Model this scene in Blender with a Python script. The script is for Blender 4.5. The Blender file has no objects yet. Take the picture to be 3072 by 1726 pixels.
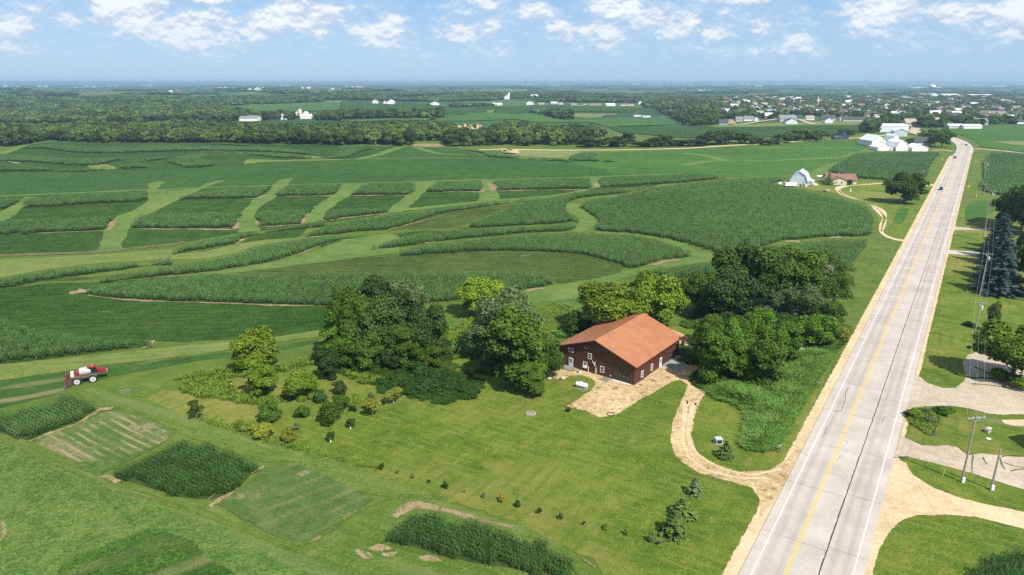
import bpy, math, random
import numpy as np
from mathutils import Vector, Matrix
from mathutils.geometry import delaunay_2d_cdt

R = math.radians
scene = bpy.context.scene
COL = scene.collection

# ------------------------------------------------------------------ camera
CAM_H = 60.0
PITCH = math.atan(615 / 2048)
cam = bpy.data.cameras.new('camera')
cam.sensor_width = 36
cam.lens = 24
cam.clip_start = 0.5
cam.clip_end = 90000
camo = bpy.data.objects.new('camera', cam)
COL.objects.link(camo)
camo.location = (0, 0, CAM_H)
camo.rotation_euler = (R(90) - PITCH, 0, 0)
scene.camera = camo

# ------------------------------------------------------------------ light
SUN_AZ, SUN_EL = 143.0, 50.0
sun = bpy.data.lights.new('sun', 'SUN')
sun.energy = 4.9
sun.angle = R(0.6)
sun.color = (1.0, 0.95, 0.87)
suno = bpy.data.objects.new('sun', sun)
COL.objects.link(suno)
sd = Vector((math.sin(R(SUN_AZ)) * math.cos(R(SUN_EL)), math.cos(R(SUN_AZ)) * math.cos(R(SUN_EL)), math.sin(R(SUN_EL))))
suno.rotation_euler = sd.to_track_quat('Z', 'Y').to_euler()

vs = scene.view_settings
scene.display_settings.display_device = 'sRGB'
vs.view_transform = 'Standard'
vs.look = 'None'
vs.gamma = 1
vs.use_curve_mapping = False
vs.exposure = 0.45
scene.render.engine = 'CYCLES'
cy = scene.cycles
cy.use_denoising = False
try:
    cy.denoiser = 'OPENIMAGEDENOISE'
    cy.denoising_input_passes = 'RGB_ALBEDO_NORMAL'
except Exception:
    pass
cy.max_bounces = 5
cy.diffuse_bounces = 2
cy.glossy_bounces = 2
cy.transmission_bounces = 3
cy.transparent_max_bounces = 6
cy.volume_bounces = 0
cy.use_adaptive_sampling = True
cy.adaptive_threshold = 0.02
cy.caustics_reflective = False
cy.caustics_refractive = False

# ------------------------------------------------------------------ node helpers
def sock(nt, node, name, val):
    s = node.inputs[name] if not isinstance(name, int) else node.inputs[name]
    if isinstance(val, bpy.types.NodeSocket):
        nt.links.new(val, s)
    else:
        s.default_value = val

def N(nt, typ, ins=None, **props):
    n = nt.nodes.new(typ)
    for k, v in props.items():
        setattr(n, k, v)
    for k, v in (ins or {}).items():
        sock(nt, n, k, v)
    return n

def M_(nt, op, a, b=None, c=None, clamp=False):
    n = nt.nodes.new('ShaderNodeMath')
    n.operation = op
    n.use_clamp = clamp
    sock(nt, n, 0, a)
    if b is not None:
        sock(nt, n, 1, b)
    if c is not None:
        sock(nt, n, 2, c)
    return n.outputs[0]

def mixc(nt, f, a, b, mode='MIX'):
    n = nt.nodes.new('ShaderNodeMix')
    n.data_type = 'RGBA'
    n.blend_type = mode
    sock(nt, n, 0, f)
    sock(nt, n, 6, a if isinstance(a, bpy.types.NodeSocket) else (*a[:3], 1))
    sock(nt, n, 7, b if isinstance(b, bpy.types.NodeSocket) else (*b[:3], 1))
    return n.outputs[2]

def maprange(nt, v, a, b, c=0.0, d=1.0, smooth=True):
    n = nt.nodes.new('ShaderNodeMapRange')
    n.interpolation_type = 'SMOOTHSTEP' if smooth else 'LINEAR'
    sock(nt, n, 0, v); sock(nt, n, 1, a); sock(nt, n, 2, b); sock(nt, n, 3, c); sock(nt, n, 4, d)
    return n.outputs[0]

# ------------------------------------------------------------------ sky
def azel(px, py):
    a = (px - 1536) / 2048
    b = -(py - 863) / 2048
    d = Vector((a, math.cos(PITCH) + b * math.sin(PITCH), -math.sin(PITCH) + b * math.cos(PITCH))).normalized()
    return math.atan2(d.x, d.y), math.asin(d.z)

world = bpy.data.worlds.new('World')
scene.world = world
world.use_nodes = True
nt = world.node_tree
nt.nodes.clear()
wo = N(nt, 'ShaderNodeOutputWorld')
bg = N(nt, 'ShaderNodeBackground', {'Strength': 0.078})
sky = N(nt, 'ShaderNodeTexSky', sky_type='NISHITA', sun_disc=False, sun_elevation=R(SUN_EL), sun_rotation=R(SUN_AZ))
sky.altitude = 300
sky.air_density = 1.0
sky.dust_density = 0.7
sky.ozone_density = 2.0
tc = N(nt, 'ShaderNodeTexCoord')
sep = N(nt, 'ShaderNodeSeparateXYZ', {0: tc.outputs['Generated']})
el = M_(nt, 'ARCSINE', sep.outputs[2])
az = M_(nt, 'ARCTAN2', sep.outputs[0], sep.outputs[1])
def cloud_field(dz, det=9.0):
    v = N(nt, 'ShaderNodeCombineXYZ', {0: M_(nt, 'MULTIPLY', sep.outputs[0], 9.0), 1: M_(nt, 'MULTIPLY', sep.outputs[1], 9.0),
                                       2: M_(nt, 'MULTIPLY', M_(nt, 'ADD', sep.outputs[2], dz), 12.0)})
    n1 = N(nt, 'ShaderNodeTexNoise', {'Vector': v.outputs[0], 'Scale': 2.0, 'Detail': 7.0, 'Roughness': 0.52})
    n2 = N(nt, 'ShaderNodeTexNoise', {'Vector': v.outputs[0], 'Scale': 5.0, 'Detail': 4.0, 'Roughness': 0.5})
    return M_(nt, 'ADD', M_(nt, 'MULTIPLY', n1.outputs[0], 0.72), M_(nt, 'MULTIPLY', n2.outputs[0], 0.28))
blobs = [(400, 35, 130, 60, 1.0), (560, 80, 150, 55, .95), (890, 60, 150, 48, 1.05), (870, 28, 90, 32, .9), (220, 55, 110, 32, .75), (80, 45, 120, 40, .5),
         (1120, 105, 100, 36, .85), (1180, 60, 55, 22, .7), (1390, 100, 110, 38, .85), (1610, 32, 75, 32, 1.0), (1840, 20, 110, 35, 1.0),
         (1760, 85, 100, 30, .85), (1650, 75, 90, 30, .6), (1950, 60, 70, 25, .8), (2030, 105, 40, 18, .8), (2080, 60, 30, 18, .7),
         (2150, 100, 60, 35, .8), (2290, 85, 55, 32, .95), (2380, 120, 80, 35, .7), (2670, 30, 160, 48, 1.05), (2870, 40, 110, 42, 1.0),
         (2790, 90, 170, 40, .6), (3000, 90, 150, 50, .5), (960, 95, 35, 22, .8), (2180, 2, 160, 14, .7), (620, 0, 120, 12, .7), (1450, 10, 120, 20, .5),
         (1340, 70, 50, 22, .5), (700, 150, 260, 22, .42), (1300, 150, 200, 24, .45), (2250, 150, 260, 24, .5), (200, 160, 200, 20, .4), (2800, 140, 200, 26, .5), (1800, 140, 220, 24, .5), (1000, 25, 60, 20, .5), (2600, 100, 90, 24, .6), (1700, 120, 130, 24, .6), (40, 90, 90, 30, .55), (470, 40, 90, 40, .8), (660, 125, 120, 26, .45), (2500, 88, 60, 20, .55), (3050, 20, 80, 36, .8), (1060, 130, 60, 18, .4), (300, 110, 160, 30, .35)]
bsum = None
for (px, py, w, h, amp) in blobs:
    a0, e0 = azel(px, py)
    da = M_(nt, 'MULTIPLY', M_(nt, 'SUBTRACT', az, a0), 2048 / w)
    de = M_(nt, 'MULTIPLY', M_(nt, 'SUBTRACT', el, e0), 2048 / h)
    r2 = M_(nt, 'ADD', M_(nt, 'MULTIPLY', da, da), M_(nt, 'MULTIPLY', de, de))
    g = M_(nt, 'MULTIPLY', M_(nt, 'EXPONENT', M_(nt, 'MULTIPLY', r2, -1.0)), amp)
    bsum = g if bsum is None else M_(nt, 'MAXIMUM', bsum, g)
wide = maprange(nt, el, 0.13, 0.3, 0.0, 0.42)          # the same broken cumulus goes on above the frame
band = M_(nt, 'MULTIPLY', maprange(nt, el, .022, .05), M_(nt, 'SUBTRACT', 1.0, maprange(nt, el, .09, .13)))
cover = M_(nt, 'MAXIMUM', M_(nt, 'MAXIMUM', bsum, wide), M_(nt, 'MULTIPLY', band, 0.30))
f0 = cloud_field(0.0)
dens = M_(nt, 'ADD', f0, M_(nt, 'MULTIPLY', cover, 0.37))
mask = maprange(nt, dens, 0.60, 0.76)
f1 = cloud_field(0.0035, 4.0)
lit = maprange(nt, M_(nt, 'ADD', M_(nt, 'MULTIPLY', M_(nt, 'SUBTRACT', f0, f1), 5.0), M_(nt, 'MULTIPLY', M_(nt, 'SUBTRACT', dens, 0.68), 1.1)), -0.16, 0.34)
thin = M_(nt, 'MULTIPLY', maprange(nt, dens, 0.44, 0.66), 0.42)
low = maprange(nt, el, 0.0, 0.09)
mask = M_(nt, 'MULTIPLY', M_(nt, 'MAXIMUM', mask, thin), M_(nt, 'ADD', M_(nt, 'MULTIPLY', low, 0.55), 0.33))
mask = M_(nt, 'MULTIPLY', mask, maprange(nt, el, 0.008, 0.035))
ccol = mixc(nt, lit, (5.6, 6.6, 8.0), (9.3, 9.5, 9.7))
hz = maprange(nt, el, -0.02, 0.17)
skyc = mixc(nt, hz, (4.2, 6.5, 9.3), (2.2, 5.0, 8.8))
skyb = mixc(nt, 0.72, sky.outputs[0], skyc)
up = maprange(nt, el, 0.15, 0.6)
skyb = mixc(nt, up, skyb, sky.outputs[0])
cc = mixc(nt, mask, skyb, ccol)
nt.links.new(cc, bg.inputs['Color'])
nt.links.new(bg.outputs[0], wo.inputs['Surface'])

# ------------------------------------------------------------------ terrain
def smooth(a, b, x):
    t = np.clip((np.asarray(x, float) - a) / (b - a), 0, 1)
    return t * t * (3 - 2 * t)

def axis(lo_f, hi_f, step, lo, hi, growth):
    a = list(np.arange(lo_f, hi_f + 0.1, step))
    s = step
    while a[-1] < hi:
        s *= growth
        a.append(a[-1] + s)
    s = step
    while a[0] > lo:
        s *= growth
        a.insert(0, a[0] - s)
    return np.array(a)

GX = axis(-600, 720, 6, -24000, 24000, 1.05)
GY = axis(0, 1100, 6, -350, 30000, 1.05)

_wr = np.random.RandomState(5)
_waves = [(_wr.uniform(0, 2 * math.pi), _wr.uniform(0, 2 * math.pi), L) for L in (230, 310, 420, 170)]
_far = [(_wr.uniform(0, 2 * math.pi), _wr.uniform(0, 2 * math.pi), L) for L in (1500, 2100, 2900, 4300, 1100)]

def height(x, y):
    x = np.asarray(x, float); y = np.asarray(y, float)
    z = 0 * x
    roadside = (y * math.tan(R(33.8)) - 20) - x               # metres left of the road
    m = smooth(170, 330, y) * smooth(40, 150, roadside) * (1 - smooth(700, 900, y))
    for a, p, L in _waves:
        z = z + m * 0.55 * np.sin((x * math.cos(a) + y * math.sin(a)) * 2 * math.pi / L + p)
    # wooded valley behind the fields
    z = z - 5 * smooth(700, 850, y) * (1 - smooth(1100, 1350, y)) * (1 - smooth(200, 420, x))
    fm = smooth(1300, 5000, y)
    for a, p, L in _far:
        z = z + fm * 5.0 * np.sin((x * math.cos(a) + y * math.sin(a)) * 2 * math.pi / L + p)
    hm = smooth(1150, 1500, y) * (1 - smooth(3600, 4600, y)) * (1 - smooth(150, 500, x))
    for a, p, L in ((.5, 1.0, 520), (2.1, 2.0, 760), (1.2, .4, 380)):
        z = z + hm * 3.2 * np.sin((x * math.cos(a) + y * math.sin(a)) * 2 * math.pi / L + p)
    z = z + 14 * smooth(1800, 2800, y) * (1 - smooth(-200, 900, x)) * (1 - smooth(3500, 5000, y))
    return z

GZ = height(*np.meshgrid(GX, GY, indexing='ij'))

def T(x, y):
    x = np.asarray(x, float); y = np.asarray(y, float)
    i = np.clip(np.searchsorted(GX, x) - 1, 0, len(GX) - 2)
    j = np.clip(np.searchsorted(GY, y) - 1, 0, len(GY) - 2)
    u = np.clip((x - GX[i]) / (GX[i + 1] - GX[i]), 0, 1)
    v = np.clip((y - GY[j]) / (GY[j + 1] - GY[j]), 0, 1)
    return (GZ[i, j] * (1 - u) * (1 - v) + GZ[i + 1, j] * u * (1 - v) + GZ[i, j + 1] * (1 - u) * v + GZ[i + 1, j + 1] * u * v)

_ts = 50 * 1.004 ** np.arange(1650)
def ray(px, py):
    a = (px - 1536) / 2048
    b = -(py - 863) / 2048
    d = np.array((a, math.cos(PITCH) + b * math.sin(PITCH), -math.sin(PITCH) + b * math.cos(PITCH)))
    return d

def pick(px, py, off=0.0):
    """world point on the ground surveyed from a photograph point (3072 px wide)"""
    d = ray(px, py)
    P = d[None] * _ts[:, None]
    g = CAM_H + P[:, 2] - (T(P[:, 0], P[:, 1]) + off)
    k = np.argmax(g < 0) if (g < 0).any() else len(g) - 1
    k = max(k, 1)
    t = _ts[k - 1] + (_ts[k] - _ts[k - 1]) * g[k - 1] / max(g[k - 1] - g[k], 1e-9) if g[k] < 0 else _ts[k]
    p = d * t
    return float(p[0]), float(p[1])

RG = dict(A=(0, 200), B=(1024, 200), C=(2048, 200), D=(0, 700), E=(1024, 700), F=(2048, 700), G=(0, 1150), H=(1024, 1150), I=(2048, 1150))
def S(r, u, v):
    return RG[r][0] + u / 2.512, RG[r][1] + v / 2.512
def W(r, u, v, off=0.0):
    return pick(*S(r, u, v), off)
def WL(r, *uv, off=0.0):
    """list of survey points; a letter inside the list changes the sheet"""
    out = []
    for q in uv:
        if isinstance(q, str):
            r = q
        else:
            out.append(W(r, q[0], q[1], off))
    return out

def project(x, y, z):
    dx, dy, dz = x, y, z - CAM_H
    zc = dy * math.cos(PITCH) - dz * math.sin(PITCH)
    yc = dy * math.sin(PITCH) + dz * math.cos(PITCH)
    return 1536 + 2048 * dx / zc, 863 - 2048 * yc / zc

def catmull(P, closed=True, step=4.0):
    P = [np.array(p, float) for p in P]
    n = len(P)
    out = []
    rng = range(n) if closed else range(n - 1)
    for i in rng:
        if closed:
            p0, p1, p2, p3 = P[i - 1], P[i], P[(i + 1) % n], P[(i + 2) % n]
        else:
            p0, p1, p2, p3 = P[max(i - 1, 0)], P[i], P[i + 1], P[min(i + 2, n - 1)]
        L = np.linalg.norm(p2 - p1)
        k = int(min(14, max(1, L / step)))
        # centripetal-like damping
        m1 = (p2 - p0) * 0.5
        m2 = (p3 - p1) * 0.5
        for m in (m1, m2):
            l = np.linalg.norm(m)
            if l > L:
                m *= L / l
        for s in range(k):
            t = s / k
            h = (2 * t ** 3 - 3 * t ** 2 + 1, t ** 3 - 2 * t ** 2 + t, -2 * t ** 3 + 3 * t ** 2, t ** 3 - t ** 2)
            out.append(h[0] * p1 + h[1] * m1 + h[2] * p2 + h[3] * m2)
    if not closed:
        out.append(P[-1])
    return [tuple(p) for p in out]

def inside(poly, X, Y):
    c = np.zeros(np.shape(X), bool)
    n = len(poly)
    for i in range(n):
        x1, y1 = poly[i]
        x2, y2 = poly[(i + 1) % n]
        if y1 == y2:
            continue
        m = ((y1 > Y) != (y2 > Y)) & (X < (x2 - x1) * (Y - y1) / (y2 - y1) + x1)
        c ^= m
    return c

# ------------------------------------------------------------------ object helpers
def tag(o, label=None, cat=None, group=None, kind=None):
    for k, v in (('label', label), ('category', cat), ('group', group), ('kind', kind)):
        if v:
            o[k] = v
    return o

def link(o, parent=None):
    COL.objects.link(o)
    if parent is not None:
        o.parent = parent
    return o

def empty(name, loc=(0, 0, 0), rz=0.0):
    o = bpy.data.objects.new(name, None)
    o.empty_display_size = 0.5
    o.location = loc
    o.rotation_euler = (0, 0, rz)
    return link(o)

def fastmesh(name, V, Fq, mats, midx=None, tint=None, smooth_=False):
    """V (n,3), Fq (m,k) same-size faces"""
    me = bpy.data.meshes.new(name)
    V = np.asarray(V, np.float32)
    Fq = np.asarray(Fq, np.int32)
    k = Fq.shape[1]
    me.vertices.add(len(V))
    me.vertices.foreach_set('co', V.ravel())
    me.loops.add(Fq.size)
    me.loops.foreach_set('vertex_index', Fq.ravel())
    me.polygons.add(len(Fq))
    me.polygons.foreach_set('loop_start', np.arange(0, Fq.size, k, dtype=np.int32))
    for m in (mats if isinstance(mats, (list, tuple)) else [mats]):
        me.materials.append(m)
    if midx is not None:
        me.polygons.foreach_set('material_index', np.asarray(midx, np.int32))
    me.update(calc_edges=True)
    me.validate()
    if tint is not None:
        at = me.attributes.new('tint', 'FLOAT', 'FACE')
        at.data.foreach_set('value', np.asarray(tint, np.float32))
    if smooth_:
        me.polygons.foreach_set('use_smooth', np.ones(len(me.polygons), bool))
    return me

class MB:
    """collects boxes, tubes and prisms and links them as one mesh object"""
    def __init__(s):
        s.V = []; s.F = []
    def add(s, V, F):
        b = len(s.V)
        s.V += [tuple(v) for v in V]
        s.F += [tuple(b + i for i in f) for f in F]
        return s
    def box(s, x0, x1, y0, y1, z0, z1, M=None):
        V = [(x0, y0, z0), (x1, y0, z0), (x1, y1, z0), (x0, y1, z0), (x0, y0, z1), (x1, y0, z1), (x1, y1, z1), (x0, y1, z1)]
        if M is not None:
            V = [tuple(M @ Vector(v)) for v in V]
        return s.add(V, [(3, 2, 1, 0), (4, 5, 6, 7), (0, 1, 5, 4), (1, 2, 6, 5), (2, 3, 7, 6), (3, 0, 4, 7)])
    def tube(s, pts, rad, n=6, cap=True):
        pts = [Vector(p) for p in pts]
        if not isinstance(rad, (list, tuple)):
            rad = [rad] * len(pts)
        V = []; F = []
        for i, p in enumerate(pts):
            d = (pts[min(i + 1, len(pts) - 1)] - pts[max(i - 1, 0)]).normalized()
            u = d.cross(Vector((0, 0, 1)))
            if u.length < 0.05:
                u = d.cross(Vector((1, 0, 0)))
            u.normalize()
            w = d.cross(u)
            for k in range(n):
                a = 2 * math.pi * k / n
                V.append(p + (u * math.cos(a) + w * math.sin(a)) * rad[i])
        for i in range(len(pts) - 1):
            for k in range(n):
                F.append((i * n + k, i * n + (k + 1) % n, (i + 1) * n + (k + 1) % n, (i + 1) * n + k))
        if cap:
            F.append(tuple(range(n - 1, -1, -1)))
            F.append(tuple((len(pts) - 1) * n + k for k in range(n)))
        return s.add(V, F)
    def prism(s, prof, y0, y1, plane='xz'):
        """profile (x,z) extruded along y"""
        n = len(prof)
        V = [(x, y0, z) for x, z in prof] + [(x, y1, z) for x, z in prof]
        F = [tuple(range(n)), tuple(range(2 * n - 1, n - 1, -1))]
        F += [((i + 1) % n, i, n + i, n + (i + 1) % n) for i in range(n)]
        return s.add(V, F)
    def lathe(s, prof, n=12, cx=0, cy=0, M=None):
        """profile (r,z) turned about z"""
        V = []; F = []
        for r, z in prof:
            for k in range(n):
                a = 2 * math.pi * k / n
                V.append((cx + r * math.cos(a), cy + r * math.sin(a), z))
        for i in range(len(prof) - 1):
            for k in range(n):
                F.append((i * n + k, i * n + (k + 1) % n, (i + 1) * n + (k + 1) % n, (i + 1) * n + k))
        F.append(tuple(range(n - 1, -1, -1)))
        F.append(tuple((len(prof) - 1) * n + k for k in range(n)))
        if M is not None:
            V = [tuple(M @ Vector(v)) for v in V]
        return s.add(V, F)
    def mesh(s, name, mat, smooth_=False):
        me = bpy.data.meshes.new(name)
        me.from_pydata(s.V, [], s.F)
        me.materials.append(mat)
        if smooth_:
            me.polygons.foreach_set('use_smooth', np.ones(len(me.polygons), bool))
        me.update()
        return me
    def build(s, name, mat, parent=None, smooth_=False):
        return link(bpy.data.objects.new(name, s.mesh(name, mat, smooth_)), parent)

def copy_tree(o, parent=None):
    c = o.copy()
    COL.objects.link(c)
    c.parent = parent
    for ch in list(o.children):
        d = ch.copy()
        COL.objects.link(d)
        d.parent = c
        for g in list(ch.children):
            e = g.copy()
            COL.objects.link(e)
            e.parent = d
    return c

# ------------------------------------------------------------------ materials
def base_mat(name):
    m = bpy.data.materials.new(name)
    m.use_nodes = True
    nt = m.node_tree
    return m, nt, nt.nodes['Principled BSDF']

def ground_mat(name, cols, scales=(0.02, 0.25, 2.5), weights=(0.38, 0.38, 0.60), contrast=1.0, rough=0.95, bump=0.25, bscale=3.0,
               stripe=None, patch=None, speck=None):
    """noise of three sizes through a colour ramp; stripe=(heading_deg, spacing_m, strength, colour); patch=(scale, lo, hi, colour)"""
    m, nt, b = base_mat(name)
    geo = N(nt, 'ShaderNodeNewGeometry')
    pos = geo.outputs['Position']
    f = None
    for s, w in zip(scales, weights):
        n = N(nt, 'ShaderNodeTexNoise', {'Vector': pos, 'Scale': s, 'Detail': 7.0, 'Roughness': 0.74})
        t = M_(nt, 'MULTIPLY', M_(nt, 'SUBTRACT', n.outputs[0], 0.5), w * 4.6 * contrast)
        f = t if f is None else M_(nt, 'ADD', f, t)
    f = M_(nt, 'ADD', f, 0.5, clamp=True)
    ramp = N(nt, 'ShaderNodeValToRGB', {0: f})
    cr = ramp.color_ramp
    cr.elements[0].color = (*cols[0], 1); cr.elements[0].position = 0.12
    cr.elements[1].color = (*cols[-1], 1); cr.elements[1].position = 0.88
    for i, c in enumerate(cols[1:-1]):
        e = cr.elements.new(0.12 + 0.76 * (i + 1) / (len(cols) - 1))
        e.color = (*c, 1)
    col = ramp.outputs[0]
    if patch:
        for (sc, lo, hi, pc) in (patch if isinstance(patch, list) else [patch]):
            n = N(nt, 'ShaderNodeTexNoise', {'Vector': pos, 'Scale': sc, 'Detail': 6.0, 'Roughness': 0.7})
            col = mixc(nt, maprange(nt, n.outputs[0], lo, hi), col, pc)
    if stripe:
        for (hd, sp, st, sc) in (stripe if isinstance(stripe, list) else [stripe]):
            # coordinate across the rows
            n = N(nt, 'ShaderNodeTexNoise', {'Vector': pos, 'Scale': 0.06, 'Detail': 2.0})
            dv = N(nt, 'ShaderNodeVectorMath', {0: pos, 1: (math.cos(R(hd)), -math.sin(R(hd)), 0)}, operation='DOT_PRODUCT')
            x = M_(nt, 'ADD', dv.outputs['Value'], M_(nt, 'MULTIPLY', n.outputs[0], sp * 0.8))
            w = M_(nt, 'SINE', M_(nt, 'MULTIPLY', x, 2 * math.pi / sp))
            brk = N(nt, 'ShaderNodeTexNoise', {'Vector': pos, 'Scale': 0.35 / sp, 'Detail': 3.0})
            w = M_(nt, 'MULTIPLY', maprange(nt, w, 0.1, 0.95), M_(nt, 'MULTIPLY', maprange(nt, brk.outputs[0], 0.38, 0.62), st))
            col = mixc(nt, w, col, sc)
    if speck:
        sc, th, pc = speck
        n = N(nt, 'ShaderNodeTexNoise', {'Vector': pos, 'Scale': sc, 'Detail': 2.0})
        big = N(nt, 'ShaderNodeTexNoise', {'Vector': pos, 'Scale': 0.12, 'Detail': 2.0})
        col = mixc(nt, M_(nt, 'MULTIPLY', maprange(nt, n.outputs[0], th, th + 0.05), maprange(nt, big.outputs[0], 0.5, 0.62)), col, pc)
    nt.links.new(col, b.inputs['Base Color'])
    b.inputs['Roughness'].default_value = rough
    b.inputs['Specular IOR Level'].default_value = 0.15
    if bump:
        n = N(nt, 'ShaderNodeTexNoise', {'Vector': pos, 'Scale': bscale, 'Detail': 5.0, 'Roughness': 0.75})
        bp = N(nt, 'ShaderNodeBump', {'Strength': min(1.0, bump * 1.5), 'Distance': 0.35, 'Height': n.outputs[0]})
        nt.links.new(bp.outputs[0], b.inputs['Normal'])
    return m

def plain(name, col, rough=0.6, metal=0.0, spec=0.4, var=0.12, scale=1.2, bump=0.0):
    m, nt, b = base_mat(name)
    tcn = N(nt, 'ShaderNodeTexCoord')
    n = N(nt, 'ShaderNodeTexNoise', {'Vector': tcn.outputs['Object'], 'Scale': scale, 'Detail': 5.0, 'Roughness': 0.65})
    f = maprange(nt, n.outputs[0], 0.3, 0.7)
    c = mixc(nt, f, tuple(k * (1 - var) for k in col), tuple(min(1, k * (1 + var)) for k in col))
    nt.links.new(c, b.inputs['Base Color'])
    b.inputs['Roughness'].default_value = rough
    b.inputs['Metallic'].default_value = metal
    b.inputs['Specular IOR Level'].default_value = spec
    if bump:
        n2 = N(nt, 'ShaderNodeTexNoise', {'Vector': tcn.outputs['Object'], 'Scale': scale * 8, 'Detail': 3.0})
        bp = N(nt, 'ShaderNodeBump', {'Strength': bump, 'Distance': 0.1, 'Height': n2.outputs[0]})
        nt.links.new(bp.outputs[0], b.inputs['Normal'])
    return m

def leaf_mat(name, dark, light, transl=0.3, vary=0.25, rough=0.55):
    m, nt, b = base_mat(name)
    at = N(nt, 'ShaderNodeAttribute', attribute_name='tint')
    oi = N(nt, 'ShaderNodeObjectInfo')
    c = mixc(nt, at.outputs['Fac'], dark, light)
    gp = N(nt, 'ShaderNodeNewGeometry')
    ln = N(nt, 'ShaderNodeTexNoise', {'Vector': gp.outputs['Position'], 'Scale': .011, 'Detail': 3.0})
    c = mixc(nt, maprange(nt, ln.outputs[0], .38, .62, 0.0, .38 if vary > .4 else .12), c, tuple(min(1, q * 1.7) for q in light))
    hs = N(nt, 'ShaderNodeHueSaturation', {'Hue': M_(nt, 'ADD', 0.5, M_(nt, 'MULTIPLY', M_(nt, 'SUBTRACT', oi.outputs['Random'], 0.5), vary * 0.07)),
                                           'Saturation': 1.0,
                                           'Value': M_(nt, 'ADD', 1.0, M_(nt, 'MULTIPLY', M_(nt, 'SUBTRACT', M_(nt, 'FRACT', M_(nt, 'MULTIPLY', oi.outputs['Random'], 7.31)), 0.5), vary * 2)),
                                           'Color': c})
    nt.links.new(hs.outputs[0], b.inputs['Base Color'])
    b.inputs['Roughness'].default_value = rough
    b.inputs['Specular IOR Level'].default_value = 0.14
    tr = N(nt, 'ShaderNodeBsdfTranslucent', {'Color': hs.outputs[0]})
    mx = N(nt, 'ShaderNodeMixShader', {0: transl, 1: b.outputs[0], 2: tr.outputs[0]})
    out = [n for n in nt.nodes if n.type == 'OUTPUT_MATERIAL'][0]
    nt.links.new(mx.outputs[0], out.inputs['Surface'])
    return m

G = {}
G['grass'] = ground_mat('mown_grass', [(.046, .100, .007), (.100, .155, .016), (.180, .200, .032)], (0.03, 0.3, 3.0),
                        patch=[(0.020, .46, .64, (.215, .205, .050)), (0.035, .56, .68, (.055, .118, .008)), (0.5, .58, .72, (.24, .205, .075)), (0.28, .6, .72, (.075, .12, .015))], bump=0.5, bscale=3.0,
                        stripe=[(34, 2.4, .5, (.072, .130, .014)), (-60, 1.8, .4, (.19, .21, .045)), (70, 9.0, .3, (.080, .15, .014))], speck=(3.2, .66, (.33, .30, .03)))  # road-parallel dark bands: mowing lines, and painted shade for the ditch
G['bean'] = ground_mat('bean_leaves', [(.012, .042, .004), (.027, .072, .008), (.052, .108, .016)], (0.012, 0.2, 1.6), bump=0.5, bscale=2.5,
                       patch=(0.05, .69, .76, (.13, .13, .05)), stripe=[(86, 3.0, .6, (.010, .038, .004)), (80, 11.0, .35, (.050, .10, .018))])
G['bean2'] = ground_mat('bean_leaves_pale', [(.022, .066, .010), (.034, .088, .014), (.052, .110, .021)], (0.01, 0.1, 1.6), bump=0.5, bscale=2.5, stripe=(86, 5.0, .35, (.030, .078, .012)))
G['bean_worn'] = ground_mat('bean_leaves_thin', [(.022, .056, .006), (.044, .080, .010), (.075, .105, .02)], (0.03, 0.25, 2.0), bump=0.5, bscale=2.5,
                            patch=(0.09, .60, .74, (.17, .16, .075)), stripe=(92, 3.4, .5, (.12, .12, .05)))
G['clover'] = ground_mat('hay_stand', [(.030, .090, .012), (.048, .118, .016), (.072, .140, .022)], (0.008, 0.08, 1.4), bump=0.35, bscale=2.5,
                         stripe=(80, 9.0, .3, (.07, .15, .04)))
G['strip'] = ground_mat('grass_waterway', [(.060, .125, .020), (.098, .165, .032), (.145, .195, .048)], (0.03, 0.18, 1.8), bump=0.35, bscale=2.5,
                        stripe=(60, 2.8, .35, (.085, .16, .05)))
G['pale'] = ground_mat('pale_cut_grass', [(.085, .135, .022), (.13, .17, .035), (.185, .20, .055)], (0.03, 0.18, 1.8), bump=0.35, bscale=2.5,
                       stripe=(78, 3.2, .4, (.19, .2, .09)))
G['rough'] = ground_mat('rough_hay', [(.045, .115, .016), (.090, .165, .030), (.150, .205, .050)], (0.06, 0.35, 2.2), contrast=1.25, bump=0.9, bscale=1.4, stripe=[(118, 7.5, .5, (.17, .20, .06)), (114, 2.3, .35, (.055, .13, .018))],
                        patch=(0.11, .64, .78, (.19, .19, .085)))
G['headland'] = ground_mat('mown_headland', [(.050, .112, .012), (.092, .152, .022), (.150, .190, .044)], (0.03, 0.3, 2.2), bump=0.5, bscale=2.5,
                          stripe=[(118, 2.1, .55, (.060, .125, .014)), (118, 6.5, .5, (.185, .195, .065)), (112, 1.2, .35, (.15, .19, .05))], patch=(0.2, .60, .74, (.20, .19, .07)))
G['soil'] = ground_mat('bare_soil', [(.17, .13, .065), (.27, .20, .11), (.36, .28, .17)], (0.1, 0.6, 4.0), bump=0.3, bscale=4.0,
                       patch=[(0.9, .52, .62, (.10, .13, .025)), (0.3, .56, .66, (.12, .145, .03))])
G['mud'] = ground_mat('brown_track', [(.07, .075, .03), (.12, .11, .05), (.16, .16, .07)], (0.1, 0.6, 4.0))
G['gravel'] = ground_mat('tan_gravel', [(.43, .32, .18), (.55, .425, .26), (.63, .51, .335)], (0.08, 0.7, 7.0), bump=0.25, bscale=9.0)
G['yard'] = ground_mat('yard_gravel', [(.35, .245, .12), (.50, .37, .19), (.62, .49, .29)], (0.12, 0.9, 5.0), contrast=1.2, bump=0.4, bscale=6.0,
                       patch=[(0.55, .53, .66, (.20, .15, .075)), (0.35, .62, .74, (.55, .46, .33))])
G['lot'] = ground_mat('pale_lot', [(.33, .27, .195), (.42, .35, .265), (.50, .43, .335)], (0.06, 0.5, 5.0), bump=0.15, bscale=6.0,
                      patch=(0.16, .60, .72, (.50, .38, .26)))
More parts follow.
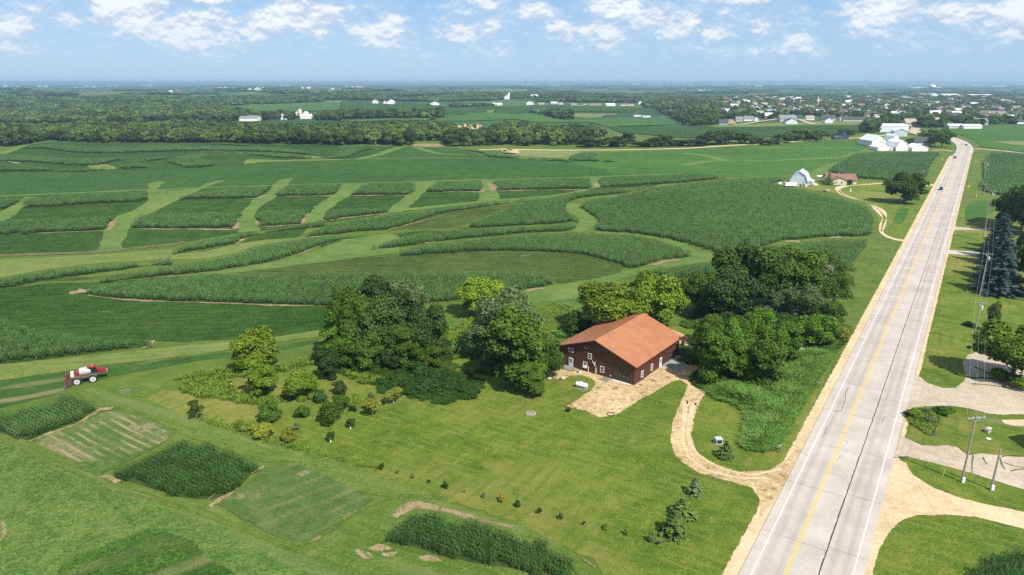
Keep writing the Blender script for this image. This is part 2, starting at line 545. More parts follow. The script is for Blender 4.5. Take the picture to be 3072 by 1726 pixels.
G['rows'] = ground_mat('sparse_rows', [(.05, .11, .02), (.09, .15, .035), (.14, .17, .055)], (0.08, 0.5, 3.0), bump=0.6, bscale=3.0,
                       stripe=[(-57, 1.5, .85, (.33, .27, .15)), (-57, 5.2, .5, (.30, .25, .14))], patch=[(0.10, .50, .64, (.27, .225, .125)), (.9, .50, .60, (.08, .145, .03))])
G['rows2'] = ground_mat('sparse_rows_cross', [(.05, .115, .02), (.08, .145, .03), (.12, .165, .05)], (0.08, 0.5, 3.0), bump=0.7, bscale=2.5,
                        stripe=[(52, 3.1, .55, (.24, .22, .11)), (-38, 6.2, .5, (.22, .21, .10)), (-57, 1.1, .4, (.045, .11, .015))], patch=(0.16, .60, .70, (.30, .25, .14)))
G['drill'] = ground_mat('drilled_beans', [(.025, .075, .010), (.045, .11, .016), (.075, .14, .03)], (0.08, 0.5, 3.0), bump=0.9, bscale=3.0,
                        stripe=[(57, .85, .75, (.022, .06, .010)), (57, 6.5, .8, (.24, .22, .10))])
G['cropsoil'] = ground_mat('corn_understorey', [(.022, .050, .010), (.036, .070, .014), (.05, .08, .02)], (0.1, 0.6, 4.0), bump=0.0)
G['weeds'] = ground_mat('weedy_bank', [(.04, .10, .018), (.075, .145, .026), (.12, .17, .04)], (0.1, 0.5, 2.2), contrast=1.3, bump=1.0, bscale=1.6,
                        patch=(0.3, .66, .78, (.24, .22, .05)))
G['drygrass'] = ground_mat('dry_grass', [(.055, .115, .012), (.092, .148, .022), (.145, .168, .042)], (0.1, 0.5, 3.0), contrast=1.2, bump=0.5)
G['yellowhay'] = ground_mat('ripe_hay', [(.12, .16, .045), (.17, .20, .06), (.22, .22, .08)], (0.02, 0.15, 1.5))
G['quarry'] = ground_mat('sandstone_face', [(.33, .2, .1), (.52, .36, .2), (.62, .46, .28)], (0.05, 0.25, 1.5), bump=0.8, bscale=0.5,
                         patch=(0.12, .55, .62, (.06, .09, .03)))

# far countryside: a patchwork of field colours seen through the air
def ground_sheet_mat():
    m, nt, b = base_mat('countryside')
    geo = N(nt, 'ShaderNodeNewGeometry')
    pos = geo.outputs['Position']
    sp = N(nt, 'ShaderNodeSeparateXYZ', {0: pos})
    # fields
    wv = N(nt, 'ShaderNodeTexNoise', {'Vector': pos, 'Scale': 0.0016, 'Detail': 2.0})
    wp = N(nt, 'ShaderNodeVectorMath', {0: pos, 1: N(nt, 'ShaderNodeVectorMath', {0: wv.outputs['Color'], 1: (260, 260, 0)}, operation='MULTIPLY').outputs[0]}, operation='ADD')
    sc = N(nt, 'ShaderNodeVectorMath', {0: wp.outputs[0], 1: (1 / 420, 1 / 300, 0)}, operation='MULTIPLY')
    vo = N(nt, 'ShaderNodeTexVoronoi', {'Vector': sc.outputs[0], 'Scale': 1.0, 'Randomness': 0.8}, voronoi_dimensions='2D')
    vs_ = N(nt, 'ShaderNodeSeparateColor', {0: vo.outputs['Color']})
    ramp = N(nt, 'ShaderNodeValToRGB', {0: vs_.outputs[0]})
    cr = ramp.color_ramp
    cr.interpolation = 'CONSTANT'
    cols = [(.03, .075, .026), (.040, .095, .032), (.055, .125, .036), (.035, .085, .032), (.08, .14, .045), (.032, .08, .03), (.13, .155, .07), (.045, .105, .035)]
    cr.elements[0].color = (*cols[0], 1)
    cr.elements[1].color = (*cols[1], 1); cr.elements[1].position = .16
    for i, c in enumerate(cols[2:]):
        e = cr.elements.new(.30 + i * .12)
        e.color = (*c, 1)
    nn = N(nt, 'ShaderNodeTexNoise', {'Vector': pos, 'Scale': 0.02, 'Detail': 5.0, 'Roughness': .65})
    far = mixc(nt, maprange(nt, nn.outputs[0], .3, .7), ramp.outputs[0], mixc(nt, 0.5, ramp.outputs[0], (.03, .07, .02)))
    # near turf
    f = None
    for s, w in ((0.03, .5), (0.3, .3), (3.0, .25)):
        n = N(nt, 'ShaderNodeTexNoise', {'Vector': pos, 'Scale': s, 'Detail': 4.0, 'Roughness': 0.65})
        t = M_(nt, 'MULTIPLY', M_(nt, 'SUBTRACT', n.outputs[0], 0.5), w * 4.2)
        f = t if f is None else M_(nt, 'ADD', f, t)
    near = mixc(nt, M_(nt, 'ADD', f, 0.5, clamp=True), (.048, .100, .012), (.125, .165, .030))
    m1 = maprange(nt, sp.outputs[1], 900, 1150)
    col = mixc(nt, m1, near, far)
    nt.links.new(col, b.inputs['Base Color'])
    b.inputs['Roughness'].default_value = .95
    b.inputs['Specular IOR Level'].default_value = .12
    n = N(nt, 'ShaderNodeTexNoise', {'Vector': pos, 'Scale': 2.5, 'Detail': 5.0, 'Roughness': .75})
    bp = N(nt, 'ShaderNodeBump', {'Strength': .4, 'Distance': .5, 'Height': n.outputs[0]})
    nt.links.new(bp.outputs[0], b.inputs['Normal'])
    return m

def build_ground():
    nx, ny = len(GX), len(GY)
    X, Y = np.meshgrid(GX, GY, indexing='ij')
    V = np.stack([X.ravel(), Y.ravel(), GZ.ravel()], 1)
    I = np.arange(nx * ny).reshape(nx, ny)
    Fq = np.stack([I[:-1, :-1].ravel(), I[1:, :-1].ravel(), I[1:, 1:].ravel(), I[:-1, 1:].ravel()], 1)
    me = fastmesh('ground', V, Fq, ground_sheet_mat(), smooth_=True)
    tag(link(bpy.data.objects.new('ground', me)), kind='structure')
build_ground()

# ------------------------------------------------------------------ haze
def build_haze():
    x0, x1, y0, y1, z0, z1 = GX[0] - 60, GX[-1] + 60, GY[0] - 60, GY[-1] + 60, float(GZ.min()) - 1.0, 76.0
    b = MB().box(x0, x1, y0, y1, z0, z1)
    m = bpy.data.materials.new('haze_air')
    m.use_nodes = True
    nt = m.node_tree
    nt.nodes.clear()
    out = N(nt, 'ShaderNodeOutputMaterial')
    pv = N(nt, 'ShaderNodeVolumePrincipled', {'Color': (.55, .80, 1.0, 1), 'Density': HAZE, 'Anisotropy': 0.25})
    nt.links.new(pv.outputs[0], out.inputs['Volume'])
    m.cycles.homogeneous_volume = True
    o = b.build('haze', m)
    tag(o, kind='stuff')
HAZE = 1.15e-4
build_haze()

# ------------------------------------------------------------------ sheets laid on the ground
_lay = [0]
def sheet(name, poly, off, mat, spacing=8.0, kind='structure', label=None, parent=None, edge_noise=0.0, seed=0, rough=0.0):
    _lay[0] += 1
    off = off + (_lay[0] % 97) * 0.0004
    poly = [tuple(p) for p in poly]
    if edge_noise:
        rr = random.Random(seed)
        poly = [(x + rr.uniform(-1, 1) * edge_noise, y + rr.uniform(-1, 1) * edge_noise) for x, y in poly]
    if rough:
        A_ = np.array(poly); rr = np.random.RandomState(len(poly) * 7 + int(abs(A_[0][0])))
        ph = rr.uniform(0, 6.28, 6)
        out = []; acc = 0.0
        for i in range(len(A_)):
            a, b = A_[i], A_[(i + 1) % len(A_)]
            L = float(np.hypot(*(b - a)))
            if L < 1e-6:
                continue
            k = max(1, min(160, int(L / (rough * 1.6))))
            nrm_ = np.array([b[1] - a[1], a[0] - b[0]]) / L
            for q in range(k):
                t_ = q / k; s_ = acc + L * t_
                w_ = .3 * math.sin(s_ / rough * .09 + ph[0]) + .25 * math.sin(s_ / rough * .27 + ph[1]) + .55 * rr.uniform(-1, 1) * (.4 + .6 * math.sin(s_ / rough * .05 + ph[2]) ** 2)
                out.append(tuple(a + (b - a) * t_ + nrm_ * w_ * rough))
            acc += L
        poly = out
    xs = [p[0] for p in poly]; ys = [p[1] for p in poly]
    big = max(max(xs) - min(xs), max(ys) - min(ys))
    spacing = max(spacing, big / 90)
    gx, gy = np.meshgrid(np.arange(min(xs), max(xs), spacing), np.arange(min(ys), max(ys), spacing))
    gx = gx.ravel() + 0.13; gy = gy.ravel() + 0.17
    m = inside(poly, gx, gy)
    pts = [Vector(p) for p in poly] + [Vector((float(a), float(b))) for a, b in zip(gx[m], gy[m])]
    res = delaunay_2d_cdt(pts, [], [list(range(len(poly)))], 1, 1e-4, False)
    V2 = np.array([(v.x, v.y) for v in res[0]])
    Fc = [tuple(f) for f in res[2]]
    cen = np.array([V2[list(f)].mean(0) for f in Fc])
    ok = inside(poly, cen[:, 0], cen[:, 1])
    Fc = [f for f, k in zip(Fc, ok) if k]
    Z = T(V2[:, 0], V2[:, 1]) + off
    me = bpy.data.meshes.new(name)
    me.from_pydata([(float(a), float(b), float(z)) for (a, b), z in zip(V2, Z)], [], Fc)
    me.materials.append(mat)
    me.update()
    # make sure the sheet faces up
    if len(me.polygons) and sum(p.normal.z for p in me.polygons) < 0:
        me.flip_normals()
    o = link(bpy.data.objects.new(name, me), parent)
    return tag(o, label, kind=kind)

def ribbon(name, pts, width, off, mat, closed=False, step=3.0, kind='structure', jitter=0.0, seed=1, smooth_=True, parent=None):
    _lay[0] += 1
    off = off + (_lay[0] % 97) * 0.0004
    P = catmull(pts, closed, step) if smooth_ else pts
    P = np.array(P, float)
    n = len(P)
    rr = np.random.RandomState(seed)
    V = []
    for i in range(n):
        a = P[(i - 1) % n] if closed or i > 0 else P[i]
        b = P[(i + 1) % n] if closed or i < n - 1 else P[i]
        d = b - a
        d /= max(np.linalg.norm(d), 1e-6)
        w = width if not callable(width) else width(i / (n - 1))
        if jitter and width < 6:
            w = w * (.62 + .5 * math.sin(i * .37 + seed) * math.sin(i * .11 + seed * 2))
            w = max(w, width * .18)
        nrm = np.array([d[1], -d[0]]) * w / 2
        for s in (-1, 0, 1):
            q = P[i] + nrm * (s + (jitter * rr.uniform(-1, 1) if s else 0))
            V.append((q[0], q[1], 0))
    V = np.array(V)
    V[:, 2] = T(V[:, 0], V[:, 1]) + off
    F = []
    for i in range(n if closed else n - 1):
        j = (i + 1) % n
        for s in (0, 1):
            F.append((i * 3 + s, i * 3 + s + 1, j * 3 + s + 1, j * 3 + s))
    me = fastmesh(name, V, F, mat)
    o = link(bpy.data.objects.new(name, me), parent)
    return tag(o, kind=kind)

# ------------------------------------------------------------------ scatter: one object, its own templates instanced on its own points
def scatter_tree(nvar):
    ng = bpy.data.node_groups.new('scatter_%d' % nvar, 'GeometryNodeTree')
    ng.interface.new_socket('Geometry', in_out='INPUT', socket_type='NodeSocketGeometry')
    ng.interface.new_socket('Geometry', in_out='OUTPUT', socket_type='NodeSocketGeometry')
    gi = ng.nodes.new('NodeGroupInput'); go = ng.nodes.new('NodeGroupOutput')
    role = ng.nodes.new('GeometryNodeInputNamedAttribute'); role.data_type = 'INT'; role.inputs['Name'].default_value = 'role'
    def sep(k):
        c = ng.nodes.new('FunctionNodeCompare'); c.data_type = 'INT'; c.operation = 'EQUAL'
        ng.links.new(role.outputs['Attribute'], c.inputs[2])
        c.inputs[3].default_value = k
        s = ng.nodes.new('GeometryNodeSeparateGeometry'); s.domain = 'POINT'
        ng.links.new(gi.outputs[0], s.inputs['Geometry'])
        ng.links.new(c.outputs[0], s.inputs['Selection'])
        return s.outputs['Selection']
    rot = ng.nodes.new('GeometryNodeInputNamedAttribute'); rot.data_type = 'FLOAT_VECTOR'; rot.inputs['Name'].default_value = 'rot'
    scl = ng.nodes.new('GeometryNodeInputNamedAttribute'); scl.data_type = 'FLOAT_VECTOR'; scl.inputs['Name'].default_value = 'scl'
    e2r = ng.nodes.new('FunctionNodeEulerToRotation')
    ng.links.new(rot.outputs['Attribute'], e2r.inputs[0])
    join = ng.nodes.new('GeometryNodeJoinGeometry')
    ng.links.new(sep(0), join.inputs[0])
    for k in range(nvar):
        ip = ng.nodes.new('GeometryNodeInstanceOnPoints')
        ng.links.new(sep(100 + k), ip.inputs['Points'])
        ng.links.new(sep(1 + k), ip.inputs['Instance'])
        ng.links.new(e2r.outputs[0], ip.inputs['Rotation'])
        ng.links.new(scl.outputs['Attribute'], ip.inputs['Scale'])
        ng.links.new(ip.outputs[0], join.inputs[0])
    ng.links.new(join.outputs[0], go.inputs[0])
    return ng
_SC = {}

def scatter(name, templates, mats, pts, rots, scls, var, base=None, label=None, kind='stuff', parent=None):
    """templates: list of (V, Fquads, tint, matidx); base: (V, Fquads, matidx) drawn as it is"""
    V = []; F = []; tint = []; mi = []; role = []
    nv = 0
    if base is not None:
        bV, bF, bm = base
        V.append(bV); F.append(np.asarray(bF)); tint.append(np.full(len(bF), .3)); mi.append(np.full(len(bF), bm)); role.append(np.zeros(len(bV), int)); nv += len(bV)
    for k, (tV, tF, tt, tm) in enumerate(templates):
        V.append(tV); F.append(np.asarray(tF) + nv); tint.append(tt); mi.append(np.full(len(tF), tm) if np.isscalar(tm) else tm)
        role.append(np.full(len(tV), 1 + k)); nv += len(tV)
    V.append(pts); role.append(100 + np.asarray(var))
    me = fastmesh(name, np.concatenate(V), np.concatenate(F), mats, np.concatenate(mi), np.concatenate(tint))
    n0 = nv; n = nv + len(pts)
    a = me.attributes.new('role', 'INT', 'POINT'); a.data.foreach_set('value', np.concatenate(role).astype(np.int32))
    r = np.zeros((n, 3), np.float32); r[n0:] = rots
    a = me.attributes.new('rot', 'FLOAT_VECTOR', 'POINT'); a.data.foreach_set('vector', r.ravel())
    s = np.ones((n, 3), np.float32); s[n0:] = scls
    a = me.attributes.new('scl', 'FLOAT_VECTOR', 'POINT'); a.data.foreach_set('vector', s.ravel())
    o = link(bpy.data.objects.new(name, me), parent)
    k = len(templates)
    if k not in _SC:
        _SC[k] = scatter_tree(k)
    md = o.modifiers.new('scatter', 'NODES')
    md.node_group = _SC[k]
    return tag(o, label, kind=kind)

# ------------------------------------------------------------------ corn
def corn_clump(seed, rows=2, per=6, size=1.5, h=2.35, leaves=8, lw=.085):
    r = np.random.RandomState(seed)
    V = []; F = []; t = []
    def quad(a, b, c, d, tt):
        i = len(V)
        V.extend((a, b, c, d)); F.append((i, i + 1, i + 2, i + 3)); t.append(tt)
    for ir in range(rows):
        for ip in range(per):
            x = (ir + .5) / rows * size - size / 2 + r.uniform(-.07, .07)
            y = (ip + .5) / per * size - size / 2 + r.uniform(-.06, .06)
            hh = h * r.uniform(.88, 1.06)
            pt = r.uniform(0, .45)
            a0 = r.uniform(0, 6.28)
            for l in range(leaves):
                z = hh * (.28 + .66 * l / (leaves - 1))
                a = a0 + l * math.pi + r.uniform(-.6, .6)
                L = r.uniform(.55, .85) * (1.0 if l < leaves - 2 else .6)
                dx, dy = math.cos(a), math.sin(a)
                sx, sy = -dy * lw / 2, dx * lw / 2
                rise = r.uniform(.15, .32)
                p0 = (x, y, z); p1 = (x + dx * L * .42, y + dy * L * .42, z + rise); p2 = (x + dx * L, y + dy * L, z + rise - r.uniform(.1, .4))
                tt = min(1, pt + r.uniform(0, .5) + .25 * l / leaves)
                w0, w1, w2 = .8, 1.15, .25
                quad((p0[0] - sx * w0, p0[1] - sy * w0, p0[2]), (p0[0] + sx * w0, p0[1] + sy * w0, p0[2]),
                     (p1[0] + sx * w1, p1[1] + sy * w1, p1[2]), (p1[0] - sx * w1, p1[1] - sy * w1, p1[2]), tt)
                quad((p1[0] - sx * w1, p1[1] - sy * w1, p1[2]), (p1[0] + sx * w1, p1[1] + sy * w1, p1[2]),
                     (p2[0] + sx * w2, p2[1] + sy * w2, p2[2]), (p2[0] - sx * w2, p2[1] - sy * w2, p2[2]), tt)
            # top whorl
            for q in range(2):
                a = r.uniform(0, 6.28)
                quad((x - .02, y, hh * .9), (x + .02, y, hh * .9), (x + math.cos(a) * .12 + .02, y + math.sin(a) * .12, hh * 1.08), (x + math.cos(a) * .12 - .02, y + math.sin(a) * .12, hh * 1.08), .9)
    return np.array(V), np.array(F), np.array(t), 0
CORN_NEAR = [corn_clump(i) for i in (1, 2, 3)]
CORN_FAR = [corn_clump(10 + i, rows=2, per=4, size=1.5, leaves=6, lw=.15) for i in range(3)]
CORN_LEAF = leaf_mat('corn_leaf', (.024, .082, .022), (.120, .218, .058), transl=.22, vary=.2, rough=.5)
CORN_LEAF_B = leaf_mat('corn_leaf_bright', (.014, .052, .010), (.068, .145, .034), transl=.2, vary=.2, rough=.5)

def corn(poly, heading=60.0, name='corn_field', off=0.0, smooth_=True, mat=None, hgt=1.0, gaps=None, thin=None):
    P = catmull(poly, True, 5.0) if smooth_ else poly
    A = np.array(P)
    c = A.mean(0)
    d = float(np.hypot(*c))
    near = d < 190
    s = 1.5 if d < 330 else (2.2 if d < 560 else 3.0)
    T_ = CORN_NEAR if near else CORN_FAR
    a = R(heading)
    ca, sa = math.cos(a), math.sin(a)
    rot = lambda p: np.stack([p[:, 0] * ca - p[:, 1] * sa, p[:, 0] * sa + p[:, 1] * ca], 1)
    L = rot(A - c)
    gx, gy = np.meshgrid(np.arange(L[:, 0].min(), L[:, 0].max(), s), np.arange(L[:, 1].min(), L[:, 1].max(), s))
    g = np.stack([gx.ravel(), gy.ravel()], 1)
    rs = np.random.RandomState(int(abs(c[0]) * 7 + abs(c[1])) % 100000)
    g = g + rs.uniform(-.12, .12, g.shape) * s * np.array([.25 if d < 330 else 1.0, 1.0])
    wpts = np.stack([g[:, 0] * ca + g[:, 1] * sa, -g[:, 0] * sa + g[:, 1] * ca], 1) + c
    m = inside(P, wpts[:, 0], wpts[:, 1]) & (rs.uniform(size=len(wpts)) > .035)
    if thin:
        m &= rs.uniform(size=len(m)) > thin
    for gp in (gaps or []):
        m &= ~inside(gp, wpts[:, 0], wpts[:, 1])
    wpts = wpts[m]
    if len(wpts) == 0:
        return
    z = T(wpts[:, 0], wpts[:, 1]) + off
    n = len(wpts)
    # patches of taller and shorter corn
    hv = hgt * (1 + .07 * np.sin(wpts[:, 0] * .19 + 1) * np.sin(wpts[:, 1] * .16) + rs.uniform(-.07, .07, n))
    pts = np.stack([wpts[:, 0], wpts[:, 1], z], 1)
    rots = np.zeros((n, 3)); rots[:, 2] = -a + math.pi * rs.randint(0, 2, n) + rs.uniform(-.05, .05, n)
    rots[:, 0] = rs.uniform(-.05, .05, n); rots[:, 1] = rs.uniform(-.05, .05, n)
    k = s / 1.5
    scl = np.stack([np.full(n, k), np.full(n, k), hv], 1)
    # dark soil sheet on the ground closes the view between the stalks
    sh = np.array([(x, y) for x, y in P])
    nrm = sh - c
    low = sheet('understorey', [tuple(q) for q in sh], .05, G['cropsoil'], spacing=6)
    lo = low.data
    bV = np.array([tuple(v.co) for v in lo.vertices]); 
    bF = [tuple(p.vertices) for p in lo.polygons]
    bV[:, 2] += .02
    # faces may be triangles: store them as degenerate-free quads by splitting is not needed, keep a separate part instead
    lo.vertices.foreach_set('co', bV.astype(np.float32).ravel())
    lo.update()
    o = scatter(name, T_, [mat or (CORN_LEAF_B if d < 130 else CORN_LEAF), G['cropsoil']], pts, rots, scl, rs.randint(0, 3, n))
    low.parent = o
    return o

# ------------------------------------------------------------------ fields
def poly_sheet(name, mat, pts, off, smooth_=True, spacing=8.0, kind='stuff', step=5.0, edge_noise=0.0):
    P = catmull(pts, True, step) if smooth_ else pts
    d = float(np.hypot(*np.mean(np.array(P), 0)))
    return sheet(name, P, off, G[mat], spacing, kind, edge_noise=edge_noise, rough=.3 if d < 160 else (.6 if d < 330 else 1.2 if d < 600 else 0))

# soybean ground under the contour strips, left and middle
poly_sheet('bean_field', 'bean', WL('A', (-300, 700), (20, 660), (120, 605), (260, 577), (400, 557), (700, 574), (1000, 575), (1600, 580), (2200, 588), (2560, 594),
           'B', (300, 598), (550, 606), (900, 616), (1100, 690), (1400, 720), (1700, 740), (2300, 770), (2572, 780), 'C', (240, 800), (320, 825),
           'B', (2400, 815), (1900, 832), (1100, 852), (0, 882), 'A', (2100, 900), (1100, 935), (0, 985), (-300, 1000)), .04, smooth_=False)
poly_sheet('bean_field', 'bean', WL('A', (-300, 1000), (0, 980), (1100, 930), (2572, 885), 'B', (1100, 850), (1900, 832), (2400, 812), (2572, 812), 'C', (200, 820),
           'B', (2330, 905), (1900, 930), (1650, 965), (1400, 990), (1050, 1025), (300, 1120), (0, 1165), 'A', (2200, 1205), (1600, 1290), (1310, 1335), (700, 1395), (-300, 1430)), .045, smooth_=False)
poly_sheet('bean_field', 'bean2', WL('A', (-300, 812), (350, 797), (800, 792), (1400, 770), (1640, 752), (1850, 737), (2150, 715), (2572, 706), 'B', (140, 697), (450, 604), (560, 602), (900, 618), (1100, 676), (1400, 700), (1700, 722), (1790, 742), (1990, 775), (2060, 810),
           'B', (1500, 832), (1100, 851), (0, 883), 'A', (2100, 898), (1100, 932), (0, 982), (-300, 995)), .05, smooth_=False)
# hay ground on the right
poly_sheet('hay_field', 'clover', WL('B', (1770, 655), (2572, 628), 'C', (300, 610), (700, 585), (1100, 560), (1440, 548), (1420, 600), (1320, 645), (1120, 780), (960, 800), (800, 815), (640, 835), (320, 826),
           'B', (2572, 790), (1900, 742), (1500, 728)), .05, smooth_=False)
poly_sheet('hay_field', 'clover', WL('B', (1700, 722), (2000, 735), (2572, 785), 'C', (640, 836), (320, 828), 'B', (2572, 806), (2060, 812), (1990, 775), (1790, 742)), .06, smooth_=False)
poly_sheet('hay_field', 'yellowhay', WL('B', (1180, 628), (1400, 630), (1760, 634), (1800, 650), (1700, 680), (1620, 690), (1450, 682), (1330, 670), (1200, 650)), .09)
# arcs between the near strips
poly_sheet('bean_field', 'bean', WL('A', (1500, 1392), (1780, 1340), (1950, 1268), (2300, 1213), (2270, 1262), (2200, 1300), (1900, 1340), (1650, 1385)), .05)
poly_sheet('bean_field', 'bean_worn', WL('B', (350, 1230), (750, 1112), (1000, 1072), (1300, 1040), (1360, 1030), (1100, 1120), (930, 1195), (900, 1215), (600, 1220)), .05)
poly_sheet('bean_field', 'bean', WL('B', (-100, 1310), (350, 1265), (700, 1235), (400, 1300), (250, 1345), (215, 1372), (-100, 1420)), .05)
poly_sheet('bean_field', 'bean_worn', WL('E', (-700, 215), (0, 190), (430, 172), (900, 145), (1600, 145), (1900, 175), (2140, 258), (2000, 320), (1800, 360), (1650, 382), (1500, 330), (0, 320), (-700, 330)), .05)
poly_sheet('bean_field', 'bean_worn', WL('D', (330, 330), (700, 330), (1300, 262), (1290, 290), (700, 350), (300, 368), (0, 440), (0, 422)), .045)
poly_sheet('bean_field', 'bean', WL('D', (-200, 440), (0, 432), (300, 385), (740, 370), (1500, 320), (2572, 310), 'E', (300, 400), (200, 600), (0, 720),
           'D', (2572, 720), (2000, 785), (1350, 822), (1150, 812), (1050, 860), (700, 900), (-200, 980)), .055)
poly_sheet('bean_field', 'drill', WL('D', (-200, 1140), (0, 1112), (400, 1060), (800, 1000), (1300, 942), (1800, 888), (2200, 830), (2400, 790), (2380, 830), (1900, 915), (1500, 960), (1250, 1010), (820, 1080), (600, 1150), (420, 1215), (0, 1318), (-200, 1360)), .05)
# grass waterways
def strip(mat, pts, off=.09, smooth_=True, nm='grass_waterway'):
    return poly_sheet(nm, mat, pts, off, smooth_, spacing=6)
strip('strip', WL('A', (1120, 880), (1200, 868), (1250, 870), (1190, 930), (1450, 925), (1560, 880), (1700, 855), (1600, 890), (1480, 945), (1350, 1000), (1250, 1050), (1130, 1110), (1050, 1150), (975, 1230), (910, 1340), (910, 1392), (735, 1402), (750, 1340), (790, 1240), (870, 1150), (880, 1130), (1000, 1085), (1110, 1010), (1115, 930)))
strip('strip', WL('A', (2110, 855), (2200, 842), (2180, 880), (2100, 960), (2060, 1000), (1950, 1070), (1920, 1150), (1960, 1240), (1800, 1255), (1800, 1150), (1840, 1090), (1920, 1000), (2000, 960), (2060, 900)))
strip('strip', WL('B', (0, 890), (190, 882), (90, 960), (0, 1010), (-100, 1080), (-150, 1160), (-290, 1190), (-240, 1110), (-170, 1040), (-70, 975), (-20, 920)))
strip('strip', WL('B', (550, 875), (720, 868), (650, 930), (580, 1000), (510, 1060), (520, 1080), (360, 1105), (390, 1050), (480, 980), (550, 910)))
strip('strip', WL('B', (1040, 852), (1150, 848), (1165, 930), (1195, 1000), (1040, 1018), (1050, 930)))
strip('strip', WL('B', (1862, 835), (1955, 830), (1942, 912), (1862, 922)))
strip('strip', WL('A', (180, 985), (270, 980), (180, 1065), (40, 1165), (-60, 1170), (-60, 1130), (90, 1050)))
strip('pale', WL('A', (665, 742), (800, 738), (870, 772), (700, 774)))
strip('pale', WL('A', (1860, 700), (1960, 700), (2150, 706), (2400, 699), (2572, 698), (2572, 707), (2150, 714), (1950, 722), (1840, 737), (1830, 730)), smooth_=False)
strip('pale', WL('B', (1620, 690), (1740, 665), (1712, 702)), .11, False)
strip('pale', WL('A', (2270, 672), (2380, 676), (2425, 690), (2300, 692)), .11)
strip('pale', WL('D', (-100, 210), (0, 203), (700, 165), (1330, 118), (1300, 165), (1500, 145), (1900, 62), (2300, 30), (2572, -15), (2572, 8), (2000, 85), (1700, 165), (1450, 200), (1250, 202), (800, 225), (400, 268), (0, 338), (-100, 350)), .06)
strip('strip', WL('D', (760, 362), (1080, 342), (1500, 302), (2100, 205), (2572, 60), 'E', (0, 50), (400, 10), (440, 120), (430, 150), (0, 195), 'D', (2572, 200), (2000, 270), (1500, 318), (1000, 345)), .06)
strip('strip', WL('B', (1700, 1030), (1810, 1040), (1850, 1095), (1935, 1160), (1900, 1210), (1840, 1240), (1780, 1255), (1740, 1240), (1790, 1190), (1790, 1150), (1700, 1080)), .06)
strip('strip', WL('B', (1850, 1245), (2050, 1250), (2250, 1268), (2400, 1292), (2572, 1330), 'C', (130, 1400), (330, 1420), (300, 1500), (0, 1460), 'B', (2400, 1315), (2200, 1282)), .06)
strip('strip', WL('E', (1500, 412), (1650, 385), (2000, 330), (2180, 275), (2400, 215), (2572, 195), 'F', (300, 170), (260, 210), 'E', (2400, 270), (2100, 350), (1850, 480), (1500, 520), (1100, 560), (1300, 460)), .06)
strip('pale', WL('D', (-100, 1000), (0, 988), (400, 950), (900, 905), (1400, 845), (2000, 795), (2350, 740), (2572, 720), (2572, 760), (2000, 830), (1700, 882), (1300, 935), (800, 995), (400, 1052), (-100, 1115)), .06)
strip('strip', WL('C', (960, 802), (1080, 740), (1250, 705), (1300, 655), (1420, 605), (1460, 640), (1330, 648), (1220, 705), (1120, 790), (1000, 830)), .07)
for pts, w in (([(0, 655), (150, 668), (320, 710)], 11), ([(300, 712), (560, 712), (900, 700), (1200, 682), (1300, 650)], 7), ([(560, 616), (900, 615), (1300, 611)], 7), ([(0, 745), (200, 716), (560, 712)], 8)):
    ribbon('grass_waterway', WL('C', *pts), w, .10, G['strip'], kind='stuff')
for rg, pts, w in (('B', [(140, 697), (260, 670), (360, 635), (450, 607)], 9), ('B', [(560, 605), (660, 640), (760, 658), (940, 668)], 8), ('A', [(-60, 668), (20, 655), (100, 625), (250, 580), (400, 560)], 9),
                   ('B', [(0, 702), (600, 690), (1100, 692)], 5), ('B', [(0, 884), (1100, 853), (1900, 833), (2572, 806)], 5), ('A', [(0, 980), (1100, 932), (2100, 897), (2572, 884)], 5),
                   ('B', [(520, 1078), (1100, 1018), (1620, 975), (1860, 930)], 6), ('A', [(380, 558), (1000, 572), (1700, 580)], 5)):
    ribbon('grass_waterway', WL(rg, *pts), w, .11, G['strip'], kind='stuff')
ribbon('farm_track', WL('A', (-60, 1428), (300, 1415), (700, 1400), (1000, 1372), (1300, 1340), (1400, 1322)), 4.0, .12, G['mud'])
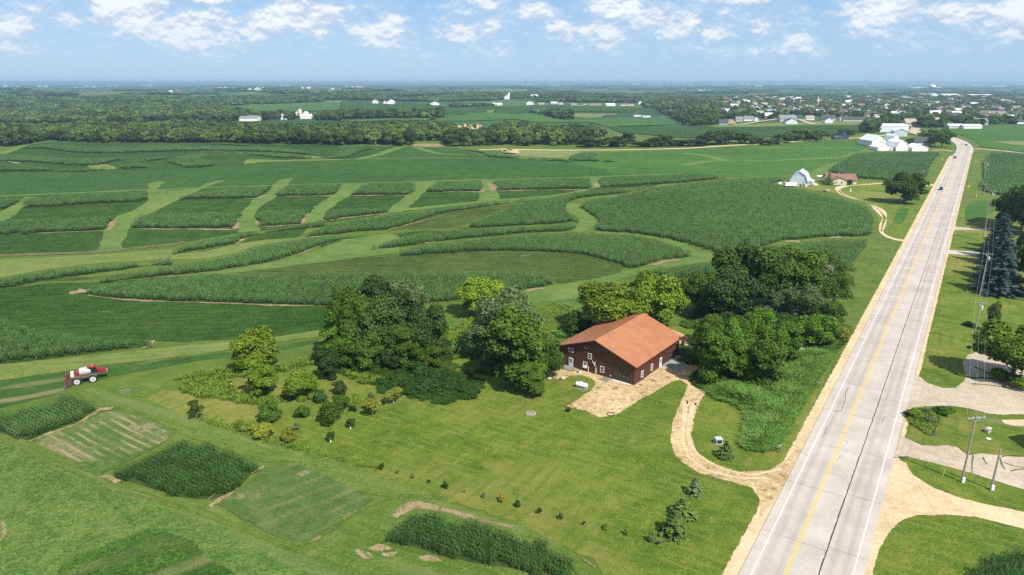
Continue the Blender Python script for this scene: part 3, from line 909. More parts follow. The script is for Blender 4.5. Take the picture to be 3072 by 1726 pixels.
# bare soil margins
for rg, pts, w in (('A', [(2100, 981), (2300, 979), (2500, 974)], 3.5), ('A', [(975, 1226), (1300, 1227), (1795, 1231)], 2.4), ('A', [(1960, 1211), (2270, 1192)], 2.2), ('A', [(1840, 997), (1940, 993), (1975, 972)], 3.5),
                   ('B', [(85, 975), (300, 972), (505, 972)], 3.0), ('B', [(760, 949), (900, 943), (1045, 947)], 3.0), ('B', [(1180, 941), (1400, 932), (1840, 929)], 4.0), ('B', [(-120, 1162), (0, 1146), (200, 1124), (355, 1108)], 2.6),
                   ('B', [(1158, 880), (1165, 910), (1172, 935)], 8), ('B', [(1944, 880), (1946, 905)], 8), ('A', [(790, 1238), (300, 1258), (0, 1274)], 1.5), ('A', [(2230, 1298), (2420, 1280)], 2),
                   ('A', [(2370, 1278), (2500, 1272)], 1.5), ('B', [(350, 1232), (500, 1193), (750, 1128)], 1.6), ('D', [(1080, 342), (1500, 304), (2100, 208), (2400, 100)], .9), ('D', [(620, 430), (625, 452)], 4.5),
                   ('D', [(660, 470), (900, 500), (1200, 517), (1700, 531), (2100, 546), (2572, 556)], 1.3), ('D', [(1080, 870), (1130, 850), (1150, 812)], 2.2), ('E', [(1100, 495), (1300, 452), (1520, 415)], 1.8),
                   ('E', [(2320, 240), (2440, 212), (2560, 197)], 5), ('F', [(770, 64), (830, 62), (885, 66)], 5), ('F', [(1095, 37), (1190, 31)], 4), ('A', [(0, 722), (60, 718), (145, 730)], 4),
                   ('A', [(1500, 640), (1700, 640), (1830, 650)], 3), ('B', [(2400, 858), (2450, 855)], 6), ('E', [(620, 78), (700, 60), (560, 84)], 2),
                   ('A', [(1775, 1340), (1840, 1300)], 2.5), ('D', [(740, 595), (850, 602)], .5), ('D', [(1100, 684), (1200, 686)], .5),
                   ('D', [(420, 710), (520, 715)], .4)):
    ribbon('soil_margin', WL(rg, *pts), w, .14, G['soil'], step=1.5, jitter=.5, seed=int(pts[0][0]) % 999 + 3)
for rg, pts in (('A', [(835, 1170), (875, 1150), (830, 1235), (795, 1238), (810, 1195)]), ('A', [(1780, 1150), (1800, 1140), (1800, 1220), (1755, 1225)]), ('A', [(1920, 1168), (1955, 1168), (1955, 1200)]), ('A', [(2310, 1110), (2330, 1105), (2290, 1185), (2268, 1188), (2270, 1160)]),
                ('A', [(2430, 1130), (2442, 1162), (2425, 1165)]), ('A', [(1095, 975), (1110, 965), (1100, 1000)]), ('B', [(650, 925), (690, 900), (680, 915)]), ('B', [(1048, 915), (1080, 925), (1060, 950), (1045, 945)]),
                ('D', [(595, 422), (632, 425), (630, 445), (600, 440)])):
    poly_sheet('soil_margin', 'soil', WL(rg, *pts), .13, kind='structure')

# near left plots
poly_sheet('headland', 'headland', WL('G', (-200, 330), (60, 395), (250, 440), (650, 640), (790, 710), (1350, 880), (1600, 920), (2050, 1160), (2300, 1200), 'H', (150, 1040), (480, 880), (1300, 1060), (1650, 1240), (1760, 1460), (1700, 1560), 'G', (1700, 1560), (1560, 1310), (1130, 1100), (900, 1180), (300, 1420), (-200, 1500)), .040, smooth_=False)
poly_sheet('headland', 'headland', WL('D', (560, 1190), (900, 1130), (1250, 1130), (1100, 1250), (1430, 1390), 'G', (1500, 270), (1900, 400), (2572, 600), 'H', (280, 690), (620, 850), (1200, 1010), (1700, 1230), (1900, 1460), (1800, 1460), (1600, 1210), (1000, 1030), (560, 900), (0, 800), 'G', (2200, 590), (1990, 600), (1440, 415), (1060, 235), (840, 180), (720, 170), (560, 60)), .041, smooth_=False)
poly_sheet('rough_meadow', 'rough', WL('G', (-200, 360), (60, 420), (300, 560), (700, 720), (1000, 860), (1400, 960), (1750, 1110), (2050, 1250), (2300, 1320), (2572, 1420), (2700, 1500), (2500, 1800), (-300, 1800)), .05, smooth_=False)
ribbon('field_track', WL('G', (-100, 360), (60, 440), (300, 560), (560, 680), (760, 770), (1100, 870), (1400, 960), (1700, 1060), (1960, 1170), (2200, 1240), (2400, 1190), (2572, 1050), 'H', (200, 930), (420, 850), (800, 880)), .9, .09, G['drygrass'], jitter=.4)
ribbon('field_track', WL('G', (200, 440), (560, 600), (860, 760), (1250, 880), (1560, 1010), (1900, 1130), (2100, 1230)), .45, .09, G['drygrass'], jitter=.9)
poly_sheet('plot_ground', 'rows', WL('G', (230, 440), (560, 310), (820, 215), (1060, 250), (1320, 375), (1240, 440), (1090, 510), (900, 590), (760, 650), (660, 640), (420, 540)), .07, smooth_=False)
poly_sheet('plot_ground', 'weeds', WL('G', (560, 600), (900, 590), (1100, 515), (1240, 455), (1000, 570), (790, 670), (740, 710), (600, 650)), .075)
poly_sheet('plot_ground', 'rows2', WL('G', (1620, 900), (1800, 800), (1990, 640), (2200, 600), (2572, 760), 'H', (250, 880), (0, 1040), (-200, 1150), 'G', (2300, 1210), (2100, 1170), (1800, 1010)), .07)
poly_sheet('bean_field', 'drill', WL('G', (460, 1390), (700, 1270), (900, 1180), (1130, 1100), (1300, 1140), (1450, 1200), (1560, 1310), (1750, 1420), (1900, 1560), (400, 1560)), .08)
for rg, pts, w in (('G', [(210, 445), (420, 365), (560, 318), (700, 240), (760, 205), (850, 195)], 1.2), ('G', [(740, 715), (800, 705), (905, 750)], 1.3), ('G', [(1580, 935), (1700, 860), (1800, 790)], .9), ('G', [(1900, 685), (1995, 630)], .6),
                   ('G', [(2320, 1215), (2420, 1160)], .8),
                   ('H', [(1820, 1330), (1880, 1370), (1920, 1400)], .7), ('G', [(-40, 1000), (20, 1060), (30, 1140), (0, 1200)], .7),
                   ('G', [(1560, 890), (1640, 820)], .3)):
    ribbon('soil_margin', WL(rg, *pts), w, .12, G['soil'], step=.7, jitter=.6, seed=int(pts[0][0]) % 77 + 5)
for pts in ([(370, 1010), (440, 940), (520, 890), (620, 905), (800, 950), (1000, 1005), (1150, 1040), (1300, 1080), (1290, 1096), (1150, 1068), (980, 1032), (800, 978), (640, 952), (560, 948), (480, 992), (420, 1022)], [(200, 1250), (280, 1215), (380, 1250), (300, 1272), (240, 1265)],
            [(300, 1292), (380, 1270), (430, 1272), (390, 1312), (330, 1310)], [(570, 1308), (640, 1300), (760, 1340), (680, 1352), (600, 1337)], [(90, 1252), (150, 1260), (240, 1318), (180, 1332), (120, 1290)]):
    poly_sheet('soil_margin', 'soil', WL('H', *pts), .10, kind='structure', step=1.0)
poly_sheet('meadow_path', 'drygrass', WL('G', (1100, 60), (1350, 55), (1550, 120), (1750, 190), (1400, 280), (1100, 190), (1060, 110)), .05)
poly_sheet('weedy_bank', 'weeds', WL('D', (1350, 1180), (1500, 1060), (1800, 1010), (2000, 1030), (2300, 950), (2420, 900), (2450, 960), (2380, 990), (2080, 1060), (1900, 1080), (1700, 1100), (1760, 1170), (1880, 1240), (2150, 1215), (2250, 1262), (2000, 1302), (1800, 1285), (1640, 1245), (1480, 1240), (1390, 1205)), .07)
poly_sheet('weedy_bank', 'weeds', WL('E', (700, 760), (900, 620), (1000, 600), (1250, 560), (1500, 480), (1800, 480), (1800, 620), (1650, 760), (1550, 800), (1100, 900), (850, 940), (760, 880)), .05)
poly_sheet('weedy_bank', 'drygrass', WL('E', (1480, 560), (1600, 530), (1760, 560), (1700, 700), (1600, 740), (1500, 700)), .07)

# corn strips (sheet, outline, row heading)
CORN = [
 ('A', [(180, 608), (340, 583), (500, 590), (700, 610), (900, 608), (1200, 600), (1500, 600), (1900, 600), (2150, 615), (2300, 640), (2420, 668), (2350, 668), (2200, 655), (1900, 640), (1700, 640), (1450, 636), (1200, 643), (900, 652), (650, 652), (480, 638), (330, 620)], 90),
 ('A', [(-60, 658), (120, 658), (300, 675), (500, 690), (720, 688), (960, 685), (1000, 700), (860, 715), (780, 735), (660, 748), (500, 740), (250, 722), (100, 716), (-60, 718)], 90),
 ('A', [(-60, 732), (130, 735), (300, 752), (440, 772), (640, 775), (780, 775), (620, 790), (350, 788), (150, 790), (-60, 785)], 90),
 ('A', [(880, 768), (950, 735), (1050, 705), (1190, 690), (1250, 690), (1100, 712), (1050, 725), (1100, 745), (1130, 764), (1000, 768)], 80),
 ('A', [(1275, 700), (1400, 668), (1520, 662), (1520, 690), (1600, 720), (1630, 745), (1550, 758), (1400, 762), (1350, 748)], 80),
 ('A', [(1830, 655), (1950, 645), (2150, 655), (2300, 672), (2390, 692), (2250, 693), (2050, 686), (1900, 668)], 90),
 ('A', [(1600, 574), (1720, 580), (1900, 588), (1750, 590), (1650, 584)], 90),
 ('B', [(-100, 688), (-40, 662), (-20, 640), (0, 596), (150, 592), (235, 600), (225, 620), (100, 660), (30, 692), (-40, 698)], 80),
 ('B', [(930, 628), (1050, 630), (1150, 645), (1300, 672), (1450, 685), (1640, 688), (1780, 710), (1720, 719), (1560, 709), (1380, 696), (1240, 690), (1120, 682), (1060, 655)], 85),
 ('B', [(1715, 692), (1780, 655), (1860, 642), (1910, 650), (1920, 680), (1990, 705), (2080, 716), (1900, 714), (1760, 714)], 85),
 ('A', [(-60, 985), (170, 985), (110, 1040), (40, 1070), (-60, 1075)], 95), 
 ('A', [(200, 988), (600, 955), (1100, 935), (1110, 960), (1095, 1000), (1060, 1018), (700, 1035), (300, 1060), (185, 1068), (200, 1030)], 95),
 ('A', [(1310, 1015), (1340, 985), (1420, 960), (1500, 940), (1700, 918), (2050, 900), (2020, 935), (1970, 970), (1940, 992), (1600, 995), (1400, 1005)], 95),
 ('A', [(2100, 977), (2105, 930), (2150, 900), (2300, 885), (2540, 882), (2575, 884), (2550, 925), (2500, 970), (2480, 974)], 95),
 ('B', [(90, 970), (110, 935), (190, 885), (550, 875), (550, 910), (510, 967), (300, 968)], 95),
 ('B', [(655, 945), (690, 900), (720, 870), (1040, 852), (1055, 870), (1050, 935), (1030, 942), (900, 942)], 95),
 ('B', [(1170, 935), (1175, 900), (1145, 875), (1160, 848), (1860, 835), (1870, 860), (1860, 918), (1600, 925), (1200, 936)], 95),
 ('B', [(1945, 912), (1955, 880), (1945, 850), (1970, 830), (2400, 812), (2572, 810), (2800, 822), (2890, 828), (2880, 845), (2700, 862), (2572, 876), (2200, 898)], 95),
 ('A', [(-60, 1165), (400, 1140), (870, 1125), (870, 1150), (800, 1190), (790, 1230), (500, 1245), (-60, 1272)], 95),
 ('A', [(975, 1220), (990, 1180), (1060, 1120), (1130, 1105), (1810, 1095), (1800, 1140), (1760, 1215), (1700, 1220)], 93),
 ('A', [(1958, 1208), (1965, 1165), (1920, 1150), (1930, 1105), (2000, 1080), (2330, 1075), (2320, 1110), (2270, 1160), (2265, 1188), (1970, 1208)], 93),
 ('B', [(-80, 1160), (-125, 1155), (-135, 1130), (-90, 1078), (0, 1066), (350, 1070), (352, 1104), (200, 1120), (0, 1142)], 93),
 ('A', [(1295, 1405), (1310, 1385), (1400, 1340), (1600, 1290), (1900, 1238), (2200, 1200), (2572, 1167), (2872, 1120), (3272, 1070), (3672, 1020), (3972, 992), (4192, 987), (4222, 967), (4472, 930), (4772, 915), (4900, 905), (4700, 955), (4600, 966), (4420, 985), (4320, 1005), (4272, 1030), (4267, 1080), (4352, 1150), (4357, 1166), (4172, 1186), (3872, 1200), (3622, 1215), (3482, 1217), (3502, 1195), (3672, 1120), (3872, 1052), (3990, 1020), (3822, 1035), (3572, 1070), (3322, 1110), (3072, 1190), (2922, 1230), (2672, 1245), (2520, 1268), (2420, 1278), (2230, 1298), (2270, 1265), (2420, 1210), (2480, 1195), (2300, 1210), (2100, 1235), (1950, 1265), (1830, 1300), (1780, 1335), (1600, 1365), (1450, 1390), (1330, 1412)], 70),
 ('B', [(220, 1370), (250, 1345), (400, 1300), (700, 1232), (1000, 1217), (1400, 1205), (1780, 1175), (1790, 1187), (1760, 1220), (1700, 1240), (1400, 1255), (1000, 1290), (700, 1320), (600, 1340), (400, 1365), (250, 1378)], 75),
 ('D', [(740, 365), (760, 345), (1000, 290), (1300, 240), (1700, 170), (2000, 85), (2250, 50), (2572, 12), (2588, 18), (2572, 45), (2400, 95), (2100, 200), (1800, 260), (1500, 300), (1080, 338), (850, 360)], 62),
 ('D', [(-60, 345), (0, 335), (400, 270), (800, 225), (1100, 205), (1290, 205), (1300, 215), (1000, 265), (600, 320), (250, 370), (80, 415), (-60, 425)], 62),
 ('E', [(430, 160), (440, 130), (600, 90), (900, 60), (1200, 22), (1500, 0), (1850, -4), (2200, 14), (2350, 45), (2480, 80), (2572, 115), (2640, 155), (2572, 190), (2450, 205), (2330, 235), (2180, 268), (2100, 235), (1950, 190), (1850, 165), (1600, 143), (1200, 135), (900, 145), (600, 165), (450, 175)], 80),
 ('B', [(1808, 1045), (1850, 1010), (1950, 987), (2130, 962), (2330, 907), (2572, 882), (2872, 852), (3212, 838), (3350, 836), (3260, 880), (3272, 895), (3472, 930), (3672, 980), (3872, 1020), (3972, 1070), (4007, 1120), (3992, 1200), (3972, 1278), (3722, 1280), (3422, 1305), (3322, 1310), (3172, 1360), (2922, 1405), (2830, 1398), (2572, 1320), (2400, 1285), (2250, 1262), (2050, 1245), (1842, 1238), (1900, 1210), (1945, 1172), (1940, 1158), (1850, 1088)], 64),
 ('F', [(650, 100), (900, 66), (1150, 42), (1395, 35), (1385, 90), (1240, 270), (1150, 330), (700, 330), (400, 330), (300, 200)], 34),
 ('E', [(2300, 272), (2400, 262), (2572, 243), (2800, 205), (2822, 300), (2500, 345), (2420, 330)], 60),
 ('D', [(622, 440), (640, 410), (700, 390), (1000, 352), (1500, 318), (1800, 302), (2572, 297), (2872, 287), (4072, 290), (4172, 360), (4072, 410), (3872, 445), (3672, 488), (3272, 520), (2572, 548), (2200, 543), (1700, 524), (1200, 508), (900, 493), (720, 473), (640, 455)], 88),
 ('D', [(-100, 600), (0, 635), (150, 682), (300, 725), (500, 750), (850, 785), (1050, 800), (1140, 810), (1110, 850), (1000, 868), (700, 903), (400, 938), (100, 963), (-100, 985)], 95),
 ('G', [(-150, 250), (0, 215), (400, 130), (500, 60), (560, 65), (680, 120), (735, 180), (720, 200), (650, 245), (560, 305), (500, 310), (400, 360), (200, 435), (60, 390), (-150, 330)], 122),
 ('G', [(790, 670), (830, 650), (1100, 530), (1250, 460), (1380, 420), (1440, 425), (1560, 450), (1750, 520), (1870, 550), (1985, 610), (1900, 680), (1800, 790), (1600, 880), (1350, 860), (1200, 810), (1000, 750), (850, 710)], 122),
 ('H', [(265, 1170), (400, 1080), (480, 1000), (560, 960), (700, 970), (1000, 1043), (1300, 1113), (1500, 1183), (1600, 1230), (1700, 1310), (1740, 1400), (1720, 1470), (1450, 1447), (1300, 1400), (1000, 1360), (700, 1290), (500, 1230), (350, 1200)], 122),
 ('I', [(2130, 1447), (2200, 1380), (2350, 1295), (2572, 1240), (2900, 1250), (2900, 1700), (2060, 1560)], 30),
 ('C', [(1120, 788), (1220, 702), (1320, 650), (1500, 645), (1910, 642), (1905, 680), (1850, 760), (1825, 838), (1700, 855), (1560, 858), (1320, 838)], 24),
 ('C', [(2300, 655), (2400, 643), (2572, 652), (2800, 665), (2800, 1000), (2500, 980), (2330, 960), (2262, 930), (2270, 800)], 33),
]
def canopy_outline(rg, pts, h=1.85):
    """the far rim was surveyed at canopy height, the near rim at the ground"""
    n = len(pts)
    area = sum(pts[i][0] * pts[(i + 1) % n][1] - pts[(i + 1) % n][0] * pts[i][1] for i in range(n))
    sg = 1 if area > 0 else -1
    out = []
    for i in range(n):
        (x0, y0), (x1, y1) = pts[i - 1], pts[(i + 1) % n]
        tx, ty = x1 - x0, (y1 - y0) * 2.0
        L = math.hypot(tx, ty) or 1
        nyu = sg * tx / L                       # > 0: outward side faces away from the camera
        k = min(1, max(0, 0.5 + nyu * 1.2))
        out.append(W(rg, pts[i][0], pts[i][1], h * k))
    return out
for i, (rg, pts, hd) in enumerate(CORN):
    corn(canopy_outline(rg, pts, 1.45 if rg in 'GH' else 1.8), hd, smooth_=rg not in ('F',) and i not in (10, 17), hgt=.7 if i == 38 else (.68 if rg in 'GH' else .80))

# mown lawns
sheet('lawn', WL('G', (850, 175), (1000, 120), 'D', (1120, 1180), (1400, 1190), (1700, 1080), (2080, 1050), (2450, 880), 'E', (100, 980), (900, 950), (1650, 880), (2400, 700), (2572, 700), 'F', (300, 700), (1000, 850), (1150, 960), 'I', (1000, 160), (860, 560), (640, 1000), (400, 1500),
    'H', (2000, 1500), (1900, 1330), (1700, 1250), (1400, 1080), (1000, 950), (600, 870), (250, 800), (0, 640), 'G', (1700, 420), (1320, 330)), .035, G['grass'], 4.0, rough=.9)
def _side(w0, w1, s0, s1):
    q = lambda s, w: tuple(R0_ + RD_ * s + np.array([RD_[1], -RD_[0]]) * w)
    return [q(s0, w0), q(s0, w1), q(s1, w1), q(s1, w0)]
RD_ = np.array([math.sin(R(33.8)), math.cos(R(33.8))]); R0_ = np.array([34.8, 72.6])
sheet('lawn', _side(8.0, 75, -50, 330), .03, G['grass'], 6.0)
sheet('verge', _side(8.0, 34, 330, 640), .035, G['drygrass'], 6.0)
sheet('verge', _side(-32, -4.5, 95, 640), .034, G['drygrass'], 6.0)
sheet('lawn', WL('C', (690, 890), (800, 850), (1000, 820), (1300, 850), (1600, 875), (1900, 880), (1850, 960), (1750, 1150), (1660, 1290), (1540, 1280), (1500, 1200), (1440, 1060), (1200, 960)), .05, G['grass'], 5.0, rough=.7)

# ------------------------------------------------------------------ highway
HD = R(33.8)
RDIR = np.array([math.sin(HD), math.cos(HD)])
R0 = np.array([34.8, 72.6])
_cl = [tuple(R0 + RDIR * s) for s in range(-200, 620, 20)] + [(404, 622), (427, 657), (455, 704), (480, 755), (500, 808), (512, 860), (519, 915), (521, 975)]
_cl = np.array(catmull(_cl, False, 5))
_cs = np.concatenate([[0], np.cumsum(np.hypot(*(np.diff(_cl, axis=0).T)))]) - 200.0

def road_pt(s, w):
    x = np.interp(s, _cs, _cl[:, 0]); y = np.interp(s, _cs, _cl[:, 1])
    x2 = np.interp(s + 1, _cs, _cl[:, 0]); y2 = np.interp(s + 1, _cs, _cl[:, 1])
    x1 = np.interp(s - 1, _cs, _cl[:, 0]); y1 = np.interp(s - 1, _cs, _cl[:, 1])
    dx, dy = x2 - x1, y2 - y1
    l = np.hypot(dx, dy)
    return x + dy / l * w, y - dx / l * w

def road_strip(name, w0, w1, s0, s1, off, mat, ds=6.0, kind='structure', parent=None, jit=(0, 0), seed=2):
    n = max(2, int(abs(s1 - s0) / ds) + 1)
    S_ = np.linspace(s0, s1, n)
    rs = np.random.RandomState(seed)
    V = []
    for s in S_:
        for w, j in ((w0, jit[0]), (w1, jit[1])):
            x, y = road_pt(s, w + rs.uniform(-1, 1) * j)
            V.append((x, y, float(T(x, y)) + off))
    F = [(2 * i, 2 * i + 1, 2 * i + 3, 2 * i + 2) for i in range(n - 1)]
    me = fastmesh(name, V, F, mat)
    return tag(link(bpy.data.objects.new(name, me), parent), kind=kind)

def road_mat(name, cols, across=True):
    m, nt, b = base_mat(name)
    geo = N(nt, 'ShaderNodeNewGeometry')
    pos = geo.outputs['Position']
    n1 = N(nt, 'ShaderNodeTexNoise', {'Vector': pos, 'Scale': 0.12, 'Detail': 5.0, 'Roughness': .7})
    n2 = N(nt, 'ShaderNodeTexNoise', {'Vector': pos, 'Scale': 5.0, 'Detail': 4.0, 'Roughness': .7})
    f = M_(nt, 'ADD', M_(nt, 'MULTIPLY', n1.outputs[0], .6), M_(nt, 'MULTIPLY', n2.outputs[0], .4))
    col = mixc(nt, maprange(nt, f, .36, .64), cols[0], cols[1])
    if across:
        # worn wheel paths and oil along each lane (straight part of the road)
        rel = N(nt, 'ShaderNodeVectorMath', {0: pos, 1: (-R0[0], -R0[1], 0)}, operation='ADD')
        w = N(nt, 'ShaderNodeVectorMath', {0: rel.outputs[0], 1: (RDIR[1], -RDIR[0], 0)}, operation='DOT_PRODUCT').outputs['Value']
        s = N(nt, 'ShaderNodeVectorMath', {0: rel.outputs[0], 1: (RDIR[0], RDIR[1], 0)}, operation='DOT_PRODUCT').outputs['Value']
        sv = N(nt, 'ShaderNodeCombineXYZ', {0: M_(nt, 'MULTIPLY', w, 1.2), 1: M_(nt, 'MULTIPLY', s, .03), 2: 0.0})
        ns = N(nt, 'ShaderNodeTexNoise', {'Vector': sv.outputs[0], 'Scale': 1.0, 'Detail': 4.0})
        tot = None
        for c, wd, st in ((-2.75, .55, .8), (-1.0, .6, .7), (4.5, .6, .8), (6.1, .55, .9), (1.0, .5, .12), (2.6, .5, .12)):
            d = M_(nt, 'MULTIPLY', M_(nt, 'SUBTRACT', w, c), 1 / wd)
            g = M_(nt, 'MULTIPLY', M_(nt, 'EXPONENT', M_(nt, 'MULTIPLY', M_(nt, 'MULTIPLY', d, d), -1.0)), st)
            tot = g if tot is None else M_(nt, 'ADD', tot, g)
        tot = M_(nt, 'MULTIPLY', tot, maprange(nt, ns.outputs[0], .3, .7, .35, 1.0), clamp=True)
        col = mixc(nt, M_(nt, 'MULTIPLY', tot, .62), col, tuple(c * .62 for c in cols[0]))
    nt.links.new(col, b.inputs['Base Color'])
    b.inputs['Roughness'].default_value = .85
    b.inputs['Specular IOR Level'].default_value = .25
    bp = N(nt, 'ShaderNodeBump', {'Strength': .08, 'Distance': .05, 'Height': n2.outputs[0]})
    nt.links.new(bp.outputs[0], b.inputs['Normal'])
    return m
M_CONC = road_mat('road_concrete', [(.37, .325, .285), (.50, .45, .40)])
M_JOINT = plain('joint_sealer', (.035, .032, .03), .8)
M_WHITE = plain('road_paint_white', (.66, .64, .61), .7, var=.12, scale=3)
M_YELLOW = plain('road_paint_yellow', (.64, .42, .085), .7, var=.12, scale=3)
M_LOT = G['lot']

road_strip('road', -5.05, 8.35, -120, 1000, .10, M_JOINT)
# concrete slabs with open joints, cast in 15 m bays
slab = None
_sr = random.Random(4)
for k in range(26):
    s0 = -22 + 14.9 * k
    for (w0, w1, sh) in ((-5.0, 3.47, 0.0), (3.53, 8.3, 1.0)):
        a = s0 + sh; b_ = a + 14.9 - .07
        m = MB()
        nseg = 1
        c = [road_pt(a, w0), road_pt(a, w1), road_pt(b_, w1), road_pt(b_, w0)]
        zt = .128 + _sr.uniform(-.003, .003)
        m.add([(x, y, .06) for x, y in c] + [(x, y, zt) for x, y in c], [(4, 5, 6, 7), (0, 1, 5, 4), (1, 2, 6, 5), (2, 3, 7, 6), (3, 0, 4, 7)])
        o = m.build('road_slab', M_CONC)
        tag(o, kind='structure')
        o.parent = bpy.data.objects['road']
END = -22 + 14.9 * 26
road_strip('road_pavement', -5.0, 3.47, END, 1000, .128, M_CONC, parent=bpy.data.objects['road'])
road_strip('road_pavement', 3.55, 8.3, END, 1000, .127, M_CONC, parent=bpy.data.objects['road'])
rd = bpy.data.objects['road']
for w0, w1, mt in ((-3.74, -3.61, M_WHITE), (7.02, 7.15, M_WHITE), (-.21, -.06, M_YELLOW), (.06, .21, M_YELLOW)):
    road_strip('lane_line', w0, w1, -60, 47 if w0 > 6 else 950, .1355, mt, parent=rd, kind='structure')
    if w0 > 6:
        road_strip('lane_line', w0, w1, 47, 950, .1355, mt, parent=rd)
# cracks
def crack(pts, w=.05):
    P = []
    rr = random.Random(len(pts) + int(pts[0][0]))
    for (s, a), (s2, a2) in zip(pts[:-1], pts[1:]):
        n = max(2, int(math.hypot(s2 - s, a2 - a) / .8))
        for i in range(n):
            t = i / n
            P.append(road_pt(s + (s2 - s) * t + rr.uniform(-.05, .05), a + (a2 - a) * t + rr.uniform(-.06, .06)))
    ribbon('road_crack', P, w, .138, M_JOINT, smooth_=False, parent=rd)
crack([(52, -3.0), (53, -1.9), (59, -2.1), (62, -2.6), (66, -2.4)], .07)
crack([(40, -2.9), (46, -3.0)], .05)
crack([(52, 5.1), (56, 5.3)], .06)
crack([(33, .5), (36, .9)], .04)
crack([(44, -.8), (44.1, 1.2)], .04)
crack([(41, -.6), (41, 1.0), (40, 1.2)], .04)
crack([(38, -.5), (38.1, 1.1)], .04)
for s in (118, 134, 163, 176, 186, 207, 214, 222):
    crack([(s, -5.0), (s + .3, 3.4)], .035)
    crack([(s + 1.3, 3.6), (s + 1.5, 8.2)], .035)
crack([(-20, 3.5), (20, 3.44), (60, 3.55), (110, 3.46), (170, 3.54), (300, 3.5)], .10)
# gravel shoulders
road_strip('road_shoulder', -6.75, -5.03, -60, 620, .085, G['gravel'], ds=.5, jit=(.13, 0), seed=3)
road_strip('road_shoulder', 8.33, 9.1, -60, 620, .085, G['gravel'], ds=.8, jit=(0, .14), seed=4)

Z4 = lambda *L: [pick(1600 + u / 3.808, 880 + v / 3.808) for u, v in L]
yard = Z4((200, 850), (145, 930), (175, 970), (330, 985), (420, 950), (560, 940), (690, 1000), (710, 1050), (640, 1130), (520, 1210), (430, 1270), (370, 1285), (430, 1312), (520, 1335), (600, 1345), (660, 1390),
          (760, 1420), (900, 1405), (1000, 1360), (1090, 1310), (1200, 1230), (1350, 1150), (1500, 1060), (1600, 1010), (1680, 995), (1760, 1045), (1755, 1100), (1700, 1220), (1640, 1340), (1600, 1447)) + \
    WL('H', (2478, 440), (2510, 540), (2572, 600), 'I', (130, 682), (300, 730), (520, 792), (575, 880), (592, 960), (560, 1040), (700, 880), (850, 640), (905, 500), (850, 510), (760, 600), (640, 660), (420, 670), (230, 612), (110, 525), (65, 400), (80, 280), (130, 120),
       'F', (90, 1400), (140, 1250), (190, 1180), (170, 1050), (150, 900), (110, 830), (0, 760)) + WL('E', (2500, 730), (2400, 740), (2200, 790), (1800, 820), (1620, 960))
sheet('driveway', yard, .06, G['yard'], 3.0, rough=.22)
ribbon('driveway_ruts', WL('F', (40, 1290), 'I', (20, 130), (10, 300), (0, 430), (40, 560), (180, 660), (420, 720), (640, 720)), .9, .075, G['gravel'], jitter=.3)
ribbon('driveway_ruts', WL('F', (100, 1300), 'I', (80, 150), (45, 330), (50, 460), (130, 560), (300, 650), (520, 700), (740, 650)), .9, .075, G['gravel'], jitter=.3)
sheet('gravel_lane', catmull(WL('I', (1595, 560), (1680, 605), (1740, 700), (1900, 800), (2100, 870), (2350, 930), (2572, 975), (2900, 1035), (2900, 1180), (2572, 1105), (2200, 1012), (1950, 995), (1760, 1002), (1620, 1060), (1520, 1180), (1470, 1300), (1420, 1447), (1385, 1600), (1330, 1560), (1440, 1100), (1530, 800)), True, 2.0), .072, G['gravel'], 3.0, rough=.18)
sheet('concrete_lot', WL('I', (1625, 380), (1700, 425), (1800, 472), (1900, 477), (1990, 472), (2060, 480), (2150, 548), (2240, 532), (2400, 548), (2500, 560), (2800, 560), (2900, 900), (2572, 805), (2300, 722), (2180, 682), (1960, 622), (1700, 560), (1585, 552)), .066, M_LOT, 3.0, rough=.12)
sheet('gravel_lot', WL('F', (1745, 1055), (1850, 1132), (1960, 1170), (2060, 1170), (2130, 1110), (2130, 1080), (2110, 980), (2150, 920), (2240, 885), (2400, 870), (2900, 880), 'I', (2900, 240), (2572, 237), (2400, 242), (2300, 232), (2150, 190), (2000, 172), (1850, 178), (1740, 186), (1672, 196)), .068, M_LOT, 4.0, rough=.22)
sheet('gravel_lot', WL('I', (2400, 280), (2572, 278), (2800, 290), (2800, 340), (2480, 322), (2420, 305)), .07, G['gravel'], 4.0)
for pts in ([(2262, 560), (2270, 590), (2290, 615)], [(2385, 560), (2400, 610), (2430, 655)], [(2420, 600), (2480, 625), (2572, 640), (2700, 650)], [(2185, 545), (2180, 610), (2178, 680)], [(2080, 485), (2150, 540), (2240, 530)], [(2470, 668), (2530, 655), (2640, 650)], [(2400, 560), (2480, 548), (2600, 556)]):
    ribbon('lot_crack', WL('I', *pts), .22, .082, G['weeds'], step=.6, jitter=.7, kind='stuff')
for pts, w in (([(2140, 1085), (2200, 1100), (2300, 1095), (2450, 1110)], 1.0), ([(2180, 1140), (2320, 1150), (2500, 1170)], .5), ([(2200, 1010), (2300, 1060), (2450, 1080)], .6)):
    ribbon('lot_crack', WL('F', *pts), w, .083, G['drygrass'], step=.8, jitter=.8, kind='stuff')
ribbon('dirt_rut', WL('F', (1900, 1180), (2100, 1230), (2250, 1270), (2350, 1300)), 1.2, .085, G['soil'], jitter=.5)
sheet('side_driveway', WL('F', (1985, 126), (2350, 152), (2500, 165), (2500, 190), (2320, 175), (1975, 156)), .08, plain('driveway_concrete', (.44, .41, .37), .85), 3.0)
sheet('side_driveway', WL('C', (2036, 1195), (2080, 1212), (2330, 1220), (2700, 1235), (2700, 1248), (2320, 1236), (2080, 1232), (2032, 1240)), .08, M_LOT, 4.0)
ribbon('side_road', WL('C', (2195, 622), (2260, 622), (2400, 634), (2572, 655), (2900, 700)), 7.0, .11, M_LOT)
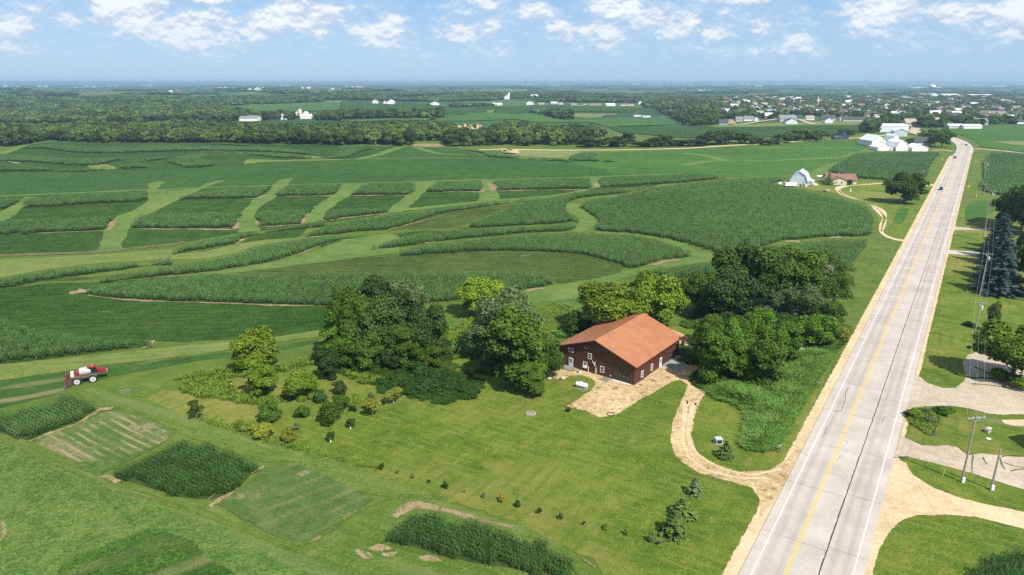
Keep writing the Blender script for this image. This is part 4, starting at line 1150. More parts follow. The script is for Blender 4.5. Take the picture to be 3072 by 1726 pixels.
ribbon('farm_lane', WL('C', (1925, 888), (1830, 897), (1700, 888), (1550, 880), (1400, 888), (1250, 900), (1180, 908)), 4.0, .085, G['gravel'], jitter=.12)
loop = WL('C', (1230, 900), (1180, 912), (1172, 935), (1210, 967), (1300, 1000), (1400, 1032), (1480, 1082), (1518, 1140), (1505, 1200), (1497, 1245), (1540, 1282), (1620, 1307), (1690, 1316))
ribbon('farm_lane', loop, 4.2, .09, G['gravel'], jitter=.1)
ribbon('lane_median', loop[2:10], 1.1, .11, G['drygrass'], kind='stuff', jitter=.3)
ribbon('gravel_road', WL('B', (1030, 630), (1200, 625), (1700, 631), (2100, 629), (2572, 618), 'C', (300, 599), (700, 578), (1000, 556), (1320, 536), (1440, 528), (1560, 515)), 6.0, .14, G['gravel'])
ribbon('farm_lane', WL('C', (1880, 632), (1950, 630), (2040, 640)), 4.5, .13, G['gravel'])

# ------------------------------------------------------------------ foliage generators
def leaf_quads(P, Nm, size, rs, elong=1.25):
    n = len(P)
    Nm = Nm / np.maximum(np.linalg.norm(Nm, axis=1, keepdims=True), 1e-6)
    r = rs.normal(size=(n, 3))
    U = np.cross(Nm, r)
    U /= np.maximum(np.linalg.norm(U, axis=1, keepdims=True), 1e-6)
    Wv = np.cross(Nm, U)
    sz = (size * (.45 + 1.15 * rs.uniform(0, 1, n) ** 1.6))[:, None]
    U = U * sz * elong / 2; Wv = Wv * sz / 2
    bend = Nm * sz * .18
    V = np.stack([P - U, P - Wv + bend, P + U, P + Wv + bend], 1).reshape(-1, 3)
    F = np.arange(4 * n).reshape(n, 4)
    return V, F

def _ico():
    import bmesh
    bm = bmesh.new()
    bmesh.ops.create_icosphere(bm, subdivisions=1, radius=1)
    V = np.array([v.co[:] for v in bm.verts]); F = np.array([[v.index for v in f.verts] for f in bm.faces])
    bm.free()
    return V, F
ICO_V, ICO_F = _ico()

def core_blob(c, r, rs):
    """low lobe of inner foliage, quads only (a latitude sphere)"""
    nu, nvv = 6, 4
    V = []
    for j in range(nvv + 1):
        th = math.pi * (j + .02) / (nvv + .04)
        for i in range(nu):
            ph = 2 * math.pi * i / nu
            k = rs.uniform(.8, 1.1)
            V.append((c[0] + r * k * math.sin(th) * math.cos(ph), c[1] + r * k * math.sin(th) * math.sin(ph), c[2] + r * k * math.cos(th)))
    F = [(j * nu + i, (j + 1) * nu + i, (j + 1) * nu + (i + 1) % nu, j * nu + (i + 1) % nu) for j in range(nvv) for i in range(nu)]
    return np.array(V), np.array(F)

def crown(seed, w, h, h0, nl, n, leaf, core=.62, lob=(.14, .23), spread=.62, flat=1.0, ragged=.16, elong=1.25):
    rs = np.random.RandomState(seed)
    cz = (h + h0) / 2; rz = (h - h0) / 2; rw = w / 2
    C = []; Rr = []
    for i in range(nl):
        d = rs.normal(size=3); d[2] = d[2] * .9 + .15
        d /= np.linalg.norm(d)
        k = rs.uniform(spread * .5, spread * 1.24) if i > nl * .2 else rs.uniform(.0, .35)
        r = w * rs.uniform(*lob)
        C.append((d[0] * (rw - r * .6) * k / spread * .95, d[1] * (rw - r * .6) * k / spread * .95, cz + d[2] * (rz - r * .5 * flat) * k / spread * .95))
        Rr.append(r)
    C = np.array(C); Rr = np.array(Rr)
    pr = Rr ** 2 / (Rr ** 2).sum()
    li = rs.choice(nl, int(n * 1.9), p=pr)
    d = rs.normal(size=(len(li), 3)); d /= np.linalg.norm(d, axis=1, keepdims=True)
    d[:, 2] = np.where(d[:, 2] < -.3, -d[:, 2] * rs.uniform(.2, 1, len(li)), d[:, 2])
    P = C[li] + d * (Rr[li] * rs.uniform(1 - ragged, 1 + ragged, len(li)))[:, None] * np.array([1, 1, flat])
    keep = np.ones(len(P), bool)
    for k in range(nl):
        dd = np.linalg.norm((P - C[k]), axis=1) < Rr[k] * .8
        keep &= ~(dd & (li != k))
    P = P[keep][:n]; d = d[keep][:n]; li = li[keep][:n]
    Nn = d + rs.normal(size=P.shape) * .55 + np.array([0, 0, .25])
    V, F = leaf_quads(P, Nn, leaf, rs, elong)
    lt = rs.uniform(0, 1, nl)
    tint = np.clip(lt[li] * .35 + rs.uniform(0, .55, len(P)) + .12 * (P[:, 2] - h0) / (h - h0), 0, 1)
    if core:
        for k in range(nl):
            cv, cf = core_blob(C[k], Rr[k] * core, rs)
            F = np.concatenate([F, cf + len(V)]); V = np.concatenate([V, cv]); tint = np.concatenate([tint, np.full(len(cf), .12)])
    return V, F, tint, C, Rr

def trunk_mb(h, r, C=None, seed=0, n=7, limbs=7):
    rr = random.Random(seed)
    m = MB()
    m.tube([(0, 0, -.3), (r * .1, 0, h * .12), (r * .3, r * .2, h * .45), (r * .2, -r * .3, h * .8)], [r * 1.45, r, r * .72, r * .22], n)
    if C is not None:
        idx = sorted(range(len(C)), key=lambda i: rr.random())[:limbs]
        for i in idx:
            c = C[i]
            z0 = min(h * .75, max(h * .16, c[2] * .55))
            m.tube([(r * .2, 0, z0), (c[0] * .45, c[1] * .45, z0 + (c[2] - z0) * .45), (c[0] * .95, c[1] * .95, c[2])], [r * .42, r * .26, r * .07], 5, cap=False)
    return m

def conifer(seed, w, h, n_lev=26, per=13, leaf=.42, col=1.0):
    rs = np.random.RandomState(seed)
    P = []; Nn = []; tt = []
    for l in range(n_lev):
        f = l / (n_lev - 1)
        z = h * (.05 + .93 * f)
        rad = w / 2 * ((1 - f) ** .85 * .97 + .03) * rs.uniform(.85, 1.1)
        k = max(5, int(per * (1 - f * .55)))
        for i in range(k):
            a = rs.uniform(0, 2 * math.pi)
            L = rad * rs.uniform(.75, 1.12)
            m = max(3, int(L / leaf * 2.1))
            t_ = rs.uniform(.2, 1)
            for q in range(m):
                u = (q + .5) / m
                s = rs.uniform(-.5, .5) * leaf * (1.3 - u)
                P.append((math.cos(a) * L * u - math.sin(a) * s, math.sin(a) * L * u + math.cos(a) * s, z - L * .28 * u + L * .1 * u * u + rs.uniform(-.5, .5) * leaf * .6))
                Nn.append((math.cos(a) * .5, math.sin(a) * .5, .8))
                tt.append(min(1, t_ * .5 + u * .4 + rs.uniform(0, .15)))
    P = np.array(P); Nn = np.array(Nn) + rs.normal(size=P.shape) * .35
    V, F = leaf_quads(P, Nn, leaf, rs, 1.5)
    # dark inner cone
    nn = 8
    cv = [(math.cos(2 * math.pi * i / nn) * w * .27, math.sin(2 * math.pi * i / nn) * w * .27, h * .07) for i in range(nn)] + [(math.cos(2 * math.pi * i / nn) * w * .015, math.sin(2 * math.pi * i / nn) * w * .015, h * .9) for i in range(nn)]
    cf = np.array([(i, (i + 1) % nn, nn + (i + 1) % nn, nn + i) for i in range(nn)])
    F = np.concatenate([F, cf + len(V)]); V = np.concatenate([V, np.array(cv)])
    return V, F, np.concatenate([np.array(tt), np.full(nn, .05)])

BARK = plain('bark', (.16, .13, .10), .9, var=.3, scale=6, bump=.4)
BARK_PALE = plain('pale_bark', (.36, .33, .29), .9, var=.2, scale=5)
LEAF = {
 'oak': leaf_mat('leaves_oak', (.022, .058, .006), (.108, .182, .022)),
 'yellow': leaf_mat('leaves_yellow_green', (.060, .120, .006), (.235, .325, .030)),
 'dark': leaf_mat('leaves_dark', (.018, .048, .010), (.075, .135, .028)),
 'grey': leaf_mat('leaves_grey_green', (.060, .095, .026), (.18, .235, .095)),
 'lush': leaf_mat('leaves_lush', (.030, .100, .006), (.135, .255, .024)),
 'gold': leaf_mat('leaves_gold', (.14, .16, .015), (.30, .32, .05)),
 'orange': leaf_mat('leaves_orange', (.30, .16, .02), (.50, .36, .06)),
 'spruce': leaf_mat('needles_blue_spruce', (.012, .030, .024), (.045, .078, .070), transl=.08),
 'pine': leaf_mat('needles_green', (.035, .070, .012), (.130, .185, .040), transl=.1),
 'cedar': leaf_mat('scale_leaves_green', (.030, .065, .012), (.10, .16, .03), transl=.1),
 'forest': leaf_mat('leaves_far_wood', (.024, .058, .010), (.092, .145, .030), transl=.15, vary=.62),
 'forest2': leaf_mat('leaves_far_wood_hazed', (.026, .066, .016), (.092, .150, .036), transl=.15, vary=.55),  # leaf colour paled and blued to stand in for distance haze
 'vine': leaf_mat('leaves_vine', (.013, .048, .008), (.048, .105, .018), transl=.2, vary=.12),
 'weed': leaf_mat('leaves_reed', (.060, .165, .022), (.200, .350, .070), transl=.3, vary=.15),
 'weedy': leaf_mat('leaves_goldenrod', (.080, .150, .014), (.230, .310, .040), transl=.3, vary=.15),
 'flower': leaf_mat('white_flower_heads', (.55, .55, .42), (.8, .8, .7), transl=.1, vary=.05),
}

TPL = {}
def template(key, V, F, tint, h, w, trunk=None):
    h = float(V[:, 2].max())
    w = float(np.percentile(V[:, 0], 99) - np.percentile(V[:, 0], 1) + np.percentile(V[:, 1], 99) - np.percentile(V[:, 1], 1)) / 2
    TPL[key] = dict(V=V, F=F, t=tint, h=h, w=w, mesh={}, trunk=trunk)
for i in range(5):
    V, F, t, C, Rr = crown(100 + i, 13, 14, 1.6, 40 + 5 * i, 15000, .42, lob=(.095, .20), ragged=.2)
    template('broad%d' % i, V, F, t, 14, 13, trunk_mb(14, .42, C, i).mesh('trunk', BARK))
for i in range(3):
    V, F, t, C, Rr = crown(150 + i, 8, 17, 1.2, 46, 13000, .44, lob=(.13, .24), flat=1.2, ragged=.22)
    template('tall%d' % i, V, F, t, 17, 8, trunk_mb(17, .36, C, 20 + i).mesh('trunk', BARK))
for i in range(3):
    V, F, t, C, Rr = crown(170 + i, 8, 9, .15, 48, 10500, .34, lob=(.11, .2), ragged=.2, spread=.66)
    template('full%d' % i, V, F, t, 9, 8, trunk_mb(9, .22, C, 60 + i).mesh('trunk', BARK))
for i in range(2):
    V, F, t, C, Rr = crown(180 + i, 12, 15, 3.0, 30, 6500, .40, core=.0, lob=(.10, .2), ragged=.35)
    template('airy%d' % i, V, F, t, 15, 12, trunk_mb(15, .36, C, 30 + i, limbs=16).mesh('trunk', BARK_PALE))
for i in range(4):
    V, F, t, C, Rr = crown(200 + i, 3.2, 3.2, .15, 22, 2600, .22, lob=(.15, .25), ragged=.22)
    template('shrub%d' % i, V, F, t, 3.2, 3.2, trunk_mb(3.2, .09, C, 40 + i, limbs=5).mesh('trunk', BARK))
V, F, t, C, Rr = crown(230, 3.0, 3.4, 1.0, 16, 1300, .19, core=.4, lob=(.13, .22), flat=.8, ragged=.25)
template('orchard', V, F, t, 3.4, 3.0, trunk_mb(3.4, .07, C, 50, limbs=8).mesh('trunk', BARK_PALE))
for i in range(2):
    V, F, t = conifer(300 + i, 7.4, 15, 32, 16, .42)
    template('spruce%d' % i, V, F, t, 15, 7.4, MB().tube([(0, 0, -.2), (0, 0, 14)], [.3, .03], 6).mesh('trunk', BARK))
V, F, t = conifer(310, 2.5, 3.3, 19, 16, .24)
template('young_conifer', V, F, t, 3.3, 1.9, MB().tube([(0, 0, -.1), (0, 0, 3.0)], [.07, .01], 6).mesh('trunk', BARK))
V, F, t, C, Rr = crown(320, 2.2, 6.5, .1, 34, 3600, .2, lob=(.22, .34), flat=1.6, ragged=.12, spread=.8)
template('column', V, F, t, 6.5, 2.2, MB().tube([(0, 0, -.1), (0, 0, 4)], [.12, .04], 6).mesh('trunk', BARK))
for i in range(4):
    V, F, t, C, Rr = crown(400 + i, 11, 12, .6, 20, 1500, 1.0, core=.8, lob=(.15, .27), flat=.9)
    template('mid%d' % i, V, F, t, 12, 11, trunk_mb(12, .35, None, i).mesh('trunk', BARK))
for i in range(4):
    V, F, t, C, Rr = crown(450 + i, 11, 11, .0, 9, 260, 1.9, core=.85, lob=(.2, .33), flat=.9)
    template('far%d' % i, V, F, t, 11, 11)

def plant(kind, leaf, base, h, w, label=None, cat='tree', name=None, group=None, rz=None, two=True, parts=True):
    """base (x, y); h, w metres"""
    t = TPL[kind]
    if leaf not in t['mesh']:
        t['mesh'][leaf] = fastmesh('crown', t['V'], t['F'], LEAF[leaf], None, t['t'])
    x, y = base
    if rz is None:
        rz = (x * 13.7 + y * 7.3) % 6.283
    z = float(T(x, y))
    sc = (w / t['w'], w / t['w'], h / t['h'])
    if parts and t['trunk'] is not None:
        e = empty(name or 'tree', (x, y, z), rz)
        tk = link(bpy.data.objects.new('trunk', t['trunk']), e)
        c = link(bpy.data.objects.new('crown', t['mesh'][leaf]), e)
        tk.scale = (sc[0], sc[1], sc[2]); c.scale = sc
    else:
        e = link(bpy.data.objects.new(name or 'tree', t['mesh'][leaf]))
        e.location = (x, y, z); e.rotation_euler = (0, 0, rz); e.scale = sc
    return tag(e, label, cat, group)

def measure(bx, by, ay, wpx):
    """foot (px), apex row, width in photo pixels -> ground point, height, width"""
    x, y = pick(bx, by)
    z = float(T(x, y))
    # height so that the apex projects to row ay
    lo, hi = 0.2, 60
    for _ in range(30):
        m = (lo + hi) / 2
        if project(x, y, z + m)[1] > ay:
            lo = m
        else:
            hi = m
    zc = y * math.cos(PITCH) + (CAM_H - z) * math.sin(PITCH)
    return (x, y), lo, wpx * zc / 2048

def ptree(kind, leaf, sheet_, u, v, va, wpx, label=None, **kw):
    b = S(sheet_, u, v) if isinstance(sheet_, str) else (sheet_[0] + u / sheet_[2], sheet_[1] + v / sheet_[2])
    k = 2.512 if isinstance(sheet_, str) else sheet_[2]
    ay = b[1] - (v - va) / k
    (x, y), h, w = measure(b[0], b[1], ay, wpx / k)
    # the crown edge, not its axis, gives the apex row for wide crowns
    return plant(kind, leaf, (x, y), h, w, label, **kw)

# ------------------------------------------------------------------ trees round the farmyard
ZG = (980, 780, 1.818)
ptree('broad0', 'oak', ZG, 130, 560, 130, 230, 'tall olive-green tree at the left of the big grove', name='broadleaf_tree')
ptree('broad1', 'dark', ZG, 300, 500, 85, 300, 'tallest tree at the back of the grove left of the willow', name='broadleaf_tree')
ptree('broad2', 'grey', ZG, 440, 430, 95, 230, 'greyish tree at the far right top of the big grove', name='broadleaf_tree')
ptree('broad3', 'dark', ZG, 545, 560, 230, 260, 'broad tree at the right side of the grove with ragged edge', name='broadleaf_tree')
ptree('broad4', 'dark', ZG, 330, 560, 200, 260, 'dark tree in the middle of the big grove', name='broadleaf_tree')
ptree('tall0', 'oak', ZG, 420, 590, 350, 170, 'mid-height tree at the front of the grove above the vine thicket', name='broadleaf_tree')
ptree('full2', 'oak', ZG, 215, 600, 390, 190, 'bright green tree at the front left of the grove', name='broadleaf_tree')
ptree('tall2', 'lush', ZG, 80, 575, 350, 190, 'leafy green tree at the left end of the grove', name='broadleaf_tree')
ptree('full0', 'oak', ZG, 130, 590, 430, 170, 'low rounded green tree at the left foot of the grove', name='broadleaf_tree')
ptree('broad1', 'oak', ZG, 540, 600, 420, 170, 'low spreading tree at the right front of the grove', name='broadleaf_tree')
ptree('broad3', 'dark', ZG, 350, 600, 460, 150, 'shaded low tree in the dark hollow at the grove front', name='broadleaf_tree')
ptree('broad0', 'yellow', ZG, 835, 305, 90, 235, 'round yellow-green tree standing alone at the corn edge behind the willow', name='broadleaf_tree')
# cottonwood pair beside the barn
ptree('airy0', 'grey', ZG, 960, 520, 135, 330, 'tall pale-leaved cottonwood behind the big leaning tree', name='cottonwood_tree')
ptree('airy1', 'grey', ZG, 860, 545, 330, 190, 'low pale branches of the cottonwood at its left side', name='cottonwood_tree')
ptree('tall1', 'oak', ZG, 1050, 690, 250, 270, 'big green tree casting the black shadow left of the brown barn', name='cottonwood_tree')
ptree('broad4', 'oak', ZG, 1180, 640, 400, 200, 'leafy crown touching the left corner of the brown barn', name='broadleaf_tree')
ptree('tall2', 'oak', ZG, 1120, 735, 560, 150, 'short leafy tree with a pale forked trunk at the lawn edge', name='broadleaf_tree')
ptree('tall0', 'oak', ZG, 930, 560, 300, 170, 'drooping green tree left of the big tree by the barn', name='broadleaf_tree')
# left garden trees
ZL = (680, 940, 3.617)
ptree('full0', 'yellow', ZL, 330, 590, 165, 440, 'tallest dense yellow-green tree at the field edge on the left', name='garden_tree')
ptree('full1', 'yellow', ZL, 375, 885, 535, 320, 'pyramid-shaped green tree in front of the tallest garden tree', name='garden_tree')
ptree('full2', 'yellow', ZL, 820, 925, 640, 340, 'round pale green tree left of the dark upright tree', name='garden_tree')
ptree('full1', 'dark', ZL, 1115, 720, 375, 220, 'dark green upright tree just left of the grove', name='garden_tree')
ptree('shrub0', 'dark', ZL, 1225, 880, 735, 150, 'small dark bush below the dark upright tree', name='garden_shrub', cat='shrub')
ptree('shrub1', 'dark', ZL, 1020, 970, 835, 130, 'small dark green tree with round crown beside the pale green tree', name='garden_shrub', cat='shrub')
ptree('shrub2', 'oak', ZL, 1115, 1190, 965, 230, 'larger dark green round orchard tree on the lawn', name='orchard_tree')
ptree('shrub3', 'oak', ZL, 1240, 1035, 885, 180, 'green orchard tree right behind the larger dark round one', name='orchard_tree')
ptree('shrub0', 'oak', ZL, 840, 1130, 1000, 160, 'small round orchard tree left of the larger dark one', name='orchard_tree')
ptree('shrub1', 'oak', ZL, 465, 1180, 965, 220, 'round orchard tree above the bright bushes', name='orchard_tree')
ptree('orchard', 'yellow', ZL, 1415, 1075, 885, 125, 'thin pale orchard tree with bare lower trunk', name='orchard_tree')
ptree('orchard', 'gold', ZL, 1580, 1105, 920, 200, 'wide yellow-green orchard tree with dark shadow', name='orchard_tree')
ptree('orchard', 'gold', ZL, 1810, 988, 815, 180, 'bright yellow orchard tree in front of the vine thicket', name='orchard_tree')
ptree('shrub2', 'grey', ZL, 1565, 930, 860, 65, 'tiny greyish tree behind the yellow-green orchard tree', name='orchard_tree')
ptree('shrub3', 'oak', ZL, 1350, 1240, 1140, 95, 'small tree with white trunk guard right of the larger round one', name='young_tree')
ptree('shrub1', 'oak', ZL, 1135, 1385, 1275, 88, 'lowest small tree with white trunk guard on the lawn', name='young_tree')
ptree('shrub0', 'yellow', ZL, 140, 1245, 1160, 100, 'small bright bush at the left start of the fence-line', name='bush', cat='shrub')
ptree('shrub2', 'weedy', ZL, 240, 1280, 1175, 130, 'loose bush second in the fence-line', name='bush', cat='shrub')
ptree('shrub3', 'gold', ZL, 400, 1350, 1190, 215, 'largest bright yellow-green bush in the fence-line', name='bush', cat='shrub')
ptree('shrub1', 'gold', ZL, 665, 1395, 1255, 145, 'bright yellow-green bush at the right of the fence-line', name='bush', cat='shrub')
ptree('orchard', 'oak', ('x' and 0, 0, 1), 590, 1255, 1205, 46, 'spindly half-bare tree at the left of the mown lawn', name='young_tree')
ptree('shrub2', 'grey', (0, 0, 1), 890, 1290, 1268, 22, 'small grey dry bush below the round orchard tree', name='bush', cat='shrub')
for u, v, va, leaf, lab in ((1352, 1243, 1215, None, 'white trunk guard on the small tree right of the larger round one'), (1136, 1390, 1355, None, 'white trunk guard on the lowest small tree')):
    x, y = pick(680 + u / 3.617, 940 + v / 3.617)
    o = MB().lathe([(.13, 0), (.13, .75), (.11, .8)], 10).build('trunk_guard', plain('white_plastic', (.8, .8, .78), .5))
    o.location = (x - .05, y - .35, float(T(x, y)))
    tag(o, lab, 'tree guard')

# trees behind and right of the brown barn
ptree('broad1', 'yellow', 'E', 2060, 740, 360, 560, 'broad yellow-green tree behind the left half of the barn roof', name='broadleaf_tree')
ptree('broad3', 'yellow', 'E', 2350, 730, 285, 480, 'taller yellow-green tree behind the right half of the barn roof', name='broadleaf_tree')
ptree('shrub2', 'oak', 'E', 1760, 755, 590, 190, 'low green bush at the left end of the trees behind the barn', name='bush', cat='shrub')
ptree('broad0', 'oak', 'F', 130, 620, 290, 300, 'olive tree between the barn trees and the great oak', name='broadleaf_tree')
ptree('broad2', 'oak', 'F', 480, 560, 60, 520, 'great tall oak with the widest crown right of the barn', name='oak_tree')
ptree('broad4', 'oak', 'F', 780, 560, 100, 480, 'large olive-green oak joined to the right of the great oak', name='oak_tree')
ptree('broad0', 'dark', 'F', 350, 640, 250, 430, 'dark shaded tree under the great oak', name='broadleaf_tree')
ptree('airy0', 'oak', 'F', 1080, 420, 110, 260, 'sparse tree with see-through crown at the corn edge', name='broadleaf_tree')
ptree('airy1', 'oak', 'F', 1120, 620, 290, 260, 'thin-crowned tree at the grass verge of the highway', name='broadleaf_tree')
ptree('airy0', 'grey', 'F', 880, 660, 380, 300, 'greyish half-dead tree in the middle of the roadside wood', name='broadleaf_tree')
ptree('airy1', 'grey', 'F', 700, 640, 400, 220, 'pale thin tree beside the bare white snag', name='broadleaf_tree')
ptree('tall0', 'lush', 'F', 240, 1130, 720, 260, 'bright fern-leaved tree nearest the driveway', name='broadleaf_tree')
ptree('broad1', 'lush', 'F', 190, 1000, 610, 240, 'bright green tree behind the one nearest the driveway', name='broadleaf_tree')
ptree('broad3', 'lush', 'F', 420, 940, 605, 300, 'bright green tree below the dark hollow of the great oak', name='broadleaf_tree')
ptree('tall2', 'lush', 'F', 430, 1130, 790, 220, 'upright bright green tree at the front of the roadside wood', name='broadleaf_tree')
ptree('tall1', 'oak', 'F', 590, 1150, 780, 260, 'duller green leafy tree above the reed patch', name='broadleaf_tree')
ptree('tall0', 'lush', 'F', 730, 980, 660, 260, 'green tree left of the white flowering bush', name='broadleaf_tree')
ptree('broad2', 'lush', 'F', 980, 860, 610, 300, 'dark-based green tree at the end of the roadside wood', name='broadleaf_tree')
ptree('broad4', 'oak', 'F', 1080, 740, 500, 220, 'green tree at the verge above the yellowish weeds', name='broadleaf_tree')
ptree('tall1', 'lush', 'F', 330, 1060, 640, 170, 'slim bright tree between the two front trees of the roadside wood', name='broadleaf_tree')
ptree('tall2', 'lush', 'F', 660, 1080, 690, 170, 'slim green tree just left of the white flowering bush', name='broadleaf_tree')
ptree('airy1', 'lush', 'F', 560, 900, 560, 230, 'open-crowned bright tree in front of the grey snag', name='broadleaf_tree')
ptree('shrub1', 'flower', 'F', 860, 905, 835, 110, 'white flowering elder bush at the reed patch top', name='flowering_bush', cat='shrub')
ptree('shrub3', 'gold', 'F', 1200, 800, 700, 120, 'yellowish bush on the verge beside the shoulder', name='bush', cat='shrub')

def dead_tree(base, h, seed, label, mat=BARK_PALE, name='dead_tree'):
    rr = random.Random(seed)
    x, y = base
    e = empty(name, (x, y, float(T(x, y))))
    tr = MB(); br = MB()
    tr.tube([(0, 0, -.2), (.1, 0, h * .5), (.25, .1, h)], [h * .022, h * .015, h * .004], 6)
    for i in range(15):
        z = h * rr.uniform(.35, .97); a = rr.uniform(0, 6.28); L = h * rr.uniform(.16, .38)
        p1 = (math.cos(a) * L * .5, math.sin(a) * L * .5, z + L * .22); p2 = (math.cos(a) * L, math.sin(a) * L, z + L * .2)
        br.tube([(.1, 0, z), p1, p2], [h * .007, h * .005, h * .0015], 4, cap=False)
        for q in range(3):
            a2 = a + rr.uniform(-1, 1); l2 = L * rr.uniform(.3, .5)
            br.tube([p1, (p1[0] + math.cos(a2) * l2, p1[1] + math.sin(a2) * l2, p1[2] + l2 * .5)], [h * .004, h * .001], 3, cap=False)
    tr.build('trunk', mat, e)
    tag(br.build('branches', mat, e), kind='stuff')
    return tag(e, label, 'dead tree')
for (u, v, va, lab) in ((620, 670, 540, 'bare white snag standing before the dark hollow under the great oak'), (940, 640, 420, 'grey bare tree rising in the right half of the roadside wood'),
                        (1010, 560, 330, 'bare leaning snag near the corn edge'), (820, 690, 540, 'low tangled dead tree in the wood centre'), (1150, 760, 620, 'dead brushy tree at the verge'), (1100, 480, 240, 'tall thin bare tree at the right top of the roadside wood')):
    (x, y), h, w = measure(*S('F', u, v), S('F', u, va)[1], 10)
    dead_tree((x, y), h, int(u), lab)

# right edge
ZR = (2760, 560, 4.256)
sp0 = np.array(pick(2760 + 980 / 4.256, 560 + 1360 / 4.256))
spl = ['nearest and widest blue spruce in the row beside the power line', 'second blue spruce in the row, just behind the nearest one', 'third blue spruce in the roadside row', 'fourth blue spruce in the roadside row',
       'fifth blue spruce in the roadside row', 'sixth blue spruce beside the second driveway', 'seventh blue spruce in the roadside row', 'farthest blue spruce at the end of the row']
for i in range(8):
    s = (0, 9, 18, 28, 40, 50, 60, 70)[i]
    p = sp0 + RDIR * s + np.array([RDIR[1], -RDIR[0]]) * (0, 1, -.5, .6, 0, 1, .5, 0)[i]
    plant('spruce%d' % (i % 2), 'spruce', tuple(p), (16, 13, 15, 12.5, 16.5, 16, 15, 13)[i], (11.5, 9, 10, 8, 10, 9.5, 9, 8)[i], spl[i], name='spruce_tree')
ptree('broad0', 'oak', ZR, 1120, 480, 60, 420, 'big round leafy tree at the right edge beyond the spruces', name='broadleaf_tree')
ptree('broad2', 'oak', ZR, 1290, 560, -60, 480, 'tallest dark leafy tree at the right edge of the yard', name='broadleaf_tree')
ptree('broad4', 'oak', ZR, 1400, 620, -20, 420, 'dark leafy tree partly outside the right edge', name='broadleaf_tree')
ptree('broad1', 'dark', ZR, 1420, 1230, 640, 420, 'shaded tree behind the spruces at the right edge', name='broadleaf_tree')
ptree('broad3', 'dark', ZR, 1380, 1010, 500, 330, 'dark tree between spruces and right edge', name='broadleaf_tree')
ptree('broad2', 'dark', ZR, 1560, 1420, 800, 480, 'dark tree at the far right just outside the lawn', name='broadleaf_tree')
ptree('column', 'cedar', 'F', 2320, 742, 512, 82, 'narrow columnar arborvitae on the lawn beside the pole', name='arborvitae')
ptree('full2', 'yellow', 'F', 2480, 1110, 690, 500, 'rounded yellow-green maple over the pale lot at the right edge', name='maple_tree')
ptree('shrub1', 'oak', 'F', 2160, 700, 668, 80, 'low round shrub on the mown lawn left of the arborvitae', name='bush', cat='shrub')
ptree('shrub1', 'oak', 'F', 2170, 868, 845, 45, 'tiny shrub by the power pole foot', name='bush', cat='shrub')
# young conifers along the drive
ptree('young_conifer', 'pine', 'H', 2500, 1135, 960, 205, 'nearest young conifer at the lower end of the lawn row', name='young_conifer')
ptree('young_conifer', 'pine', 'I', 0, 1000, 860, 205, 'middle young conifer of the three on the lawn', name='young_conifer')
ptree('young_conifer', 'grey', 'I', 92, 838, 700, 130, 'browning slender conifer nearest the driveway bend', name='young_conifer')
ptree('young_conifer', 'pine', 'I', 322, 560, 430, 130, 'single young spruce beside the green utility box', name='young_conifer')
# lone tree and farmhouse trees
ptree('broad3', 'oak', 'C', 1668, 1028, 790, 275, 'lone spreading tree on the lawn beside the highway', name='lone_tree')
ptree('spruce0', 'pine', 'C', 1098, 890, 795, 66, 'dark conifer at the left wall of the brown-roofed house', name='conifer')
ptree('shrub0', 'dark', 'C', 1252, 892, 850, 42, 'dark round shrub at the front corner of the brown-roofed house', name='bush', cat='shrub')
ptree('shrub1', 'dark', 'C', 1303, 856, 810, 42, 'dark shrub right of the brown-roofed house', name='bush', cat='shrub')
ptree('broad0', 'oak', 'C', 1950, 610, 462, 135, 'tall tree at the bend of the highway', name='broadleaf_tree')
ptree('broad1', 'oak', 'C', 1850, 585, 470, 130, 'tree over the dark-roofed house by the highway bend', name='broadleaf_tree')
ptree('broad4', 'lush', 'C', 1895, 600, 500, 90, 'paler tree between the two tall ones at the bend', name='broadleaf_tree')
ptree('shrub2', 'dark', 'C', 1705, 588, 537, 68, 'round dark tree behind the white barns', name='broadleaf_tree')

# staked saplings along the lawn edge
ORD = ['first', 'second', 'third', 'fourth', 'fifth', 'sixth', 'seventh', 'eighth', 'ninth', 'tenth', 'eleventh', 'twelfth', 'thirteenth', 'fourteenth', 'fifteenth']
STAKE = plain('weathered_stake', (.20, .17, .13), .9)
sap = [(300, 650, 'oak', .9), (420, 688, 'grey', .5), (540, 722, 'grey', .5), (668, 756, 'dark', .55), (790, 792, 'dark', 1.0), (925, 826, 'orange', .5), (1065, 865, 'grey', .6), (1210, 905, 'orange', 1.3), (1335, 938, 'dark', .8),
       (1500, 985, 'dark', .9), (1655, 1022, 'grey', .8), (1820, 1070, 'dark', .5), (1985, 1110, 'yellow', .8), (2155, 1155, 'yellow', .9), (2345, 1200, 'grey', 1.1)]
for i, (u, v, lf, s) in enumerate(sap):
    x, y = W('H', u, v)
    e = empty('sapling', (x, y, float(T(x, y))), i * 1.1)
    MB().tube([(0, 0, -.1), (.02, 0, 1.5)], [.03, .025], 5).build('stake', STAKE, e)
    t = TPL['orchard'] if i % 2 else TPL['shrub1']
    if lf not in t['mesh']:
        t['mesh'][lf] = fastmesh('crown', t['V'], t['F'], LEAF[lf], None, t['t'])
    c = link(bpy.data.objects.new('foliage', t['mesh'][lf]), e)
    c.location = (.15, 0, 0); c.scale = (.24 * s + .05, .24 * s + .05, .30 * s + .08)
    tag(e, '%s %ssapling from the left in the row below the lawn' % (ORD[i], {'orange': 'orange-leaved ', 'dark': 'dark ', 'grey': 'greyish '}.get(lf, '')), 'sapling', 'saplings planted along the lower lawn')

